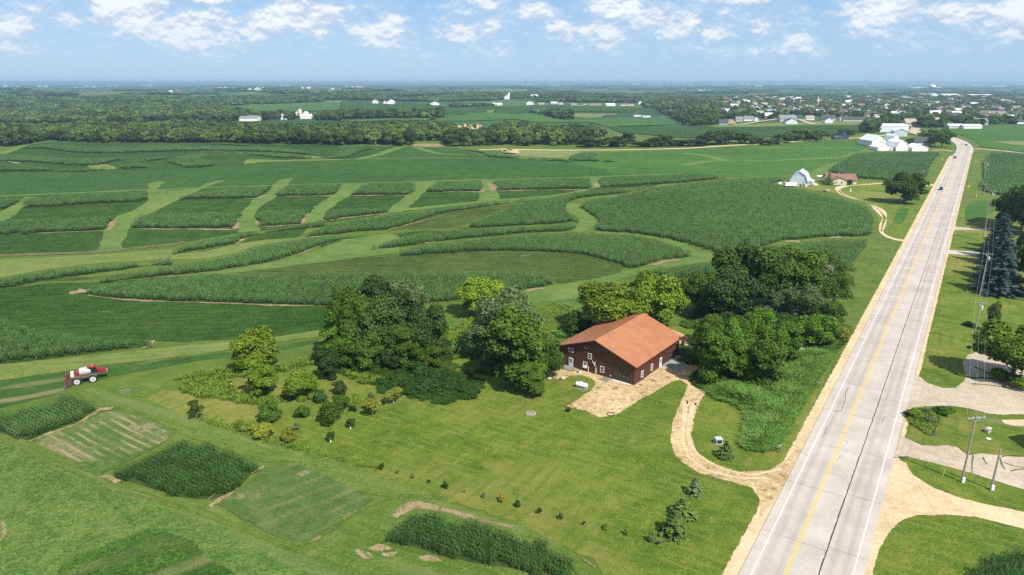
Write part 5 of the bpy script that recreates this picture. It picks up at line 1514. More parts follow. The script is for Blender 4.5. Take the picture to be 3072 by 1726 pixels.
# ------------------------------------------------------------------ brown barn house
def framed(name, P0, heading, z=None):
    """empty whose +x runs along 'heading' (degrees clockwise from the view direction), +y to its left"""
    e = empty(name, (P0[0], P0[1], float(T(*P0)) if z is None else z), math.pi / 2 - R(heading))
    return e

M_BROWN = plain('brown_steel_siding', (.115, .042, .032), .55, var=.10, scale=.8)
M_BROWN_D = plain('dark_brown_trim', (.070, .028, .022), .5)
M_ROOF = plain('copper_brown_steel_roof', (.44, .185, .088), .40, metal=.2, spec=.3, var=.10, scale=.35)
M_DOOR_D = plain('charcoal_overhead_door', (.045, .035, .030), .45)
M_WH = plain('white_vinyl', (.80, .79, .77), .5, var=.04)
M_GLASS = plain('window_glass', (.012, .016, .022), .08, spec=.8, var=.05)
M_GREYDECK = plain('weathered_boards', (.24, .21, .18), .85, var=.25, scale=4)
M_PAVER = plain('grey_pavers', (.19, .18, .17), .9, var=.2, scale=4)
M_APRON = plain('grey_concrete', (.27, .255, .24), .85, var=.15, scale=.7)
M_PIPE = plain('galvanised_metal', (.55, .55, .55), .4, metal=.4)
M_TANK = plain('white_tank_paint', (.82, .82, .80), .3, var=.03)
M_DARK = plain('black_plastic', (.02, .02, .02), .5)
M_STONE = plain('limestone', (.45, .40, .33), .9, var=.25, scale=2, bump=.5)

def build_barn():
    BW, BL, HE, HR = 18.8, 21.4, 4.35, 7.75
    # local frame: x along the gable front (from the near corner to the left), y along the long side (away)
    ax = Vector((-.793, .609, 0)); ay = Vector((.609, .793, 0))
    Mx = Matrix(((ax.x, ay.x, 0), (ax.y, ay.y, 0), (0, 0, 1))).to_4x4()
    e = empty('barn_house', (25.3, 129.3, .07), 0)
    tag(e, 'large brown steel-clad barn house with a copper-coloured gable roof', 'barn')
    def add(mb, name, mat, parent=e, sm=False):
        mb.V = [tuple(Mx @ Vector(v)) for v in mb.V]
        # frame is left-handed: keep the faces outward
        mb.F = [tuple(reversed(f)) for f in mb.F]
        return mb.build(name, mat, parent, sm)
    W2 = BW / 2
    body = [(0, 0), (BW, 0), (BW, HE - .15), (W2, HR - .2), (0, HE - .15)]
    add(MB().prism(body, 0, BL), 'wall', M_BROWN)
    # standing ribs of the siding
    ribs = MB()
    for i in range(int(BW / .3)):
        x = .15 + i * .3
        if .7 < x < 5.3:
            z0 = 4.2
        else:
            z0 = .25
        zt = HE - .2 + (HR - HE - .1) * (1 - abs(x - W2) / W2)
        if zt > z0:
            ribs.box(x - .03, x + .03, -.035, .0, z0, zt)
    for i in range(int(BL / .3)):
        y = .15 + i * .3
        if 15.3 < y < 20.5:
            z0 = 2.4
        else:
            z0 = .25
        ribs.box(-.035, 0, y - .03, y + .03, z0, HE - .3)
    tag(add(ribs, 'siding_rib', M_BROWN_D), kind='stuff')
    # roof planes
    sl = (HR - HE) / W2
    for side, nm in ((0, 'roof'), (1, 'roof')):
        r = MB()
        ov = .55
        if side == 0:
            prof = [(-ov, HE - ov * sl), (W2, HR), (W2, HR + .14), (-ov, HE - ov * sl + .14)]
        else:
            prof = [(W2, HR), (BW + ov, HE - ov * sl), (BW + ov, HE - ov * sl + .14), (W2, HR + .14)]
        r.prism(prof, -.6, BL + .5)
        ro = add(r, nm, M_ROOF)
        rb = MB()
        for i in range(int((BL + 1.1) / .46)):
            y = -.55 + i * .46
            xs = (-ov, W2 - .15) if side == 0 else (W2 + .15, BW + ov)
            zs = [HE + (W2 - abs(x - W2)) * sl + .14 for x in xs]
            V = []
            for x, z in zip(xs, zs):
                V += [(x, y - .02, z), (x, y + .02, z), (x, y + .02, z + .025), (x, y - .02, z + .025)]
            rb.add(V, [(0, 1, 5, 4), (1, 2, 6, 5), (2, 3, 7, 6), (3, 0, 4, 7)])
        tag(add(rb, 'roof_seam', M_ROOF), kind='stuff').parent = ro
    add(MB().prism([(W2 - .25, HR + .06), (W2, HR + .19), (W2 + .25, HR + .06), (W2, HR + .165)], -.61, BL + .51), 'ridge_cap', M_ROOF)
    # barge boards and eave trim
    for yy in (-.66, BL + .5):
        t = MB()
        t.prism([(-.58, HE - .58 * sl - .14), (W2, HR - .12), (W2, HR + .1), (-.58, HE - .58 * sl + .1)], yy, yy + .06)
        t.prism([(W2, HR - .12), (BW + .58, HE - .58 * sl - .14), (BW + .58, HE - .58 * sl + .1), (W2, HR + .1)], yy, yy + .06)
        add(t, 'barge_board', M_BROWN_D)
    add(MB().box(-.68, -.56, -.58, BL + .5, HE - .33, HE - .18), 'gutter', M_BROWN)
    add(MB().box(BW + .56, BW + .68, -.58, BL + .5, HE - .33, HE - .18), 'gutter', M_BROWN)
    add(MB().box(-.06, .14, -.06, .14, 0, HE - .25), 'corner_trim', M_BROWN)
    # openings. front: plane y=0 facing -y ; side: plane x=0 facing -x
    def fbox(m, x0, x1, z0, z1, d0, d1, side):
        return m.box(x0, x1, -d1, -d0, z0, z1) if side == 'f' else m.box(-d1, -d0, x0, x1, z0, z1)
    def window(x0, x1, z0, z1, side, horiz=False):
        fr = MB()
        w = .11
        fbox(fr, x0, x0 + w, z0, z1, -.02, .10, side); fbox(fr, x1 - w, x1, z0, z1, -.02, .10, side)
        fbox(fr, x0 + w, x1 - w, z0, z0 + w, -.02, .10, side); fbox(fr, x0 + w, x1 - w, z1 - w, z1, -.02, .10, side)
        f = add(fr, 'window', M_WH)
        if horiz:
            xm = (x0 + x1) / 2
            add(fbox(MB(), xm - .03, xm + .03, z0 + w, z1 - w, .0, .075, side), 'mullion', M_WH, f)
            for a, b in ((x0 + w, xm - .03), (xm + .03, x1 - w)):
                add(fbox(MB(), a, b, z0 + w, z1 - w, .0, .055, side), 'pane', M_GLASS, f)
        else:
            zm = (z0 + z1) / 2
            add(fbox(MB(), x0 + w, x1 - w, zm - .04, zm + .04, .0, .075, side), 'mullion', M_WH, f)
            for a, b in ((z0 + w, zm - .04), (zm + .04, z1 - w)):
                add(fbox(MB(), x0 + w, x1 - w, a, b, .0, .055, side), 'pane', M_GLASS, f)
        return f
    window(15.0, 16.3, 3.55, 4.4, 'f', True)
    window(10.4, 11.3, 3.1, 4.4, 'f')
    wac = window(11.45, 12.45, .85, 2.15, 'f')
    window(7.25, 8.2, .85, 2.2, 'f')
    add(MB().box(11.6, 12.3, -.45, -.1, .9, 1.3), 'air_conditioner', M_WH, wac)
    window(2.7, 3.65, .75, 2.15, 's')
    window(7.2, 8.1, .75, 2.15, 's')
    window(19.8, 20.65, 3.05, 3.95, 's')
    # person doors
    for (x0, x1, side) in ((15.05, 16.15, 'f'), (11.45, 12.5, 's')):
        d = add(fbox(MB(), x0, x1, .05, 2.2, -.02, .07, side), 'door', M_WH)
        add(fbox(MB(), x0 + .1, x1 - .1, .12, 2.1, .06, .09, side), 'door_leaf', plain('door_leaf_grey', (.60, .64, .64), .5), d)
        pm = MB()
        for r_ in range(3):
            for c_ in range(3):
                px = x0 + .2 + c_ * .24
                fbox(pm, px, px + .17, 1.15 + r_ * .28, 1.36 + r_ * .28, .088, .10, side)
        add(pm, 'door_panes', M_GLASS, d)
    # overhead doors with panels
    for (x0, x1, zt, side, rows) in ((.85, 5.05, 3.9, 'f', 5), (15.5, 20.3, 2.15, 's', 4)):
        d = add(fbox(MB(), x0, x1, .02, zt, -.02, .03, side), 'overhead_door', M_DARK)
        hh = (zt - .05) / rows
        for r_ in range(rows):
            add(fbox(MB(), x0 + .03, x1 - .03, .04 + r_ * hh, .04 + (r_ + 1) * hh - .03, .0, .06, side), 'door_panel', M_DOOR_D, d)
        jm = MB()
        fbox(jm, x0 - .16, x0, 0, zt + .15, -.02, .09, side); fbox(jm, x1, x1 + .16, 0, zt + .15, -.02, .09, side); fbox(jm, x0, x1, zt, zt + .15, -.02, .09, side)
        add(jm, 'door_trim', M_BROWN, d)
        for q in range(4):
            px = x0 + .5 + q * (x1 - x0 - 1.4) / 3
            add(fbox(MB(), px, px + .45, 1.30, 1.335, .062, .075, side), 'door_light_strip', M_PIPE, d)
        add(fbox(MB(), x0 - .1, x1 + .1, .0, .03, .1, .4, side), 'sill', M_WH, d)
    # gable lamps, meters, vents
    for x in (11.6, 12.2):
        add(MB().lathe([(.02, 0), (.11, .05), (.12, .16), (.05, .22)], 8, x, -.12, Matrix.Translation((0, 0, 5.35))), 'gable_lamp', M_WH)
    ant = MB()
    ant.tube([(9.6, -.15, 2.35), (9.95, -.3, 2.75), (10.0, -.25, 3.1)], [.09, .06, .02], 5)
    ant.tube([(9.6, -.15, 2.35), (9.3, -.3, 2.7), (9.35, -.25, 3.0)], [.09, .06, .02], 5)
    ant.box(9.5, 9.7, -.2, 0, 2.0, 2.5)
    add(ant, 'antler_mount', M_WH)
    m = MB(); m.box(9.0, 9.3, -.2, 0, .3, 1.35); m.tube([(9.15, -.1, 1.3), (9.15, -.1, 1.9), (9.5, -.1, 1.95)], .06, 5); m.tube([(9.4, -.14, 0), (9.4, -.14, 1.8)], .05, 5)
    add(m, 'meter_box', M_PIPE)
    m = MB(); m.tube([(11.05, -.14, 0), (11.05, -.14, 1.1)], .06, 6); m.lathe([(.08, 0), (.08, .2)], 8, 11.05, -.14, Matrix.Translation((0, 0, 1.1)))
    add(m, 'vent_pipe', M_WH)
    add(MB().box(5.55, 5.75, -.12, 0, .5, .75), 'outlet_box', M_WH)
    # stove pipe through the far slope
    px, py = 15.6, 18.5
    zr = HR - (px - W2) * sl
    m = MB(); m.tube([(px, py, zr - .2), (px, py, zr + 2.3)], .13, 8); m.lathe([(.2, 0), (.2, .16), (.05, .24)], 8, px, py, Matrix.Translation((0, 0, zr + 2.3)))
    add(m, 'stove_pipe', M_PIPE)
    # ground slabs
    P = lambda x, y, z=0: tuple(Vector((25.3, 129.3, z)) + Mx @ Vector((x, y, 0)))
    def slab_thing(name, x0, x1, y0, y1, h, mat, label, cat, boards=0, axis='x'):
        t_ = empty(name, P((x0 + x1) / 2, (y0 + y1) / 2, .07), 0)
        tag(t_, label, cat)
        cx, cy_ = (x0 + x1) / 2, (y0 + y1) / 2
        def put(mb, nm, mt):
            mb.V = [tuple(Mx @ Vector((v[0] - cx, v[1] - cy_, v[2]))) for v in mb.V]
            mb.F = [tuple(reversed(f)) for f in mb.F]
            return mb.build(nm, mt, t_)
        if not boards:
            put(MB().box(x0, x1, y0, y1, -.05, h), name + '_slab', mat)
        else:
            put(MB().box(x0 + .05, x1 - .05, y0 + .05, y1 - .05, -.05, h * .5), 'frame', M_DARK)
            if axis == 'x':
                bw = (y1 - y0) / boards
                for q in range(boards):
                    put(MB().box(x0, x1, y0 + q * bw + .015, y0 + (q + 1) * bw - .015, h * .5, h), 'board', mat)
            else:
                bw = (x1 - x0) / boards
                for q in range(boards):
                    put(MB().box(x0 + q * bw + .015, x0 + (q + 1) * bw - .015, y0, y1, h * .5, h), 'board', mat)
        return t_
    slab_thing('concrete_apron', -4.6, -.1, 12.2, 21.2, .06, M_APRON, 'grey concrete apron in front of the side garage door of the brown barn', 'apron')
    slab_thing('wooden_deck', 14.3, 17.2, -2.1, -.12, .25, M_GREYDECK, 'low weathered wooden deck outside the white front door', 'deck', 9, 'y')
    # stone pad of separate slabs
    t_ = empty('paving_pad', P(6.3, -1.2, .07), 0)
    tag(t_, 'small pad of grey paving slabs left of the large overhead door', 'paving')
    for i in range(5):
        for j in range(4):
            mb = MB().box(-1.0 + j * .5 + .02, -1.0 + (j + 1) * .5 - .02, -1.05 + i * .42 + .015, -1.05 + (i + 1) * .42 - .015, -.05, .05 + .01 * ((i * 3 + j) % 3))
            mb.V = [tuple(Mx @ Vector(v)) for v in mb.V]; mb.F = [tuple(reversed(f)) for f in mb.F]
            mb.build('paving_slab', M_PAVER, t_)
    return e, P
BARN, BP = build_barn()

def thing(name, label, cat, xy, rz=0, group=None, dz=0.07):
    e = empty(name, (xy[0], xy[1], float(T(*xy)) + dz), rz)
    return tag(e, label, cat, group)

# propane tank
p = Z4((550, 1085))[0]
t = thing('propane_tank', 'white propane tank lying on the lawn beside the brown barn', 'tank', p, math.radians(-27))
n = 14
prof = [(.05, -1.35), (.28, -1.3), (.45, -1.1), (.5, -.9), (.5, .9), (.45, 1.1), (.28, 1.3), (.05, 1.35)]
Mt = Matrix.Translation((0, 0, .72)) @ Matrix.Rotation(R(90), 4, 'Y')
MB().lathe(prof, 16, M=Mt).build('tank_shell', M_TANK, t, True)
MB().lathe([(.2, 0), (.2, .2), (.08, .26)], 10, M=Matrix.Translation((-.1, 0, 1.19))).build('valve_dome', M_TANK, t)
for s in (-.75, .75):
    MB().box(s - .1, s + .1, -.42, .42, 0, .34).build('foot', M_APRON, t)
MB().box(-1.3, 1.3, -.55, .55, -.05, .02).build('base_slab', M_APRON, t)

# stones, pots, fire rings, odds and ends
def rock(xy, r, seed, label, mat=M_STONE):
    rs = np.random.RandomState(seed)
    V, F = core_blob((0, 0, 0), 1, rs)
    V = V * np.array([r * 1.2, r, r * .65]) * rs.uniform(.85, 1.15, (len(V), 1))
    V[:, 2] += r * .35
    o = link(bpy.data.objects.new('boulder', fastmesh('boulder', V, F, mat)))
    o.location = (xy[0], xy[1], float(T(*xy)) + .05)
    return tag(o, label, 'boulder')
rock(Z4((183, 985))[0], .5, 1, 'pale boulder nearest the tree at the left end of the gravel yard')
rock(Z4((335, 982))[0], .6, 2, 'larger grey-white boulder on the lawn edge left of the propane tank')
def ring(xy, r, label, stones=True, mat=M_STONE, name='fire_ring'):
    e = thing(name, label, 'fire ring', xy)
    rr = random.Random(int(xy[0] * 10))
    if stones:
        for k in range(14):
            a = 2 * math.pi * k / 14
            rs = np.random.RandomState(k)
            V, F = core_blob((math.cos(a) * r, math.sin(a) * r, .08), .15, rs)
            link(bpy.data.objects.new('stone', fastmesh('stone', V, F, mat)), e)
        MB().lathe([(r * .8, -.02), (r * .8, .02)], 12).build('ash', M_GREYDECK, e)
    else:
        pr = [(r, 0), (r, .18), (r - .05, .18), (r - .05, 0)]
        m = MB(); nn = 18
        V = []; F = []
        for k in range(nn):
            a = 2 * math.pi * k / nn
            V += [(q[0] * math.cos(a), q[0] * math.sin(a), q[1]) for q in pr]
        for k in range(nn):
            for q in range(4):
                F.append((k * 4 + q, k * 4 + (q + 1) % 4, ((k + 1) % nn) * 4 + (q + 1) % 4, ((k + 1) % nn) * 4 + q))
        m.add(V, F).build('steel_rim', mat, e)
    return e
ring(W('E', 1428, 1363), .85, 'ring of pale stones round a fire pit on the lawn')
ring(Z4((882, 1390))[0], .75, 'dark steel fire ring at the lower tip of the gravel yard', False, M_DARK)
ring(Z4((400, 1293))[0], .8, 'rusty ring at the left tip of the gravel yard', False, plain('rust', (.18, .08, .04), .9))
p = Z4((400, 1355))[0]
t = thing('garden_cart', 'small dark cart standing on the lawn beside the gravel yard', 'cart', p, .6)
MB().box(-.5, .5, -.3, .3, .35, .6).build('tray', M_DARK, t)
MB().tube([(.5, 0, .5), (1.0, 0, .95)], .03, 5).build('handle', M_PIPE, t)
for s in (-.3, .3):
    MB().lathe([(.2, -.04), (.2, .04)], 10, M=Matrix.Translation((0, s, .2)) @ Matrix.Rotation(R(90), 4, 'X')).build('wheel', M_DARK, t)
p = Z4((530, 912))[0]
t = thing('planter', 'white planter tub against the front wall of the brown barn', 'planter', p)
MB().lathe([(.3, 0), (.42, .6), (.44, .62), (.4, .62)], 12).build('tub', M_WH, t)
MB().lathe([(.38, .55), (.3, .7), (.1, .8)], 8).build('soil_and_plant', LEAF['lush'], t)
p = Z4((225, 885))[0]
t = thing('garden_bench', 'small grey bench under the tree beside the deck', 'bench', p, .4)
MB().box(-.7, .7, -.22, .22, .38, .45).build('seat', M_GREYDECK, t)
for s in (-.55, .55):
    MB().box(s - .05, s + .05, -.2, .2, 0, .38).build('leg', M_GREYDECK, t)
for (u, v, rz_, lab) in ((1738, 555, .3, 'rusty iron stove standing in the yard behind the barn corner'), (1708, 600, .9, 'rusty iron frame leaning beside the rusty stove')):
    p = Z4((u, v))[0]
    t = thing('scrap_iron', lab, 'scrap', p, rz_)
    MB().box(-.4, .4, -.3, .3, .25, 1.3).build('box', plain('rusty_iron', (.10, .05, .035), .9), t)
    for sx in (-.35, .35):
        MB().box(sx - .04, sx + .04, -.28, .28, 0, .25).build('leg', M_DARK, t)
    MB().tube([(0, 0, 1.3), (0, .1, 1.9)], .08, 6).build('flue', M_DARK, t)

# utility box, mailboxes
p = W('I', 268, 452)
t = thing('utility_box', 'pale green transformer box on the lawn inside the driveway bend', 'utility box', p, .1)
MB().box(-.55, .55, -.5, .5, 0, .85).build('cabinet', plain('utility_green', (.34, .45, .40), .5), t)
MB().box(-.6, .6, -.55, .55, .85, .93).build('lid', plain('utility_green_light', (.42, .55, .50), .5), t)
MB().box(-.4, .4, -.53, -.5, .15, .75).build('grille', M_DARK, t)
MB().box(-.75, .75, -.7, .7, -.05, .05).build('pad', M_APRON, t)
for (q, lab, c, hh) in ((W('F', 1027, 1170), 'dark mailbox on a thick post at the highway shoulder', (.05, .05, .055), 1.25), (W('I', 727, 525), 'brown mailbox with white side on a thin post by the reeds', (.30, .25, .22), 1.15)):
    t = thing('mailbox', lab, 'mailbox', q, -HD)
    MB().box(-.07, .07, -.07, .07, -.2, hh).build('post', plain('post_wood', (.16, .09, .06), .9), t)
    m = MB(); m.prism([(-.14, hh), (.14, hh), (.14, hh + .2), (.08, hh + .3), (-.08, hh + .3), (-.14, hh + .2)], -.32, .32)
    m.build('box', plain('mailbox_metal_%d' % int(c[0] * 100), c, .4), t)
    MB().box(-.12, .12, -.345, -.325, hh + .02, hh + .25).build('door', M_PIPE, t)
    MB().box(-.3, -.16, -.25, .25, hh - .2, hh + .05).build('newspaper_tube', M_WH, t)

# ------------------------------------------------------------------ power poles
POLE = plain('grey_pole_wood', (.30, .27, .24), .85, var=.15, scale=3)
def pole(base, h, label, arm=True, can=False, ang=-HD, tall_arm=1.25, box=False):
    x, y = base
    e = thing('power_pole', label, 'utility pole', base, ang, dz=0)
    MB().tube([(0, 0, -.3), (0, 0, h)], [.17, .11], 8).build('pole', POLE, e)
    if arm:
        a = MB().box(-tall_arm, tall_arm, -.16, -.05, h - .55, h - .42); a = a.build('crossarm', POLE, e)
        for k in (-tall_arm + .1, -.5, .5, tall_arm - .1):
            MB().lathe([(.05, 0), (.07, .05), (.05, .12), (.03, .18)], 6, M=Matrix.Translation((k, -.1, h - .42))).build('insulator', M_WH, a)
        br = MB(); br.tube([(-tall_arm * .55, -.12, h - .5), (0, -.12, h - 1.2)], .025, 4); br.tube([(tall_arm * .55, -.12, h - .5), (0, -.12, h - 1.2)], .025, 4)
        br.build('brace', M_PIPE, e)
    if can:
        MB().lathe([(.24, 0), (.26, .05), (.26, .8), (.2, .88)], 10, M=Matrix.Translation((.42, 0, h - 2.1))).build('transformer', plain('transformer_grey', (.62, .65, .66), .4), e)
    if box:
        MB().box(-.22, .22, -.35, -.15, .1, .95).build('meter_cabinet', M_WH, e)
    return e
def pdist(q, apex):
    (x, y), h, w = measure(*q, apex, 10)
    return (x, y), h
PO = []
b, h = pdist((2885, 1447), 1245); pole(b, h, 'tallest power pole with wide crossarms in the grass island by the gravel lane', ang=R(8), tall_arm=1.5, box=True); PO.append((b, h))
b2, h2 = pdist((2973, 1470), 1348); pole(b2, h2, 'bare pole without crossarm right of the tallest power pole', arm=False, ang=0, box=True)
b, h = pdist(S('F', 2185, 825), S('F', 0, 510)[1]); pole(b, h, 'power pole with transformer on the lawn left of the arborvitae', can=True, ang=-HD + R(15)); PO.append((b, h))
b, h = pdist(S('F', 2235, 480), S('F', 0, 145)[1]); pole(b, h, 'power pole with transformer beside the nearest blue spruce', can=True); PO.append((b, h))
b, h = pdist((2760 + 812 / 4.256, 560 + 628 / 4.256), 560 + 45 / 4.256); pole(b, h, 'power pole with transformer and white crossarm by the big leafy trees', can=True); PO.append((b, h))
b, h = pdist((2780 + 632 / 3.72, 400 + 712 / 3.72), 400 + 555 / 3.72); pole(b, h, 'power pole in front of the corn right of the highway', can=False); PO.append((b, h))
b, h = pdist((2780 + 622 / 3.72, 400 + 600 / 3.72), 400 + 322 / 3.72); pole(b, h, 'dark power pole at the corn edge before the side road', can=True); PO.append((b, h))
b, h = pdist((2780 + 640 / 3.72, 400 + 420 / 3.72), 400 + 235 / 3.72); pole(b, h, 'power pole nearest the side road junction', can=False); PO.append((b, h))
WIRE = plain('aluminium_wire', (.35, .35, .36), .5)
def wire(a, b, sag=.9, rad=.012, label='power wires strung between roadside poles'):
    n = 10
    m = []
    for k in range(n + 1):
        t_ = k / n
        m.append((a[0] + (b[0] - a[0]) * t_, a[1] + (b[1] - a[1]) * t_, a[2] + (b[2] - a[2]) * t_ - sag * 4 * t_ * (1 - t_)))
    return m
for i in range(len(PO) - 1):
    (a, ha), (b, hb) = PO[i], PO[i + 1]
    e = empty('power_line', (a[0], a[1], float(T(*a)) + ha), 0)
    tag(e, ['power wires running from the tallest pole to the pole by the arborvitae', 'power wires above the lawn left of the nearest spruce', 'power wires in front of the blue spruce row', 'power wires past the big leafy trees at the right edge',
            'power wires along the corn field right of the highway', 'power wires over the corn edge before the side road'][i], 'power line')
    for k in (-1.1, 0, 1.1):
        pa = (a[0] + k * math.cos(HD), a[1] - k * math.sin(HD), ha - .3); pb = (b[0] + k * math.cos(HD), b[1] - k * math.sin(HD), hb - .3)
        mb = MB().tube([(p_[0] - a[0], p_[1] - a[1], p_[2] - ha) for p_ in wire(pa, pb)], .012, 3, cap=False)
        mb.build('wire', WIRE, e)
a, ha = PO[0]
e = tag(empty('power_line', (a[0], a[1], ha)), 'three bright wires leaving the tallest pole towards the right edge', 'power line')
for k in (-.9, 0, .9):
    MB().tube([(p_[0], p_[1], p_[2]) for p_ in wire((k, 0, -.3), (k + 42, -13, .3), 1.6)], .016, 3, cap=False).build('wire', WIRE, e)
e = tag(empty('power_line', (a[0], a[1], ha)), 'thin wire dropping from the tallest pole to the bottom edge', 'power line')
MB().tube(wire((0, 0, -.3), (-13, -55, .5), 1.2), .016, 3, cap=False).build('wire', WIRE, e)

# ------------------------------------------------------------------ culvert island
sheet('pond', catmull(WL('I', (1835, 330), (1870, 300), (1920, 250), (1945, 245), (1925, 290), (1905, 350), (1900, 400), (1870, 395)), True, .5), .075, plain('dark_water', (.012, .016, .020), .08, spec=.6), 1.5)
for (u, v, r, lf, lab) in ((1760, 240, 1.5, 'yellow', 'yellowish bush left of the dark ditch water'), (1810, 215, 1.2, 'grey', 'grey bush above the dark ditch water'), (1960, 205, 1.5, 'lush', 'bright green bush right of the dark ditch water'),
                           (1930, 190, 1.0, 'dark', 'dark bush at the top of the ditch island'), (2020, 195, .9, 'lush', 'low green weeds right of the bushes on the ditch island'), (1840, 270, 1.1, 'grey', 'dry brush at the ditch bank')):
    x, y = W('I', u, v + 25)
    plant('shrub%d' % (u % 4), lf, (x, y), r * 1.1, r * 2, lab, cat='shrub', name='bush')
for k, (u, v, s) in enumerate(((1880, 290, .35), (1850, 300, .4), (1900, 262, .35), (1840, 330, .3), (1915, 238, .3), (1870, 270, .3))):
    rock(W('I', u, v), s, 30 + k, 'grey rock %s the dark ditch water' % ('just above', 'on the bank left of', 'leaning over', 'at the left foot of', 'highest above', 'in the middle of the heap above')[k], M_APRON)
t = thing('culvert', 'rusty red culvert mouth beside the highway edge', 'culvert', W('I', 1700, 235), 0, dz=0)
m = MB(); m.lathe([(.45, -.8), (.5, -.8), (.5, .8), (.45, .8)], 12, M=Matrix.Translation((0, 0, .15)) @ Matrix.Rotation(R(90), 4, 'Y')); m.build('pipe', plain('culvert_rust', (.16, .06, .04), .9), t)
for (u, v, lab) in ((2295, 370, 'grey junction box lying on the ditch island'),):
    t = thing('junction_box', lab, 'box', W('I', u, v), .5, dz=0)
    MB().box(-.5, .5, -.35, .35, 0, .6).build('body', plain('box_grey', (.40, .37, .33), .7), t); MB().box(-.55, .55, -.4, .4, .6, .68).build('lid', M_APRON, t)
for (u, v, lab) in ((2310, 340, 'white cover plate above the grey junction box'), (2305, 420, 'white cover plate below the grey junction box')):
    t = thing('cover_plate', lab, 'cover', W('I', u, v), .1, dz=0)
    MB().lathe([(.4, 0), (.4, .08), (.3, .12)], 10).build('plate', M_WH, t)
t = thing('marker_post', 'thin yellow marker post leaning in the grass island', 'marker', W('I', 1955, 715), 0, dz=0)
MB().tube([(0, 0, 0), (.35, .2, 1.7)], .05, 5).build('rod', plain('marker_yellow', (.55, .5, .1), .6), t)

# ------------------------------------------------------------------ generic farm and town buildings
COLW = {
 'white': plain('white_siding', (.76, .76, .74), .6, var=.06), 'cream': plain('cream_siding', (.60, .53, .42), .7, var=.08), 'blue': plain('blue_grey_siding', (.30, .40, .50), .6),
 'grey': plain('grey_siding', (.46, .47, .48), .6), 'red': plain('red_brick', (.30, .13, .10), .8), 'tan': plain('tan_siding', (.52, .44, .34), .7), 'pink': plain('salmon_brick', (.55, .33, .25), .7),
 'teal': plain('teal_steel', (.35, .50, .50), .5), 'navy': plain('navy_steel', (.05, .07, .11), .5), 'steel': plain('blue_white_steel', (.62, .68, .75), .45)}
COLR = {
 'grey': plain('grey_shingles', (.20, .20, .21), .9, var=.12, scale=.6), 'dark': plain('dark_shingles', (.065, .068, .08), .9), 'brown': plain('brown_shingles', (.22, .12, .09), .9, var=.18, scale=.8), 'white': plain('white_steel_roof', (.80, .81, .82), .45, var=.03),
 'steel': plain('pale_steel_roof', (.58, .64, .70), .4, var=.1, scale=.3), 'red': plain('maroon_shingles', (.26, .12, .11), .9), 'tan': plain('tan_shingles', (.36, .30, .24), .9)}

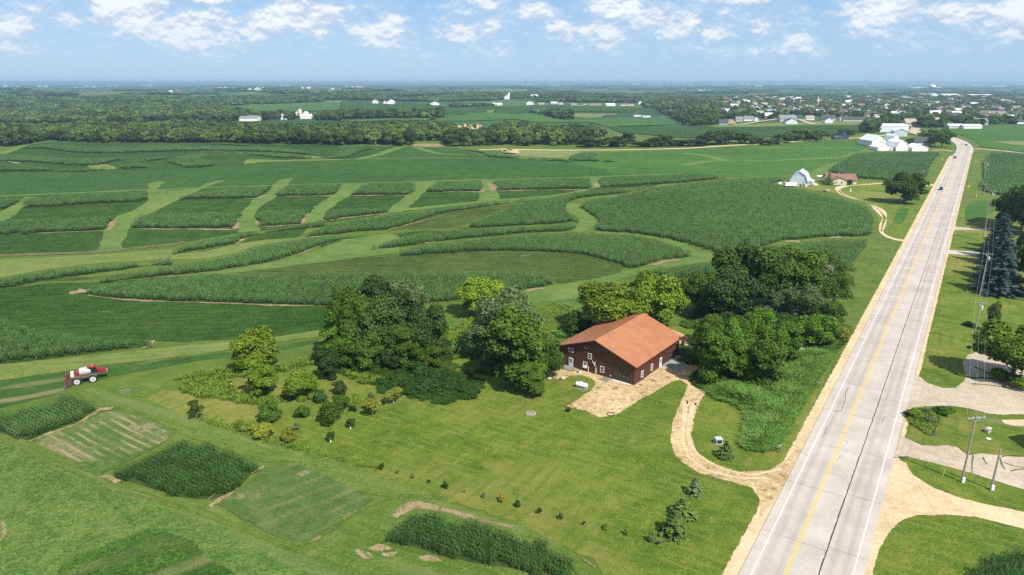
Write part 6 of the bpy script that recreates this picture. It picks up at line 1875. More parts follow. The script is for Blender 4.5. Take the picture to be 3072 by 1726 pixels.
def building(name, label, cat, P0, heading, w, l, hw, hr, wall='white', roof='grey', kind='gable', ov=.4, doors=(), windows=0, group=None, chim=False, z=None):
    """P0: near left corner; the gable front of width w runs along heading; the body goes l away to the left of it"""
    e = framed(name, P0, heading, z)
    tag(e, label, cat, group)
    if kind == 'gambrel':
        ktop = hw + (hr - hw) * .62
        ins = w * .17
        prof = [(0, 0), (w, 0), (w, hw), (w - ins, ktop), (w / 2, hr), (ins, ktop), (0, hw)]
        rp = [[(-ov * .5, hw - .3), (ins, ktop), (ins - .1, ktop + .16), (-ov * .5 - .14, hw - .2)], [(ins, ktop), (w / 2, hr), (w / 2, hr + .16), (ins - .1, ktop + .16)],
              [(w / 2, hr), (w - ins, ktop), (w - ins + .1, ktop + .16), (w / 2, hr + .16)], [(w - ins, ktop), (w + ov * .5, hw - .3), (w + ov * .5 + .14, hw - .2), (w - ins + .1, ktop + .16)]]
    elif kind == 'arch':
        A = [(w / 2 - w / 2 * math.cos(a), hw + (hr - hw) * math.sin(a)) for a in np.linspace(0, math.pi, 11)]
        prof = [(0, 0), (w, 0)] + [tuple(q) for q in A[::-1]]
        rp = [[A[i], A[i + 1], (A[i + 1][0], A[i + 1][1] + .15), (A[i][0], A[i][1] + .15)] for i in range(10)]
    elif kind == 'shed':
        prof = [(0, 0), (w, 0), (w, hw), (0, hr)]
        rp = [[(-ov, hr + ov * (hr - hw) / w), (w + ov, hw - ov * (hr - hw) / w), (w + ov, hw - ov * (hr - hw) / w + .15), (-ov, hr + ov * (hr - hw) / w + .15)]]
    else:
        sl = (hr - hw) / (w / 2)
        prof = [(0, 0), (w, 0), (w, hw), (w / 2, hr), (0, hw)]
        rp = [[(-ov, hw - ov * sl), (w / 2, hr), (w / 2, hr + .18), (-ov, hw - ov * sl + .18)], [(w / 2, hr), (w + ov, hw - ov * sl), (w + ov, hw - ov * sl + .18), (w / 2, hr + .18)]]
    # shrink the body a hair under the roof
    MB().prism([(x, z_ - (.03 if z_ > .1 else .4)) for x, z_ in prof], 0, l).build('wall', COLW[wall], e)
    r = MB()
    for q in rp:
        r.prism(q, -ov, l + ov)
    ro = r.build('roof', COLR[roof], e)
    for (x0, x1, z0, z1, side, c) in doors:
        m = MB()
        if side == 'f':
            m.box(x0, x1, -.08, .05, z0, z1)
        else:
            m.box(w - .05, w + .08, x0, x1, z0, z1)
        m.build('door', {'d': M_DARK, 'w': M_WH, 'g': M_GLASS, 'r': COLW['red'], 's': COLW['grey']}[c], e)
    rr = random.Random(int(P0[0] * 3 + P0[1]))
    for k in range(windows):
        if k % 2 == 0:
            x = w * (k / 2 + .7) / (windows / 2 + .6)
            fr = MB().box(x - .5, x + .5, -.07, .04, 1.0, 2.2).build('window', M_WH, e)
            MB().box(x - .4, x + .4, -.09, .03, 1.1, 2.1).build('pane', M_GLASS, fr)
        else:
            y = l * (k / 2 + .4) / (windows / 2 + .6)
            fr = MB().box(w - .04, w + .07, y - .5, y + .5, 1.0, 2.2).build('window', M_WH, e)
            MB().box(w - .03, w + .09, y - .4, y + .4, 1.1, 2.1).build('pane', M_GLASS, fr)
    if chim:
        MB().box(w * .6, w * .6 + .7, l * .5, l * .5 + .7, hw, hr + .9).build('chimney', COLW['red'], ro)
    return e

ZB = (2320, 480, 8.587)
zp = lambda Z, u, v: pick(Z[0] + u / Z[2], Z[1] + v / Z[2])
# white gambrel barn: front faces the camera
def spanw(Z, u0, v0, u1, v1):
    a = zp(Z, u0, v0); b = zp(Z, u1, v1)
    return a, math.degrees(math.atan2(b[0] - a[0], b[1] - a[1])), math.hypot(b[0] - a[0], b[1] - a[1])
a, hdg, wd = spanw(ZB, 412, 625, 880, 660)
building('white_barn', 'white gambrel-roofed barn with pale steel roof left of the brown-roofed house', 'barn', a, hdg, wd, 15, 1.9, 8.1, 'steel', 'steel', 'gambrel', doors=((2, 5, 0, 1.5, 'r', 'd'), (wd * .72, wd * .9, 0, 2.4, 'f', 's')))
building('shed_lean_to', 'white lean-to shed on the right side of the gambrel barn', 'shed', (a[0] + wd * math.sin(R(hdg)) + .3, a[1] + wd * math.cos(R(hdg)) + 3), hdg, 3.6, 9, 1.8, 3.4, 'white', 'steel', 'shed')
# brown roofed house
a, hdg, wd = spanw(ZB, 1522, 645, 1880, 655)
building('farmhouse', 'low cream farmhouse wing with brown gable facing the camera', 'house', a, hdg, wd, 9, 2.9, 4.6, 'cream', 'brown', ov=.5, windows=4)
building('farmhouse_main', 'long brown-roofed main block of the farmhouse beside the lone tree', 'house', (a[0] + 16.0 * math.sin(R(hdg)), a[1] + 16.0 * math.cos(R(hdg)) + 5), hdg - 90, 11, 17.0, 2.9, 5.6, 'cream', 'brown', ov=.6, windows=2, chim=True)
t = thing('gas_tank', 'long white tank behind the dark conifer left of the brown-roofed house', 'tank', zp(ZB, 1255, 478), 0)
MB().lathe([(.2, -3.8), (.9, -3.5), (.9, 3.5), (.2, 3.8)], 12, M=Matrix.Translation((0, 0, 1.1)) @ Matrix.Rotation(R(90), 4, 'Y')).build('tank_shell', M_TANK, t, True)
for s in (-2, 2):
    MB().box(s - .2, s + .2, -.7, .7, 0, .5).build('foot', M_APRON, t)
t = thing('stock_trailer', 'white stock trailer parked in front of the gambrel barn', 'trailer', zp(ZB, 440, 695), R(2))
MB().box(-3.6, 3.2, -1.1, 1.1, .6, 2.6).build('body', M_WH, t)
for s in (-.6, .7):
    for q in (-1.15, 1.15):
        MB().lathe([(.35, -.1), (.35, .1)], 10, M=Matrix.Translation((s, q, .38)) @ Matrix.Rotation(R(90), 4, 'X')).build('wheel', M_DARK, t)
MB().tube([(3.2, 0, .7), (4.4, 0, .6)], .07, 5).build('tongue', M_DARK, t)
for (u, v, s, c, lab) in ((640, 680, .9, 'white', 'white crates stacked at the foot of the gambrel barn'), (765, 690, 1.2, 'grey', 'grey farm machine parked at the right foot of the gambrel barn'), (925, 690, 1.0, 'tan', 'brown lumber heap right of the gambrel barn')):
    t = thing('farm_clutter', lab, 'clutter', zp(ZB, u, v), .3)
    rr = random.Random(u)
    for k in range(5):
        x, y = rr.uniform(-1.6, 1.6), rr.uniform(-.8, .8)
        MB().box(x - .5 * s, x + .6 * s, y - .4 * s, y + .4 * s, 0, rr.uniform(.6, 1.3) * s).build('crate', COLW[c] if k % 2 else M_GREYDECK, t)
t = thing('rubble_pile', 'grey rubble pile spreading right of the gambrel barn', 'rubble', zp(ZB, 1040, 640), 0)
MB().lathe([(3.0, -.1), (2.2, .5), (.9, 1.1), (.1, 1.3)], 11).build('heap', M_STONE, t)
rock(zp(ZB, 1370, 820), 1.6, 60, 'low grey rubble heap on the lawn below the farmhouse', M_APRON)
t = thing('garden_statue', 'small white statue on the lawn inside the farm lane loop', 'statue', zp(ZB, 1982, 822), 0)
MB().lathe([(.5, 0), (.5, .4), (.3, .5), (.35, 1.2), (.2, 1.5), (.22, 1.8), (.05, 2.0)], 10).build('figure', M_WH, t)

# ------------------------------------------------------------------ vehicles
def car(name, label, xy, ang, col, cat='car', pickup=False):
    e = thing(name, label, cat, xy, ang, dz=.135)
    P = plain('car_paint_' + name + str(int(xy[0])), col, .25, metal=.2, spec=.6, var=.03)
    L, Wd = 4.7, 1.85
    prof = [(-L / 2, .35), (L / 2, .35), (L / 2, .75), (L / 2 - .2, .92), (1.25, 1.0), (.55, 1.48), (-1.25, 1.5), (-2.0, 1.02), (-L / 2, .95)]
    if pickup:
        prof = [(-L / 2, .45), (L / 2, .45), (L / 2, .95), (1.5, 1.15), (.9, 1.75), (-.5, 1.78), (-.6, 1.15), (-L / 2, 1.1)]
    def side(pr, y0, y1):
        m = MB(); m.prism(pr, y0, y1); return m
    # profile is in x-z, extruded over the width
    side(prof, -Wd / 2, Wd / 2).build('body', P, e)
    if not pickup:
        g = [(1.2, 1.02), (.56, 1.42), (-1.2, 1.44), (-1.9, 1.04)]
    else:
        g = [(1.45, 1.18), (.88, 1.68), (-.4, 1.70), (-.5, 1.2)]
    side(g, -Wd / 2 - .01, Wd / 2 + .01).build('side_glass', M_GLASS, e)
    x0, z0 = g[0]; x1, z1 = g[1]
    m = MB(); m.add([(x0 + .05, -.75, z0), (x0 + .05, .75, z0), (x1 + .05, .68, z1 + .03), (x1 + .05, -.68, z1 + .03)], [(0, 1, 2, 3)]); m.build('windscreen', M_GLASS, e)
    x0, z0 = g[3]; x1, z1 = g[2]
    m = MB(); m.add([(x0 - .06, .75, z0), (x0 - .06, -.75, z0), (x1 - .06, -.68, z1 + .03), (x1 - .06, .68, z1 + .03)], [(0, 1, 2, 3)]); m.build('rear_window', M_GLASS, e)
    for sx in (-1.4, 1.45):
        for sy in (-Wd / 2 + .05, Wd / 2 - .05):
            w = MB().lathe([(.2, -.12), (.33, -.12), (.33, .12), (.2, .12)], 12, M=Matrix.Translation((sx, sy, .33)) @ Matrix.Rotation(R(90), 4, 'X')).build('wheel', M_DARK, e)
            MB().lathe([(.19, -.13), (.19, .13)], 8, M=Matrix.Translation((sx, sy, .33)) @ Matrix.Rotation(R(90), 4, 'X')).build('rim', M_PIPE, w)
    for sy in (-.65, .65):
        MB().box(L / 2 - .02, L / 2 + .02, sy - .18, sy + .18, .62, .78).build('headlight', M_WH, e)
        MB().box(-L / 2 - .02, -L / 2 + .02, sy - .18, sy + .18, .72, .88).build('tail_light', COLW['red'], e)
    return e
A0 = math.pi / 2 - HD
car('car', 'dark blue car nearest on the highway', W('C', 1945, 930), A0 + math.pi, (.012, .03, .12))
car('car', 'black car in the middle of the three on the highway', W('C', 2050, 692), A0 + math.pi, (.010, .012, .02))
car('car', 'dark red car farthest up the highway at the bend', W('C', 2135, 596), A0 + math.pi + .1, (.07, .015, .012))
car('parked_car', 'white pickup truck parked left of the gambrel barn', zp(ZB, 175, 655), 1.2, (.75, .75, .75), pickup=True)

# road signs seen from above
SY = plain('sign_yellow', (.80, .52, .03), .5, var=.03); SG = plain('sign_green', (.10, .42, .34), .5, var=.03)
def sign(sheet_, u, v, label, mat, shape='diamond', h=2.3, s=.85, ang=0.0):
    t = thing('road_sign', label, 'road sign', W(sheet_, u, v), -HD + ang, dz=0)
    MB().tube([(0, 0, -.2), (0, 0, h + (s if shape == 'diamond' else s * .6))], .04, 5).build('post', M_PIPE, t)
    m = MB()
    if shape == 'diamond':
        pr = [(0, h - s * .2), (s, h + s * .8), (0, h + s * 1.8), (-s, h + s * .8)]
    else:
        pr = [(-s * 1.8, h), (s * 1.8, h), (s * 1.8, h + s), (-s * 1.8, h + s)]
    m.prism(pr, -.07, -.045)
    m.build('plate', mat, t)
sign('C', 1950, 730, 'yellow warning sign on the left verge beyond the lone tree', SY)
sign('C', 2205, 745, 'yellow warning sign on the right verge by the far corn field', SY)
sign('C', 2148, 945, 'yellow warning sign on the right verge nearest the camera', SY, s=1.0)
sign('C', 2190, 870, 'green plate sign on the right verge', SG, 'rect', 1.4, .7)
sign('F', 1640, 105, 'small green sign beside the farm lane mouth', SG, 'rect', .5, .35)
t = thing('pedestal', 'white pedestal at the corn edge behind the lone tree', 'utility box', W('C', 1810, 805), 0)
MB().box(-.4, .4, -.4, .4, 0, 1.8).build('cabinet', M_WH, t)
for (u, v, lab) in ((2212, 985, 'white marker post on the verge by the ditch mound'), (2150, 540, 'white marker at the highway bend')):
    t = thing('marker_post', lab, 'marker', W('C', u, v), 0)
    MB().tube([(0, 0, 0), (0, 0, 1.6)], .12, 6).build('rod', M_WH, t)
t = thing('verge_post', 'thin grey post on the verge below the farm lane', 'post', W('F', 1580, 150), 0)
MB().tube([(0, 0, 0), (0, 0, 2.6)], .06, 5).build('rod', M_PIPE, t)
sheet('verge_mound', catmull(WL('C', (2130, 1080), (2200, 1015), (2300, 1010), (2370, 1030), (2330, 1110), (2240, 1150), (2150, 1180)), True, 2), .12, G['clover'], 4.0, kind='stuff')
sheet('verge_mound', catmull(WL('C', (1590, 1185), (1610, 1110), (1650, 1060), (1700, 1070), (1690, 1120), (1650, 1190)), True, 2), .10, G['clover'], 4.0, kind='stuff')

# off-frame garage at the right edge whose shadow falls on the island
g0 = W('I', 2572, 420)
g0 = W('I', 2430, 400)
gx0 = max(g0[0] + 4.2, .718 * (g0[1] - 5) + 14.2)
building('garage', 'garage just outside the right edge whose dark shadow reaches the ditch island', 'garage', (gx0, g0[1] - 17.5), 90, 10, 12, 7.2, 8.8, 'white', 'grey')

# ------------------------------------------------------------------ self-propelled sprayer
def sprayer():
    a = pick(150 + 850 / 10.3, 1060 + 985 / 10.3); b = pick(150 + 1385 / 10.3, 1060 + 890 / 10.3)
    hd_ = math.atan2(b[1] - a[1], b[0] - a[0])
    base = math.hypot(b[0] - a[0], b[1] - a[1])
    SR = plain('sprayer_red', (.27, .018, .022), .35, var=.08); SD = plain('sprayer_frame_dark', (.16, .13, .09), .6, var=.3, scale=5); TK = plain('tank_plastic', (.42, .43, .46), .35)
    DR = plain('boom_dark_red', (.17, .035, .035), .6, var=.3, scale=4)
    t = thing('crop_sprayer', 'red self-propelled crop sprayer with white wheels driving at the field edge', 'sprayer', a, hd_, dz=0)
    t.scale = (.93, .86, .92)
    # x forward, y left; the near side wheels are at y=0
    Lb = base
    RAD = .82
    for wx in (0, Lb):
        for wy in (0, 2.7):
            w = MB().lathe([(.5, -.24), (RAD, -.24), (RAD + .04, 0), (RAD, .24), (.5, .24)], 18, M=Matrix.Translation((wx, wy, RAD)) @ Matrix.Rotation(R(90), 4, 'X')).build('wheel', M_DARK, t)
            MB().lathe([(.10, -.12), (.16, -.26), (.60, -.26), (.60, .26), (.16, .26), (.1, .12)], 14, M=Matrix.Translation((wx, wy, RAD)) @ Matrix.Rotation(R(90), 4, 'X')).build('rim', plain('rim_grey', (.50, .50, .52), .5), w)
            MB().lathe([(.14, -.3), (.14, .3)], 8, M=Matrix.Translation((wx, wy, RAD)) @ Matrix.Rotation(R(90), 4, 'X')).build('hub', SD, w)
            MB().tube([(wx, wy + (.25 if wy == 0 else -.25), RAD), (wx, wy + (.5 if wy == 0 else -.5), 1.9)], .11, 6).build('strut', SD, t)
            f = MB()
            V = []
            for k in range(7):
                an = math.pi * (.12 + .76 * k / 6)
                for yy in (-.3, .3):
                    V.append((wx + math.cos(an) * 1.02, wy + yy, RAD + math.sin(an) * 1.02))
            f.add(V, [(2 * k, 2 * k + 1, 2 * k + 3, 2 * k + 2) for k in range(6)]).build('fender', SD, t)
    m = MB(); m.box(-1.3, Lb + 1.1, .55, .8, 1.55, 1.85); m.box(-1.3, Lb + 1.1, 1.9, 2.15, 1.55, 1.85)
    for x in (-1.0, .6, 2.0, 3.6, Lb + .6):
        m.box(x - .1, x + .1, .8, 1.9, 1.6, 1.8)
    m.build('frame', SD, t)
    m = MB(); m.box(.9, Lb - .6, .15, .55, 1.35, 1.5)
    for k in range(6):
        m.box(1.0 + k * .55, 1.1 + k * .55, .1, .2, 1.5, 2.3)
    m.box(.9, Lb - .6, .1, .16, 2.25, 2.32)
    m.build('walkway_rail', SD, t)
    MB().lathe([(.3, -1.25), (.8, -1.1), (.95, -.7), (.95, .7), (.8, 1.1), (.3, 1.25)], 16, M=Matrix.Translation((Lb * .58, 1.35, 2.55)) @ Matrix.Rotation(R(90), 4, 'Y')).build('spray_tank', TK, t, True)
    m = MB(); m.prism([(-.2, 1.9), (1.6, 1.9), (1.6, 2.55), (1.1, 2.9), (.2, 2.75), (-.2, 2.5)], .75, 1.95); m.build('engine_cover', SR, t)
    MB().box(-.95, -.4, .7, 1.9, 1.9, 2.9).build('rinse_tank', M_WH, t)
    cab = MB(); cab.prism([(Lb * .78, 1.9), (Lb * .78 + 1.6, 1.9), (Lb * .78 + 1.75, 2.6), (Lb * .78 + 1.45, 3.35), (Lb * .78 + .05, 3.35)], .65, 2.05); cab.build('cab', M_GLASS, t)
    MB().box(Lb * .78 - .15, Lb * .78 + 1.6, .55, 2.15, 3.35, 3.55).build('cab_roof', SR, t)
    MB().lathe([(.1, 0), (.1, .25)], 8, M=Matrix.Translation((Lb * .78 + .9, 1.2, 3.55))).build('beacon', SY, t)
    m = MB(); m.prism([(Lb * .78 + 1.6, 1.75), (Lb + 2.7, 1.75), (Lb + 2.9, 2.2), (Lb + 2.3, 2.6), (Lb * .78 + 1.7, 2.75)], .8, 1.9); m.build('hood', SR, t)
    MB().box(Lb + 2.75, Lb + 2.95, .95, 1.75, 1.8, 2.2).build('grille', M_WH, t)
    # folded rear boom
    m = MB()
    for yy in (-1.4, 4.0):
        for z in (.9, 1.5, 2.1):
            m.tube([(-1.9, yy, z), (-1.9, 1.35, z)], .06, 5)
    for yy in np.linspace(-1.4, 4.0, 12):
        m.tube([(-1.9, yy, .9), (-1.9, yy + .2, 2.1)], .04, 4)
    m.box(-2.0, -1.5, .6, 2.1, .8, 2.6)
    m.build('boom_mast', DR, t)
    for yy, z in ((-1.6, 1.0), (-1.35, 1.45), (4.1, 1.0), (4.3, 1.45)):
        mm = MB(); mm.tube([(-2.1, yy, z), (-.9, yy - .1, z + .35)], .1, 6); mm.tube([(-2.1, yy, z - .3), (-.9, yy - .1, z + .1)], .06, 5)
        for k in range(5):
            mm.tube([(-2.1 + k * .3, yy, z - .3), (-1.95 + k * .3, yy, z + .2)], .03, 4)
        mm.build('boom_wing', DR, t)
    MB().box(-2.3, -1.9, -1.8, -.2, .35, .9).build('nozzle_guard', plain('nozzle_teal', (.06, .12, .12), .6), t)
    return t
sprayer()
t = thing('wooden_gate_frame', 'small pale wooden frame lying in the grass right of the sprayer', 'frame', W('D', 942, 1205), .2, dz=0)
MB().box(-.9, .9, -.06, .06, .15, .27).build('rail', M_GREYDECK, t); MB().box(-.9, .9, .5, .62, .35, .47).build('rail', M_GREYDECK, t)
for s in (-.85, .85):
    MB().box(s - .05, s + .05, -.06, .6, 0, .5).build('leg', M_GREYDECK, t)
t = thing('lawn_sprayer_boom', 'dark rail with a post lying beyond the last sapling', 'rail', W('H', 2430, 1210), .25, dz=0)
MB().tube([(-.9, 0, .35), (.9, 0, .45)], .04, 5).build('rail', M_DARK, t); MB().tube([(.9, 0, 0), (.9, 0, .9)], .05, 5).build('post', M_DARK, t); MB().lathe([(.18, 0), (.2, .3)], 8, M=Matrix.Translation((-.9, 0, .2))).build('reel', M_DARK, t)
for (u, v, lab) in ((305, 640, 'weathered fence post at the right end of the brushy fence-line'), (20, 570, 'second weathered fence post from the end of the fence-line')):
    t = thing('fence_post', lab, 'post', W('H', u, v), 0, dz=0)
    MB().tube([(0, 0, -.1), (.03, 0, 1.2)], .07, 6).build('stake', STAKE, t)
for (u, v, lab) in ((1747, 1155, 'small white marker in the weeds below the tall garden tree'), (2408, 1000, 'small white marker left of the dark upright tree')):
    t = thing('white_marker', lab, 'marker', W('D', u, v), 0, dz=0)
    MB().lathe([(.15, 0), (.15, .6), (.1, .65)], 8).build('tube', M_WH, t)

# ------------------------------------------------------------------ thickets, reeds, tall grass
def tuft(seed, n=22, h=1.5, spread=.55, lw=.07, lean=.5):
    r = np.random.RandomState(seed)
    V = []; F = []; t = []
    for i in range(n):
        a = r.uniform(0, 6.28); rr = spread * math.sqrt(r.uniform())
        x, y = math.cos(a) * rr, math.sin(a) * rr
        a2 = r.uniform(0, 6.28); L = h * r.uniform(.6, 1.05)
        dx, dy = math.cos(a2), math.sin(a2)
        sx, sy = -dy * lw, dx * lw
        l1 = L * lean * .35; l2 = L * lean
        z1 = L * .62; z2 = L * (1 - lean * .25)
        b = len(V)
        V += [(x - sx, y - sy, 0), (x + sx, y + sy, 0), (x + dx * l1 + sx, y + dy * l1 + sy, z1), (x + dx * l1 - sx, y + dy * l1 - sy, z1),
              (x + dx * l2 + sx * .3, y + dy * l2 + sy * .3, z2), (x + dx * l2 - sx * .3, y + dy * l2 - sy * .3, z2)]
        F += [(b, b + 1, b + 2, b + 3), (b + 3, b + 2, b + 4, b + 5)]
        q = r.uniform(0, .7)
        t += [q * .6, q + .3]
    return np.array(V), np.array(F), np.array(t), 0

def fill(poly, spacing, seed, jitter=.45):
    A = np.array(poly)
    gx, gy = np.meshgrid(np.arange(A[:, 0].min(), A[:, 0].max(), spacing), np.arange(A[:, 1].min(), A[:, 1].max(), spacing))
    rs = np.random.RandomState(seed)
    g = np.stack([gx.ravel(), gy.ravel()], 1) + rs.uniform(-jitter, jitter, (gx.size, 2)) * spacing
    return g[inside(poly, g[:, 0], g[:, 1])], rs

def edge_dist(poly, P):
    A = np.array(poly); B = np.roll(A, -1, 0)
    d = np.full(len(P), 1e9)
    for a, b in zip(A, B):
        ab = b - a
        t = np.clip(((P - a) @ ab) / max(ab @ ab, 1e-9), 0, 1)
        d = np.minimum(d, np.linalg.norm(P - (a + t[:, None] * ab), axis=1))
    return d

def grassy(name, poly, spacing, seed, hs, leafmat, h=1.5, k=1.0, tilt=.12, dome=0.0, n=22, lw=.07, lean=.5):
    P, rs = fill(poly, spacing, seed)
    if dome:
        ed = edge_dist(poly, P)
        dm = np.clip(ed / dome, .45, 1)
    else:
        dm = 1
    m = len(P)
    patch = .5 + .5 * np.sin(P[:, 0] * .6 + seed) * np.sin(P[:, 1] * .5 + seed * 2)
    hv = (hs[0] + (hs[1] - hs[0]) * np.clip(patch * .7 + rs.uniform(0, .4, m), 0, 1)) * dm
    pts = np.stack([P[:, 0], P[:, 1], T(P[:, 0], P[:, 1])], 1)
    rots = np.stack([rs.uniform(-tilt, tilt, m), rs.uniform(-tilt, tilt, m), rs.uniform(0, 6.28, m)], 1)
    scl = np.stack([np.full(m, k), np.full(m, k), hv / h], 1)
    return scatter(name, [tuft(seed + i, h=h, spread=spacing * .75 / k, n=n, lw=lw, lean=lean) for i in range(3)], [leafmat], pts, rots, scl, rs.randint(0, 3, m))

reed_poly = catmull(WL('F', (185, 1200), (260, 1130), (400, 1110), (600, 1060), (740, 1000), (800, 910), (950, 890), (1120, 895), (1090, 980), (1000, 1140), (900, 1300), (815, 1447),
                       'I', (750, 430), (700, 500), (600, 520), (470, 505), (435, 440), (470, 370), (490, 290), (455, 200), (380, 160), (280, 130), (200, 80)), True, 2.5)
sheet('reed_bed', reed_poly, .06, G['weeds'], 3.0, kind='stuff')
grassy('reeds', reed_poly, .62, 5, (1.5, 2.6), LEAF['weed'], h=2.0, dome=2.5, n=26, lw=.055, lean=.75)
for nm, sh, pts, hs, lf, sp in (('tall_weeds', 'D', [(1350, 1180), (1500, 1060), (1800, 1010), (2000, 1030), (2300, 950), (2420, 900), (2450, 960), (2380, 990), (2080, 1060), (1900, 1080), (1700, 1100), (1760, 1170), (1880, 1240), (2150, 1215), (2250, 1262), (2000, 1302), (1800, 1285), (1640, 1245), (1480, 1240), (1390, 1205)], (.35, 1.1), 'weedy', .95),
                                ('tall_weeds', 'E', [(700, 760), (860, 700), (960, 640), (1250, 560), (1420, 520), (1480, 700), (1100, 900), (980, 950), (830, 950), (760, 880)], (.5, 1.4), 'weedy', 1.0),
                                ('tall_weeds', 'E', [(820, 860), (900, 820), (1060, 850), (1090, 900), (1000, 930), (850, 930)], (1.0, 2.0), 'weed', .8),
                                ('tall_weeds', 'E', [(1480, 560), (1600, 530), (1790, 560), (1790, 720), (1680, 770), (1600, 800), (1500, 740)], (.25, .8), 'weedy', 1.1),
                                ('tall_weeds', 'E', [(-20, 1020), (60, 990), (250, 1000), (340, 1080), (300, 1130), (180, 1150), (60, 1090)], (.7, 1.5), 'weedy', .7),
                                ('tall_weeds', 'D', [(1280, 1110), (1500, 1040), (1620, 1035), (1560, 1070), (1400, 1100)], (.4, 1.0), 'weedy', .9),
                                ('tall_weeds', 'I', [(1690, 240), (1740, 200), (1850, 190), (1940, 250), (1900, 330), (1850, 400), (1720, 300)], (.3, .9), 'weedy', .6),
                                ('tall_weeds', 'F', [(1130, 860), (1210, 700), (1240, 720), (1200, 800), (1160, 880)], (.5, 1.3), 'weedy', .7),
                                ('tall_weeds', 'E', [(1600, 760), (1700, 740), (1790, 720), (1740, 790), (1640, 800)], (.8, 1.5), 'weed', .7)):
    grassy(nm, WL(sh, *pts), sp, int(pts[0][0]) % 91 + 7, hs, LEAF[lf], h=1.2, n=24, lw=.06, lean=.6)
grassy('tall_weeds', WL('D', (1400, 1365), (1640, 1400), (1800, 1447), 'G', (1900, 350), (2100, 440), (2572, 565), 'H', (120, 590), (290, 640), (280, 660), (100, 615), (0, 590), 'G', (2300, 530), (2000, 450), (1700, 350), (1440, 250)), .8, 33, (.3, .8), LEAF['weedy'], h=1.0, n=14, lw=.05, lean=.6)
# vine-covered thicket at the foot of the grove
def thicket(name, poly, spacing, leafmat, hs, seed, tpl=('shrub0', 'shrub1', 'shrub2'), wk=1.0, label=None, dome=3.0):
    P, rs = fill(poly, spacing, seed)
    ed = np.clip(edge_dist(poly, P) / dome, .4, 1)
    m = len(P)
    pts = np.stack([P[:, 0], P[:, 1], T(P[:, 0], P[:, 1]) - .15], 1)
    rots = np.stack([rs.uniform(-.1, .1, m), rs.uniform(-.1, .1, m), rs.uniform(0, 6.28, m)], 1)
    hv = rs.uniform(hs[0], hs[1], m) * ed
    tt = TPL[tpl[0]]
    scl = np.stack([np.full(m, spacing * 1.75 * wk / tt['w'])] * 2 + [hv / tt['h']], 1)
    T_ = []
    for k in tpl:
        t = TPL[k]
        T_.append((t['V'], t['F'], t['t'], 0))
    return scatter(name, T_, [leafmat], pts, rots, scl, rs.randint(0, len(tpl), m), label=label)
zg = lambda *L: [pick(980 + u / 1.818, 780 + v / 1.818) for u, v in L]
thicket('vine_thicket', catmull(zg((255, 660), (330, 640), (450, 620), (600, 600), (720, 620), (820, 655), (850, 700), (810, 745), (720, 765), (640, 770), (540, 762), (430, 755), (330, 722), (260, 700)), True, 3), 2.1, LEAF['vine'], (1.3, 2.4), 3)
thicket('vine_thicket', catmull(zg((420, 600), (520, 580), (580, 620), (560, 680), (480, 700), (430, 660)), True, 3), 2.4, LEAF['vine'], (3.2, 5.2), 4)
thicket('underbrush', catmull(zg((60, 575), (200, 560), (400, 590), (560, 575), (640, 560), (700, 580), (640, 620), (400, 640), (250, 650), (120, 610)), True, 3), 2.3, LEAF['oak'], (1.5, 3.2), 5)
thicket('underbrush', catmull(zg((40, 500), (200, 470), (450, 460), (640, 480), (660, 560), (400, 580), (100, 560)), True, 3), 3.2, LEAF['dark'], (2.5, 5.0), 6)
thicket('underbrush', catmull(WL('F', (120, 1120), (80, 900), (150, 760), (300, 640), (600, 600), (900, 620), (1120, 640), (1160, 760), (1100, 860), (900, 900), (760, 960), (600, 1060), (420, 1120), (260, 1150)), True, 4), 4.4, LEAF['dark'], (1.5, 4.0), 8)  # dark leaf colour stands in for shaded gaps between the trees
thicket('underbrush', catmull(WL('E', (1660, 740), (1800, 690), (2100, 720), (2500, 700), (2572, 690), 'F', (150, 560), (300, 600), (120, 680), (0, 700), 'E', (2500, 720), (2200, 780), (1800, 800)), True, 4), 3.0, LEAF['oak'], (1.2, 3.0), 9)
thicket('underbrush', catmull(zg((820, 560), (900, 545), (980, 560), (1010, 600), (900, 620), (820, 600)), True, 3), 2.6, LEAF['dark'], (2.0, 4.0), 10)
# ragged tufts over the near hay meadow
mead = WL('G', (-150, 380), (60, 440), (300, 580), (700, 740), (1000, 880), (1400, 980), (1750, 1130), (1500, 1180), (1130, 1080), (900, 1160), (470, 1360), (380, 1480), (-150, 1480))
grassy('meadow_grass', mead, 1.05, 21, (.08, .30), leaf_mat('leaves_hay', (.070, .165, .024), (.20, .30, .070), transl=.3, vary=.25), h=1.0, n=15, lw=.055, lean=.8)
grassy('bean_rows', WL('G', (480, 1380), (700, 1265), (900, 1185), (1130, 1105), (1300, 1145), (1450, 1205), (1560, 1310), (1700, 1430), (420, 1460)), .62, 23, (.10, .24), leaf_mat('leaves_bean', (.042, .115, .010), (.11, .20, .026), transl=.25, vary=.2), h=1.0, n=14, lw=.08, lean=.5)

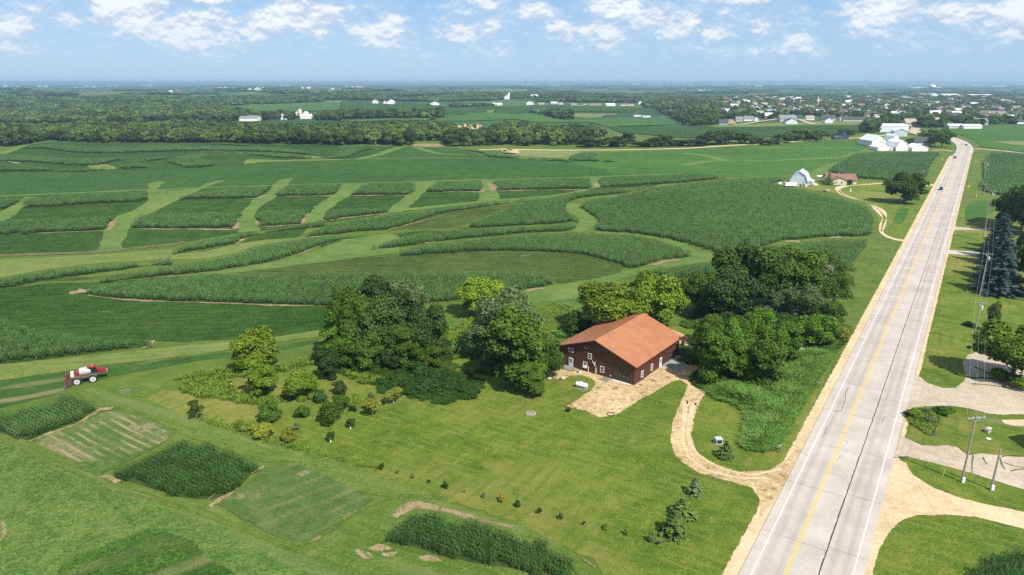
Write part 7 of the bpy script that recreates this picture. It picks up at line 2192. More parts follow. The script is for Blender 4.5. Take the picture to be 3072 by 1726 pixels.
# ------------------------------------------------------------------ far woods
BL = lambda rg, *pts: [S(rg, *q) for q in pts]
def PX(*seq):
    out = []; rg = 'A'
    for q in seq:
        if isinstance(q, str):
            rg = q
        else:
            out.append(S(rg, *q))
    return out
WOODS = [
 PX('A', (-100, 690), (0, 648), (120, 605), (260, 575), (380, 556), (700, 573), (1000, 573), (1600, 578), (2200, 587), (2572, 592), 'B', (300, 592), (560, 602), (930, 615), (1040, 622), (1700, 612), (1850, 602), (1900, 560), (1980, 520), (1800, 500), (1620, 520),
    (1450, 500), (1350, 470), (1230, 465), (1120, 520), (1060, 545), (870, 545), (840, 500), (700, 460), (300, 475), (0, 480), 'A', (2300, 490), (1900, 480), (1500, 465), (1000, 480), (600, 475), (300, 495), (0, 490), (-100, 495)),
 PX('A', (-100, 420), (0, 430), (600, 425), (1000, 425), (1500, 420), (1800, 408), (2230, 402), (2150, 375), (1900, 360), (1750, 335), (1700, 300), (1900, 285), (2250, 290), (2572, 278), 'B', (0, 275), (600, 268), (1000, 266), (1300, 245), (1700, 238), (2572, 238),
    (2572, 212), (1500, 206), (600, 214), (0, 212), 'A', (2400, 235), (2100, 232), (1600, 240), (1000, 232), (500, 240), (0, 235), (-100, 235)),
 PX('B', (-20, 398), (400, 394), (760, 392), (765, 355), (620, 345), (450, 352), (330, 372), (0, 378)),
 PX('B', (830, 308), (1130, 306), (1120, 288), (850, 292)),
 PX('B', (1410, 350), (1540, 372), (1650, 402), (1750, 402), (1720, 370), (1560, 345), (1430, 338)),
 PX('A', (2090, 332), (2350, 326), (2350, 306), (2120, 312)),
 PX('B', (1480, 272), (2260, 272), (2260, 252), (1700, 256), (1480, 262)),
 PX('A', (2380, 405), (2572, 408), (2572, 380), (2400, 385)),
 PX('C', (1370, 500), (1480, 495), (1480, 455), (1390, 445)),
]
CLEAR = [PX('A', (1780, 292), (2572, 262), 'B', (600, 268), (600, 300), (0, 340), 'A', (2100, 352), (1880, 345)), PX('B', (840, 440), (1090, 430), (1080, 520), (1000, 545), (860, 540)), PX('B', (520, 560), (780, 560), (780, 610), (540, 605))]
TOWN = PX('B', (2260, 300), (2400, 350), (2500, 400), (2572, 440), 'C', (0, 455), (270, 440), (290, 400), (600, 385), (700, 400), (740, 370), (1150, 385), (1360, 380), (1500, 425), (1480, 470), (1700, 440), (1790, 470), (1990, 462), (2040, 440), (2120, 452), (2300, 440), (2572, 430),
          (2900, 430), (2900, 260), (2572, 262), (2300, 215), (1900, 215), (1300, 215), (900, 205), (560, 228), (300, 235), (0, 235), 'B', (2400, 240))

def fbm(x, y, L, seed):
    r = np.random.RandomState(seed)
    v = 0 * x; a = 1.0; tot = 0
    for o in range(4):
        for k in range(3):
            an = r.uniform(0, 6.28); ph = r.uniform(0, 6.28)
            v = v + a * np.sin((x * math.cos(an) + y * math.sin(an)) * 2 * math.pi / L * r.uniform(.7, 1.4) + ph)
        tot += 3 * a
        a *= .62; L *= .52
    return v / tot

def in_view_px(X, Y, Z):
    dz = Z - CAM_H
    zc = Y * math.cos(PITCH) - dz * math.sin(PITCH)
    yc = Y * math.sin(PITCH) + dz * math.cos(PITCH)
    return 1536 + 2048 * X / zc, 863 - 2048 * yc / zc

def far_points():
    rs = np.random.RandomState(77)
    P = []; kindm = []; SP = []
    d = 700.0
    while d < 16000:
        s = max(8.5, d / 150)
        n = int(1.36 * d / s)
        th = (np.arange(n) + rs.uniform(-.5, .5, n)) / n * 1.36 - .68
        dd = d + rs.uniform(-.5, .5, n) * s
        P.append(np.stack([dd * np.sin(th), dd * np.cos(th)], 1)); SP.append(np.full(n, s))
        d += s
    return np.concatenate(P), np.concatenate(SP), rs
FP, FS, frs = far_points()
FZ = T(FP[:, 0], FP[:, 1])
px, py = in_view_px(FP[:, 0], FP[:, 1], FZ)
inw = np.zeros(len(FP), bool)
for w in WOODS:
    inw |= inside(w, px, py)
for w in CLEAR:
    inw &= ~inside(w, px, py)
town = inside(TOWN, px, py)
dist = np.hypot(FP[:, 0], FP[:, 1])
nz = fbm(FP[:, 0], FP[:, 1] * 1.4, 1500, 3)
inw |= (dist > 2300) & (nz > .34) & ~town & (py < 290)
nz2 = fbm(FP[:, 0] * .6, FP[:, 1] * 1.5, 420, 9)
inw |= (dist > 2600) & (nz2 > .36) & ~town & (py < 288)
inw &= ~((py > 440) & (px < 330))
inw &= frs.uniform(size=len(FP)) > .04
hole = fbm(FP[:, 0] * .55, FP[:, 1] * 1.3, 620, 41)
inw &= ~((dist > 1500) & (hole > .27))
mid = inw & (dist < 1350)
far = inw & ~mid
def wood(name, m, tpl, leafmat, hk, seed, wk=1.5):
    rs = np.random.RandomState(seed)
    P = FP[m]; s = FS[m]; n = len(P)
    pts = np.stack([P[:, 0], P[:, 1], FZ[m] - .4], 1)
    rots = np.zeros((n, 3)); rots[:, 2] = rs.uniform(0, 6.28, n)
    big = .5 + .5 * fbm(P[:, 0], P[:, 1], 160, 5)
    w = s * wk * rs.uniform(.8, 1.3, n) / 11
    h = (rs.uniform(.7, 1.15, n) + .35 * big) * hk
    scl = np.stack([w, w, h], 1)
    T_ = [(TPL[k]['V'], TPL[k]['F'], TPL[k]['t'], 0) for k in tpl]
    return scatter(name, T_, [leafmat], pts, rots, scl, rs.randint(0, len(tpl), n))
wood('valley_woods', mid, ('mid0', 'mid1', 'mid2', 'mid3'), LEAF['forest'], .86, 1, 1.3)
wood('distant_woods', far, ('far0', 'far1', 'far2', 'far3'), LEAF['forest2'], .72, 2, 1.35)

# quarry faces and clearings in the valley wood
def slope_face(name, pts_px, z0, z1, mat, kind='structure'):
    """a rough bank facing the camera: lower rim and upper rim surveyed points"""
    lo, up = pts_px
    rs = np.random.RandomState(3)
    rows = 6
    V = []; n = len(lo)
    for r_ in range(rows + 1):
        f = r_ / rows
        for i in range(n):
            x = lo[i][0] * (1 - f) + up[i][0] * f + rs.uniform(-1, 1) * 1.2
            y = lo[i][1] * (1 - f) + up[i][1] * f + rs.uniform(-1, 1) * 2.0
            V.append((x, y, z0 + (z1 - z0) * f * (.55 + .3 * math.sin(i * .55) ** 2 + .15 * math.sin(i * 1.7)) + rs.uniform(-.8, .8)))
    F = [(r_ * n + i, r_ * n + i + 1, (r_ + 1) * n + i + 1, (r_ + 1) * n + i) for r_ in range(rows) for i in range(n - 1)]
    o = link(bpy.data.objects.new(name, fastmesh(name, V, F, mat)))
    return tag(o, kind=kind)
qa = W('B', 860, 530); qb = W('B', 1060, 520)
nq = 26
lo = [(qa[0] + (qb[0] - qa[0]) * i / (nq - 1), qa[1] + (qb[1] - qa[1]) * i / (nq - 1)) for i in range(nq)]
slope_face('quarry_bank', (lo, [(x * 1.012, y + 34 + 5 * math.sin(i * .7)) for i, (x, y) in enumerate(lo)]), -1, 9, G['quarry'])
poly_sheet('quarry_floor', 'soil', WL('B', (530, 590), (640, 582), (770, 590), (760, 607), (560, 604)), .3, kind='structure')
slope_face('scrub_bank', (WL('B', (1190, 640), (1240, 660), (1340, 662)), [(x, y + 10) for x, y in WL('B', (1190, 640), (1240, 660), (1340, 662))]), 0, 2.5, G['quarry'])
thicket('pink_scrub', WL('B', (780, 600), (1000, 605), (980, 570), (800, 575)), 7, LEAF['grey'], (3, 6), 12, wk=.9)
for (u, v, va, w_, lab) in ((1000, 512, 440, 70, 'tree standing at the brink above the sandstone quarry'), (900, 545, 490, 70, 'tree at the left foot of the sandstone quarry'), (1040, 548, 500, 70, 'tree at the right foot of the sandstone quarry'), (960, 550, 515, 50, 'small tree at the middle foot of the sandstone quarry')):
    ptree('mid%d' % (u % 4), 'oak', 'B', u, v, va, w_, lab, name='broadleaf_tree', parts=False)
# bands of open fields beyond the valley
for mt, rg, pts, off in (('clover', 'B', [(0, 405), (600, 385), (1300, 352), (1480, 352), (1680, 405), (2300, 400), (2400, 420), (2000, 425), (1500, 425), (1300, 400), (900, 415), (400, 405), (0, 425)], .9),
                         ('bean', 'B', [(0, 300), (640, 282), (760, 310), (1200, 300), (1420, 300), (1400, 350), (900, 372), (300, 372), (0, 350)], 1.0), ('bean', 'B', [(1500, 305), (2220, 305), (2200, 345), (1700, 340), (1500, 325)], .8),
                         ('clover', 'A', [(1760, 300), (2572, 262), (2572, 330), (2100, 345), (1900, 338)], 1.2), ('clover', 'B', [(820, 235), (1200, 222), (2400, 222), (2500, 240), (1500, 246), (900, 262)], 1.4),
                         ('bean', 'C', [(0, 455), (200, 450), (290, 462), (700, 448), (1350, 436), (1380, 500), (1150, 520), (600, 535), (0, 540), ('B', 2100, 500), ('B', 2000, 455)], .8),
                         ('pale', 'A', [(-50, 412), (120, 416), (235, 432), (0, 432), (-50, 432)], .9), ('yellowhay', 'A', [(600, 420), (700, 415), (800, 424), (700, 430)], .9), ('clover', 'A', [(200, 440), (700, 432), (1300, 425), (1560, 418), (1500, 450), (900, 470), (300, 480)], .8),
                         ('pale', 'B', [(1740, 362), (2000, 362), (1960, 388), (1760, 392)], .7), ('soil', 'B', [(1760, 358), (2080, 360), (2070, 366), (1770, 367)], .75),
                         ('clover', 'C', [(2010, 470), (2200, 440), (2572, 450), (2800, 460), (2800, 690), (2572, 648), (2260, 612), (2210, 560), (2120, 525), (2020, 500)], .4), ('yellowhay', 'C', [(2330, 570), (2800, 560), (2800, 610), (2572, 600)], .46),
                         ('pale', 'C', [(2440, 250), (2572, 232), (2700, 230), (2700, 262), (2480, 262)], 1.0), ('yellowhay', 'C', [(480, 213), (640, 208), (640, 216), (500, 222)], 1.6), ('clover', 'C', [(540, 235), (620, 225), (600, 258), (540, 255)], 1.2),
                         ('yellowhay', 'A', [(1600, 245), (1790, 246), (1780, 256), (1620, 254)], 1.6), ('pale', 'B', [(0, 180), (260, 178), (260, 186), (0, 186)], 2.4), ('yellowhay', 'B', [(1180, 178), (1400, 176), (1390, 184), (1190, 184)], 2.4), ('yellowhay', 'B', [(1740, 172), (2020, 170), (2010, 182), (1780, 184)], 2.4),
                         ('soil', 'A', [(2400, 262), (2572, 262), (2572, 270), (2420, 268)], 1.6), ('clover', 'B', [(1900, 425), (2350, 405), (2500, 440), (2000, 455)], .8), ('strip', 'B', [(1100, 330), (1160, 330), (1130, 362), (1090, 366)], 1.1),
                         ('pale', 'C', [(700, 430), (1350, 405), (1500, 425), (1400, 442), (700, 455), (280, 462), (180, 450)], .9)):
    P = [W(*q) if isinstance(q[0], str) else W(rg, *q) for q in pts]
    sheet('far_field', P, off, G[mt], 30.0, kind='stuff')

# individual trees: tree line along the gravel road and in the town
for i, (u, v, va, w_, lf) in enumerate(((50, 600, 545, 100, 'oak'), (120, 600, 540, 90, 'dark'), (215, 588, 482, 150, 'dark'), (300, 585, 480, 130, 'dark'), (345, 580, 470, 120, 'oak'), (430, 578, 482, 120, 'dark'), (510, 585, 520, 90, 'dark'), (575, 582, 525, 90, 'oak'),
                                        (640, 592, 545, 90, 'oak'), (710, 584, 530, 80, 'oak'), (765, 572, 500, 120, 'oak'), (850, 560, 468, 140, 'oak'), (905, 560, 470, 120, 'yellow'), (965, 560, 482, 130, 'oak'), (1035, 552, 478, 120, 'oak'), (1240, 515, 470, 120, 'oak'))):
    ptree('mid%d' % (i % 4), lf, 'C', u, v, va, w_ * 1.1, '%s leafy tree of the line along the gravel road, from the left' % (ORD + ['sixteenth'])[i], name='roadside_tree', group='trees lining the gravel road', parts=False)
for i, (u, v, va, w_, lf) in enumerate(((1840, 608, 530, 110, 'dark'), (1900, 605, 545, 100, 'dark'), (1990, 608, 530, 90, 'dark'), (2060, 605, 525, 110, 'dark'), (2130, 600, 540, 90, 'oak'), (2160, 575, 492, 100, 'dark'), (2230, 605, 560, 80, 'oak'), (2300, 605, 550, 90, 'dark'), (2370, 604, 530, 110, 'oak'),
                                        (2440, 600, 508, 110, 'oak'), (2500, 600, 540, 90, 'oak'), (2550, 600, 550, 90, 'dark'), (1430, 500, 440, 90, 'oak'), (1480, 470, 420, 90, 'oak'))):
    ptree('mid%d' % (i % 4), lf, 'B' if i < 12 else 'C', u, v, va, w_ * 1.1, '%s dark tree at the right end of the valley wood, from the left' % ORD[i] if i < 12 else ('green tree left of the pale steel warehouse' if i == 12 else 'green tree behind the pale steel warehouse'), name='roadside_tree', parts=False)
rs_t = np.random.RandomState(11)
ti = np.where(town & (dist < 3600))[0]
dens = fbm(FP[ti, 0], FP[ti, 1], 260, 21)
ti = ti[(dens > -.33) & (rs_t.uniform(size=len(ti)) < .40)]
ti = ti[np.argsort(dist[ti])]
TOWN_TREES = ti[:240]
kinds = ['oak', 'dark', 'lush', 'oak', 'dark']
for j, i in enumerate(TOWN_TREES):
    h = 8 + 5.5 * rs_t.uniform(); w = 9 + 6 * rs_t.uniform()
    plant('mid%d' % (j % 4), kinds[j % 5], (FP[i, 0], FP[i, 1]), h, w, 'leafy tree among the houses of the distant town', name='town_tree', group='trees among the houses of the town', parts=False)
rest = np.zeros(len(FP), bool); rest[ti[240:]] = True
wood('town_woods', rest, ('far0', 'far1', 'far2', 'far3'), LEAF['forest'], .80, 4, .95)

# ------------------------------------------------------------------ white barns by the bend and the town
Z1 = (2140, 240, 4.954); Z2 = (2600, 240, 5.167); Z3 = (700, 240, 4.293)
def fb(Z, u0, u1, v, name, label, cat, l, hw, hr, wall, roof, kind='gable', tilt=0.0, side=False, **kw):
    m_ = zp(Z, (u0 + u1) / 2, v)
    wd = (u1 - u0) / Z[2] * (m_[1] * math.cos(PITCH) + CAM_H * math.sin(PITCH)) / 2048
    a = (m_[0] - wd / 2, m_[1]); b = (m_[0] + wd / 2, m_[1])
    if side:
        return building(name, label, cat, b, tilt, l, wd, hw, hr, wall, roof, kind, **kw)
    return building(name, label, cat, a, 90 + tilt, wd, l, hw, hr, wall, roof, kind, **kw)
fb(Z2, 75, 300, 1035, 'machine_shed', 'big white machine shed with rounded roof, leftmost of the white barns', 'shed', 26, 5.5, 10.5, 'white', 'white', 'gable', doors=((5, 12, 0, 4.4, 'f', 's'),), windows=0)
fb(Z2, 395, 500, 1020, 'machine_shed', 'white curved-roof barn behind the low white shed', 'barn', 18, 5, 11.0, 'white', 'white', 'gambrel')
fb(Z2, 168, 410, 1100, 'machine_shed', 'low white shed in front of the big white machine shed', 'shed', 16, 3.2, 6.0, 'white', 'white', 'gable', doors=((10, 13, 0, 2.6, 'f', 's'),))
fb(Z2, 450, 640, 1103, 'white_barn', 'white arched-roof barn in the middle of the white barn group', 'barn', 20, 4.0, 9.6, 'white', 'white', 'gambrel')
fb(Z2, 700, 950, 1108, 'machine_shed', 'low white shed at the right end of the white barn group', 'shed', 14, 3.4, 6.2, 'white', 'white', 'gable')
fb(Z2, 800, 1000, 1020, 'house', 'grey house under the trees behind the white barn group', 'house', 12, 3.5, 8, 'grey', 'dark', side=True)
fb(Z2, 205, 640, 808, 'warehouse', 'long pale steel warehouse behind the white barns', 'warehouse', 24, 7, 9.5, 'steel', 'white', side=True, windows=0)
fb(Z2, 415, 600, 875, 'warehouse', 'white steel hall joined to the front of the long warehouse', 'warehouse', 22, 6.2, 8.6, 'steel', 'white', tilt=20)
fb(Z2, 1275, 1500, 757, 'machine_shed', 'long low white shed left of the open-fronted shed near the town edge', 'shed', 12, 3.8, 6.0, 'grey', 'white', side=True)
fb(Z2, 1500, 1785, 762, 'machine_shed', 'open-fronted white shed with dark bay near the town edge', 'shed', 12, 3.8, 6.0, 'white', 'white', side=True, doors=((0, 0, 0, 0, 'f', 'd'),))
fb(Z1, 1890, 2000, 880, 'house', 'black-roofed cabin beside the gravel road', 'house', 12, 3.5, 9.5, 'navy', 'dark', tilt=10)
fb(Z1, 1800, 1900, 890, 'garage', 'dark low garage left of the black-roofed cabin', 'garage', 9, 2.2, 4.0, 'navy', 'dark', side=True)
HL = [
 (Z1, 90, 220, 680, 'blue-grey house at the left end of the front row of new houses', 13, 'blue', 'dark', True, 3.6, 8.5), (Z1, 225, 340, 650, 'tan-roofed house with salmon gable beside the blue-grey house', 11, 'pink', 'tan', False, 3, 6.5),
 (Z1, 340, 440, 620, 'grey-roofed house with three gables behind the salmon one', 12, 'tan', 'grey', True, 3, 7.5), (Z1, 460, 600, 612, 'long grey-roofed house left of the white-gabled wing', 12, 'white', 'grey', True, 3.2, 7.5),
 (Z1, 605, 672, 612, 'white-gabled wing at the end of the long grey-roofed house', 10, 'white', 'grey', False, 3.2, 6.6), (Z1, 990, 1240, 625, 'large grey house with wide roof behind the grey-gabled house', 14, 'grey', 'grey', True, 4.8, 10.5),
 (Z1, 1075, 1245, 665, 'grey-gabled house in the middle of the front row', 14, 'steel', 'dark', False, 4.8, 8.8), (Z1, 1385, 1500, 598, 'white house with brown-grey roof between the two grey houses', 12, 'white', 'tan', True, 3.4, 7.0),
 (Z1, 1620, 1815, 610, 'dark-roofed house behind the pale square-gabled house', 12, 'grey', 'dark', True, 4.5, 9.0), (Z1, 1655, 1775, 652, 'pale square-gabled house right of the middle of the front row', 12, 'steel', 'dark', False, 5.5, 8.8),
 (Z1, 1880, 1960, 605, 'small grey house left of the long dark-roofed one', 10, 'steel', 'grey', False, 3.5, 7), (Z1, 1945, 2220, 625, 'long dark-roofed grey house at the right end of the front row', 11, 'grey', 'dark', True, 3.6, 7.6),
 (Z1, 280, 380, 440, 'white two-gabled house among trees above the salmon house', 12, 'white', 'tan', True, 5, 9), (Z1, 645, 770, 455, 'white house with grey roof among trees left of the white-gabled one', 12, 'white', 'steel', True, 5, 9), (Z1, 780, 900, 465, 'white-gabled house among trees with orange shed', 12, 'white', 'steel', False, 6, 10),
 (Z1, 1225, 1310, 310, 'white house far behind the grey house, left of the church', 12, 'white', 'white', True, 5, 9), (Z1, 1335, 1425, 325, 'brown and white house just left of the church', 12, 'tan', 'grey', True, 5, 10),
 (Z1, 2000, 2090, 490, 'brown-roofed house in the trees right of the church', 12, 'grey', 'brown', True, 4, 8), (Z1, 2215, 2350, 530, 'white house with pale blue roof at the town edge', 13, 'white', 'steel', True, 5, 9),
 (Z2, 390, 470, 570, 'blue-roofed house half hidden by trees above the warehouse', 10, 'white', 'steel', True, 5, 9), (Z2, 450, 545, 575, 'bright white gable house beside the blue-roofed one', 10, 'white', 'white', False, 5, 8),
 (Z2, 200, 290, 290, 'pair of white houses at the left of the water tower', 12, 'white', 'grey', True, 6, 10), (Z2, 290, 355, 440, 'white-roofed house in trees left of the blue-roofed one', 11, 'white', 'white', True, 5, 8),
 (Z2, 600, 700, 320, 'cluster of pale gables below the water tower left side', 14, 'cream', 'white', True, 7, 11), (Z2, 700, 780, 325, 'red-brown building right of the pale gable cluster', 12, 'red', 'grey', True, 7, 10),
 (Z2, 1450, 1640, 610, 'brown-roofed house with white end right of the tree belt', 12, 'cream', 'grey', True, 3.2, 7), (Z2, 1560, 1880, 700, 'large grey-roofed house above the long low sheds', 14, 'grey', 'grey', True, 4.2, 9.2),
 (Z2, 1890, 2045, 655, 'white house right of the large grey-roofed house', 12, 'white', 'grey', True, 4, 8), (Z2, 2200, 2300, 620, 'pale house hidden by the dark tree at the right', 12, 'white', 'steel', True, 4, 8), (Z2, 2325, 2439, 685, 'blue-grey house at the right edge of the town', 12, 'steel', 'dark', True, 3.5, 7),
]
for (Z, u0, u1, v, lab, l, wall, roof, side, hw, hr) in HL:
    fb(Z, u0, u1, v, 'house', lab, 'house', l, hw, hr, wall, roof, side=side, tilt=(u0 % 7 - 3) * 3, windows=0)
# church, water tower, factories
a = zp(Z1, 1545, 415); b = zp(Z1, 1780, 415)
building('church', 'red brick church with long pale roof and white spire in the town', 'church', (a[0], a[1] + 4), 84, 8 + math.hypot(b[0] - a[0], b[1] - a[1]), 16, 7, 10, 'red', 'tan')
cx, cy0 = zp(Z1, 1545, 410)
tw = thing('church_tower', 'white church spire rising above the town trees', 'tower', (cx, cy0), 0, dz=0)
tw.scale = (.75, .75, .62)
MB().box(-3.4, 3.4, -3.4, 3.4, 0, 22).build('tower', COLW['red'], tw)
MB().box(-2.6, 2.6, -2.6, 2.6, 22, 29).build('belfry', COLW['white'], tw)
MB().lathe([(3.3, 29), (2.2, 33), (.2, 43)], 8).build('spire', COLW['cream'], tw)
wx, wy = zp(Z2, 960, 292)
zc = wy * math.cos(PITCH) + CAM_H * math.sin(PITCH)
mpp = zc / 2048 / 5.167
tk = thing('water_tower', 'white bulb-topped water tower on a pale blue stem in the town', 'water tower', (wx + 30 * mpp, wy), 0, dz=0)
H_ = 185 * mpp
MB().lathe([(15 * mpp * 1.2, 0), (13 * mpp * .8, H_ * .12), (11 * mpp * .8, H_ * .75), (22 * mpp, H_ * .84)], 14).build('stem', plain('pale_blue_paint', (.16, .46, .66), .5), tk, True)
MB().lathe([(20 * mpp, H_ * .82), (42 * mpp, H_ * .88), (48 * mpp, H_ * .97), (40 * mpp, H_ * 1.07), (22 * mpp, H_ * 1.12), (2 * mpp, H_ * 1.13)], 18).build('bulb', M_WH, tk, True)
for (Z, u0, u1, v, lab, l, hw, wall, roof) in ((Z2, 845, 960, 258, 'long cream factory left of the water tower stem', 40, 9, 'cream', 'tan'), (Z2, 985, 1100, 275, 'white factory front right of the water tower stem', 40, 12, 'white', 'cream'), (Z2, 1185, 1440, 272, 'wide pale factory with dark bays right of the water tower', 60, 10, 'cream', 'white'),
                                              (Z2, 1600, 1970, 262, 'very long cream-roofed hall at the far right of the town', 50, 7, 'tan', 'white'), (Z2, 720, 945, 130, 'long bright white sheds behind the water tower', 80, 9, 'white', 'white'), (Z2, 1080, 1170, 130, 'white farm sheds just right of the water tower bulb', 60, 10, 'white', 'white')):
    fb(Z, u0, u1, v, 'factory', lab, 'factory', l, hw, hw + 3, wall, roof if roof in COLR else 'white', side=True)
# silo farm
def silo(Z, u, v, va, wpx, label, col='tan', dome=True):
    x, y = zp(Z, u, v)
    zc = y * math.cos(PITCH) + CAM_H * math.sin(PITCH)
    m_ = zc / 2048 / Z[2]
    r = wpx * m_ / 2; h = (v - va) * m_
    t = thing('silo', label, 'silo', (x, y), 0, dz=0)
    MB().lathe([(r, 0), (r, h * .86)], 14).build('silo_shell', COLW[col], t, True)
    MB().lathe([(r * 1.02, h * .86), (r * .85, h * .93), (r * .45, h * .985), (.1, h)] if dome else [(r * 1.02, h * .86), (r * .2, h), (.1, h * 1.01)], 14).build('silo_roof', M_WH, t, True)
silo(Z3, 822, 490, 412, 36, 'shorter grey silo left of the tall domed silo', 'tan', True)
silo(Z3, 865, 492, 382, 50, 'tall concrete silo with white dome at the valley farm', 'tan', True)
silo(Z3, 1000, 500, 440, 42, 'short blue-grey grain bin right of the silo farm barn', 'steel', False)
for (u0, u1, v, lab, l, hw, hr, wall, roof, side) in ((75, 305, 532, 'long blue-grey roofed shed left of the silo farm', 22, 5, 9, 'white', 'grey', True), (445, 570, 518, 'pale green shed of the silo farm', 18, 7, 13, 'teal', 'white', False), (580, 690, 514, 'white shed right of the pale green one at the silo farm', 18, 6, 11, 'white', 'white', False),
                                                      (890, 945, 492, 'white barn right behind the tall domed silo', 18, 10, 18, 'white', 'white', False), (860, 1000, 503, 'low white building at the silo foot', 10, 5, 7, 'white', 'white', True), (1060, 1128, 506, 'white square building at the right end of the silo farm', 14, 12, 14, 'white', 'white', False),
                                                      (1790, 1860, 303, 'white farmhouse of the farm left of the far tree row', 18, 10, 18, 'white', 'grey', False), (1930, 1965, 308, 'small white house left of the far white barn', 14, 8, 14, 'white', 'grey', False), (1975, 2065, 312, 'far white barn with wide roof above the bean fields', 30, 9, 19, 'white', 'white', False)):
    fb(Z3, u0, u1, v, 'farm_building', lab, 'farm building', l, hw * (.62 if hr > 12 else 1), hr * (.62 if hr > 12 else 1), wall, roof, side=side)
ZH = (1024, 200, 2.512)
for (u0, u1, v, lab, l, hw, hr, wall, roof, side) in ((1228, 1268, 250, 'bright white barn with silo in the middle distance', 25, 14, 24, 'white', 'white', False), (1395, 1450, 289, 'wide white shed left of the row of low houses', 25, 9, 16, 'white', 'white', False), (1130, 1165, 292, 'cream shed left of the small tree clump', 18, 7, 10, 'cream', 'white', True),
                                                      (1170, 1212, 294, 'white shed beside the cream one', 18, 7, 10, 'white', 'white', True), (1430, 1480, 240, 'white building with grey roof behind the trees in the middle distance', 25, 12, 20, 'white', 'white', True), (672, 735, 292, 'white farm buildings left of the far tree row', 22, 10, 18, 'white', 'grey', False),
                                                      (1485, 1530, 288, 'tan ranch house at the left of the row of low houses', 14, 4, 8, 'tan', 'tan', True), (1580, 1628, 284, 'white-roofed house in the row of low houses', 14, 5, 9, 'cream', 'white', True), (1635, 1672, 286, 'white house right of the white-roofed one', 14, 5, 9, 'white', 'grey', True),
                                                      (1730, 1775, 292, 'grey-roofed house before the pale street', 14, 5, 9, 'tan', 'grey', True), (1870, 1960, 292, 'brown-roofed house right of the pale street', 14, 4, 8, 'tan', 'brown', True), (1995, 2065, 299, 'long white building near the right of the low house row', 16, 7, 11, 'white', 'white', True),
                                                      (2105, 2150, 296, 'brown-roofed white house near the church side of the low row', 14, 5, 9, 'white', 'brown', True), (2155, 2205, 299, 'tan house right of the brown-roofed white house', 14, 5, 8, 'tan', 'tan', True), (2240, 2268, 285, 'white two-storey house at the right end of the low row', 14, 9, 14, 'white', 'grey', False),
                                                      (2470, 2510, 345, 'white house with red roof at the left town edge', 12, 5, 8, 'white', 'red', True), (2205, 2260, 378, 'white parked campers by the pale ball field', 8, 3, 4, 'white', 'white', True), (2270, 2330, 384, 'long pale shed beside the ball field', 10, 3, 4.5, 'white', 'steel', True)):
    fb(ZH, u0, u1, v, 'distant_building', lab, 'building', l, hw * .62, hr * .62, wall, roof, side=side)
silo(ZH, 1262, 248, 198, 12, 'thin white silo beside the bright white barn', 'white', True)
# streets of the town
for q in ([('C', 380, 445), ('C', 480, 435), ('C', 640, 410), ('C', 760, 395), ('C', 960, 410)], [('C', 880, 405), ('C', 940, 425), ('C', 990, 440)], [('C', 990, 432), ('C', 1080, 428)], [('C', 1350, 390), ('C', 1450, 402), ('C', 1560, 412)], [('B', 1780, 300), ('B', 1850, 285)], [('C', 2450, 252), ('C', 2520, 238), ('C', 2620, 232)]):
    ribbon('street', [W(*k) for k in q], 8, 1.1, G['lot'])
sheet('street_lot', [W('C', 1400, 385), W('C', 1510, 415), W('C', 1440, 420), W('C', 1380, 398)], 1.1, G['lot'], 20)
sheet('car_park', [zp(Z2, 690, 745), zp(Z2, 830, 760), zp(Z2, 760, 860), zp(Z2, 640, 820)], .8, G['lot'], 20)
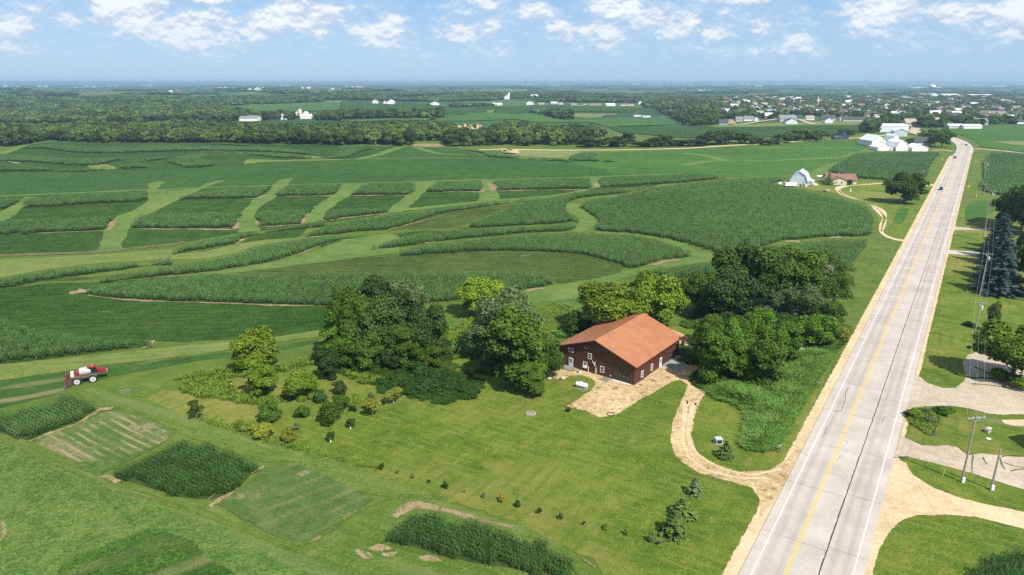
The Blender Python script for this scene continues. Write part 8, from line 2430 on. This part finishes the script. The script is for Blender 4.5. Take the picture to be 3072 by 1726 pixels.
# town houses one can only tell as roofs and gables
trs = np.random.RandomState(31)
hi = np.where(inside(TOWN, px, py) & (dist > 1150) & (dist < 3200) & (px > 2180))[0]
trs.shuffle(hi)
placed = []
proto = {}
wl = ['white', 'cream', 'grey', 'tan', 'white', 'steel', 'red']; rl = ['grey', 'dark', 'brown', 'tan', 'grey', 'steel', 'white', 'dark']
for i in hi:
    p_ = FP[i]
    if any((p_[0] - q[0]) ** 2 + (p_[1] - q[1]) ** 2 < (22 + dist[i] * .005) ** 2 for q in placed):
        continue
    placed.append(p_)
    k = len(placed)
    key = k % 12
    ang = trs.choice([0, 90, 12, 78]) 
    if key not in proto:
        proto[key] = building('town_house', 'small pale house half hidden by trees in the distant town', 'house', (0, 0), 90, trs.uniform(11, 14), trs.uniform(15, 21), trs.uniform(4.5, 6.5), trs.uniform(9, 11.5), wl[k % 7], rl[k % 8], windows=0, group='small houses scattered through the town', z=0)
        o = proto[key]
    else:
        o = copy_tree(proto[key])
    o.location = (p_[0], p_[1], float(T(*p_)))
    o.rotation_euler = (0, 0, R(float(ang) + 8))
    if k >= 210:
        break
# far farmsteads near the horizon
FARMS = [(15, 257), (20, 262), (230, 266), (265, 262), (515, 277), (645, 264), (690, 267), (752, 271), (775, 268), (912, 266), (1000, 270), (1012, 258), (1045, 262), (1060, 262), (1085, 262), (1215, 252), (1320, 253), (1460, 252), (1505, 250), (1590, 247), (1660, 257), (1690, 252), (1770, 250),
         (1850, 253), (1905, 251), (1960, 252), (2010, 252), (2060, 256), (2105, 258), (2130, 257), (2165, 258), (2105, 273), (2275, 259), (2335, 252), (2350, 253), (2450, 253), (2470, 253), (2540, 254), (2560, 254), (2575, 254), (2600, 256), (2890, 257), (2930, 259), (2990, 262), (3005, 263), (3050, 256), (3020, 275), (2700, 262), (850, 258), (430, 258), (120, 262), (330, 260), (1400, 254), (1545, 254), (2235, 254), (2830, 258)]
far_proto = {}
for k, (fx, fy) in enumerate(FARMS):
    base = pick(fx, max(fy, 254.5))
    dd = math.hypot(*base)
    sc = dd / 4200
    for j in range(2 + k % 2):
        key = (k + j) % 6
        if key not in far_proto:
            far_proto[key] = building('far_farm', 'white farm building of a distant farmstead near the horizon', 'farm building', (0, 0), 90, 16 + 4 * (key % 3), 12, 6 + key % 3, 9 + key % 4, ['white', 'white', 'steel', 'cream', 'white', 'red'][key], ['white', 'white', 'white', 'steel', 'white', 'white'][key],
                                      kind='gambrel' if key == 4 else 'gable', group='white farm buildings near the horizon', z=0)
            o = far_proto[key]
        else:
            o = copy_tree(far_proto[key])
        x = base[0] + (j - .6) * 28 * sc; y = base[1] + (j % 2) * 20
        o.location = (x, y, float(T(x, y)))
        o.scale = (sc, sc, max(1, sc * .55))
        o.rotation_euler = (0, 0, .15 * (k % 5) - .3)
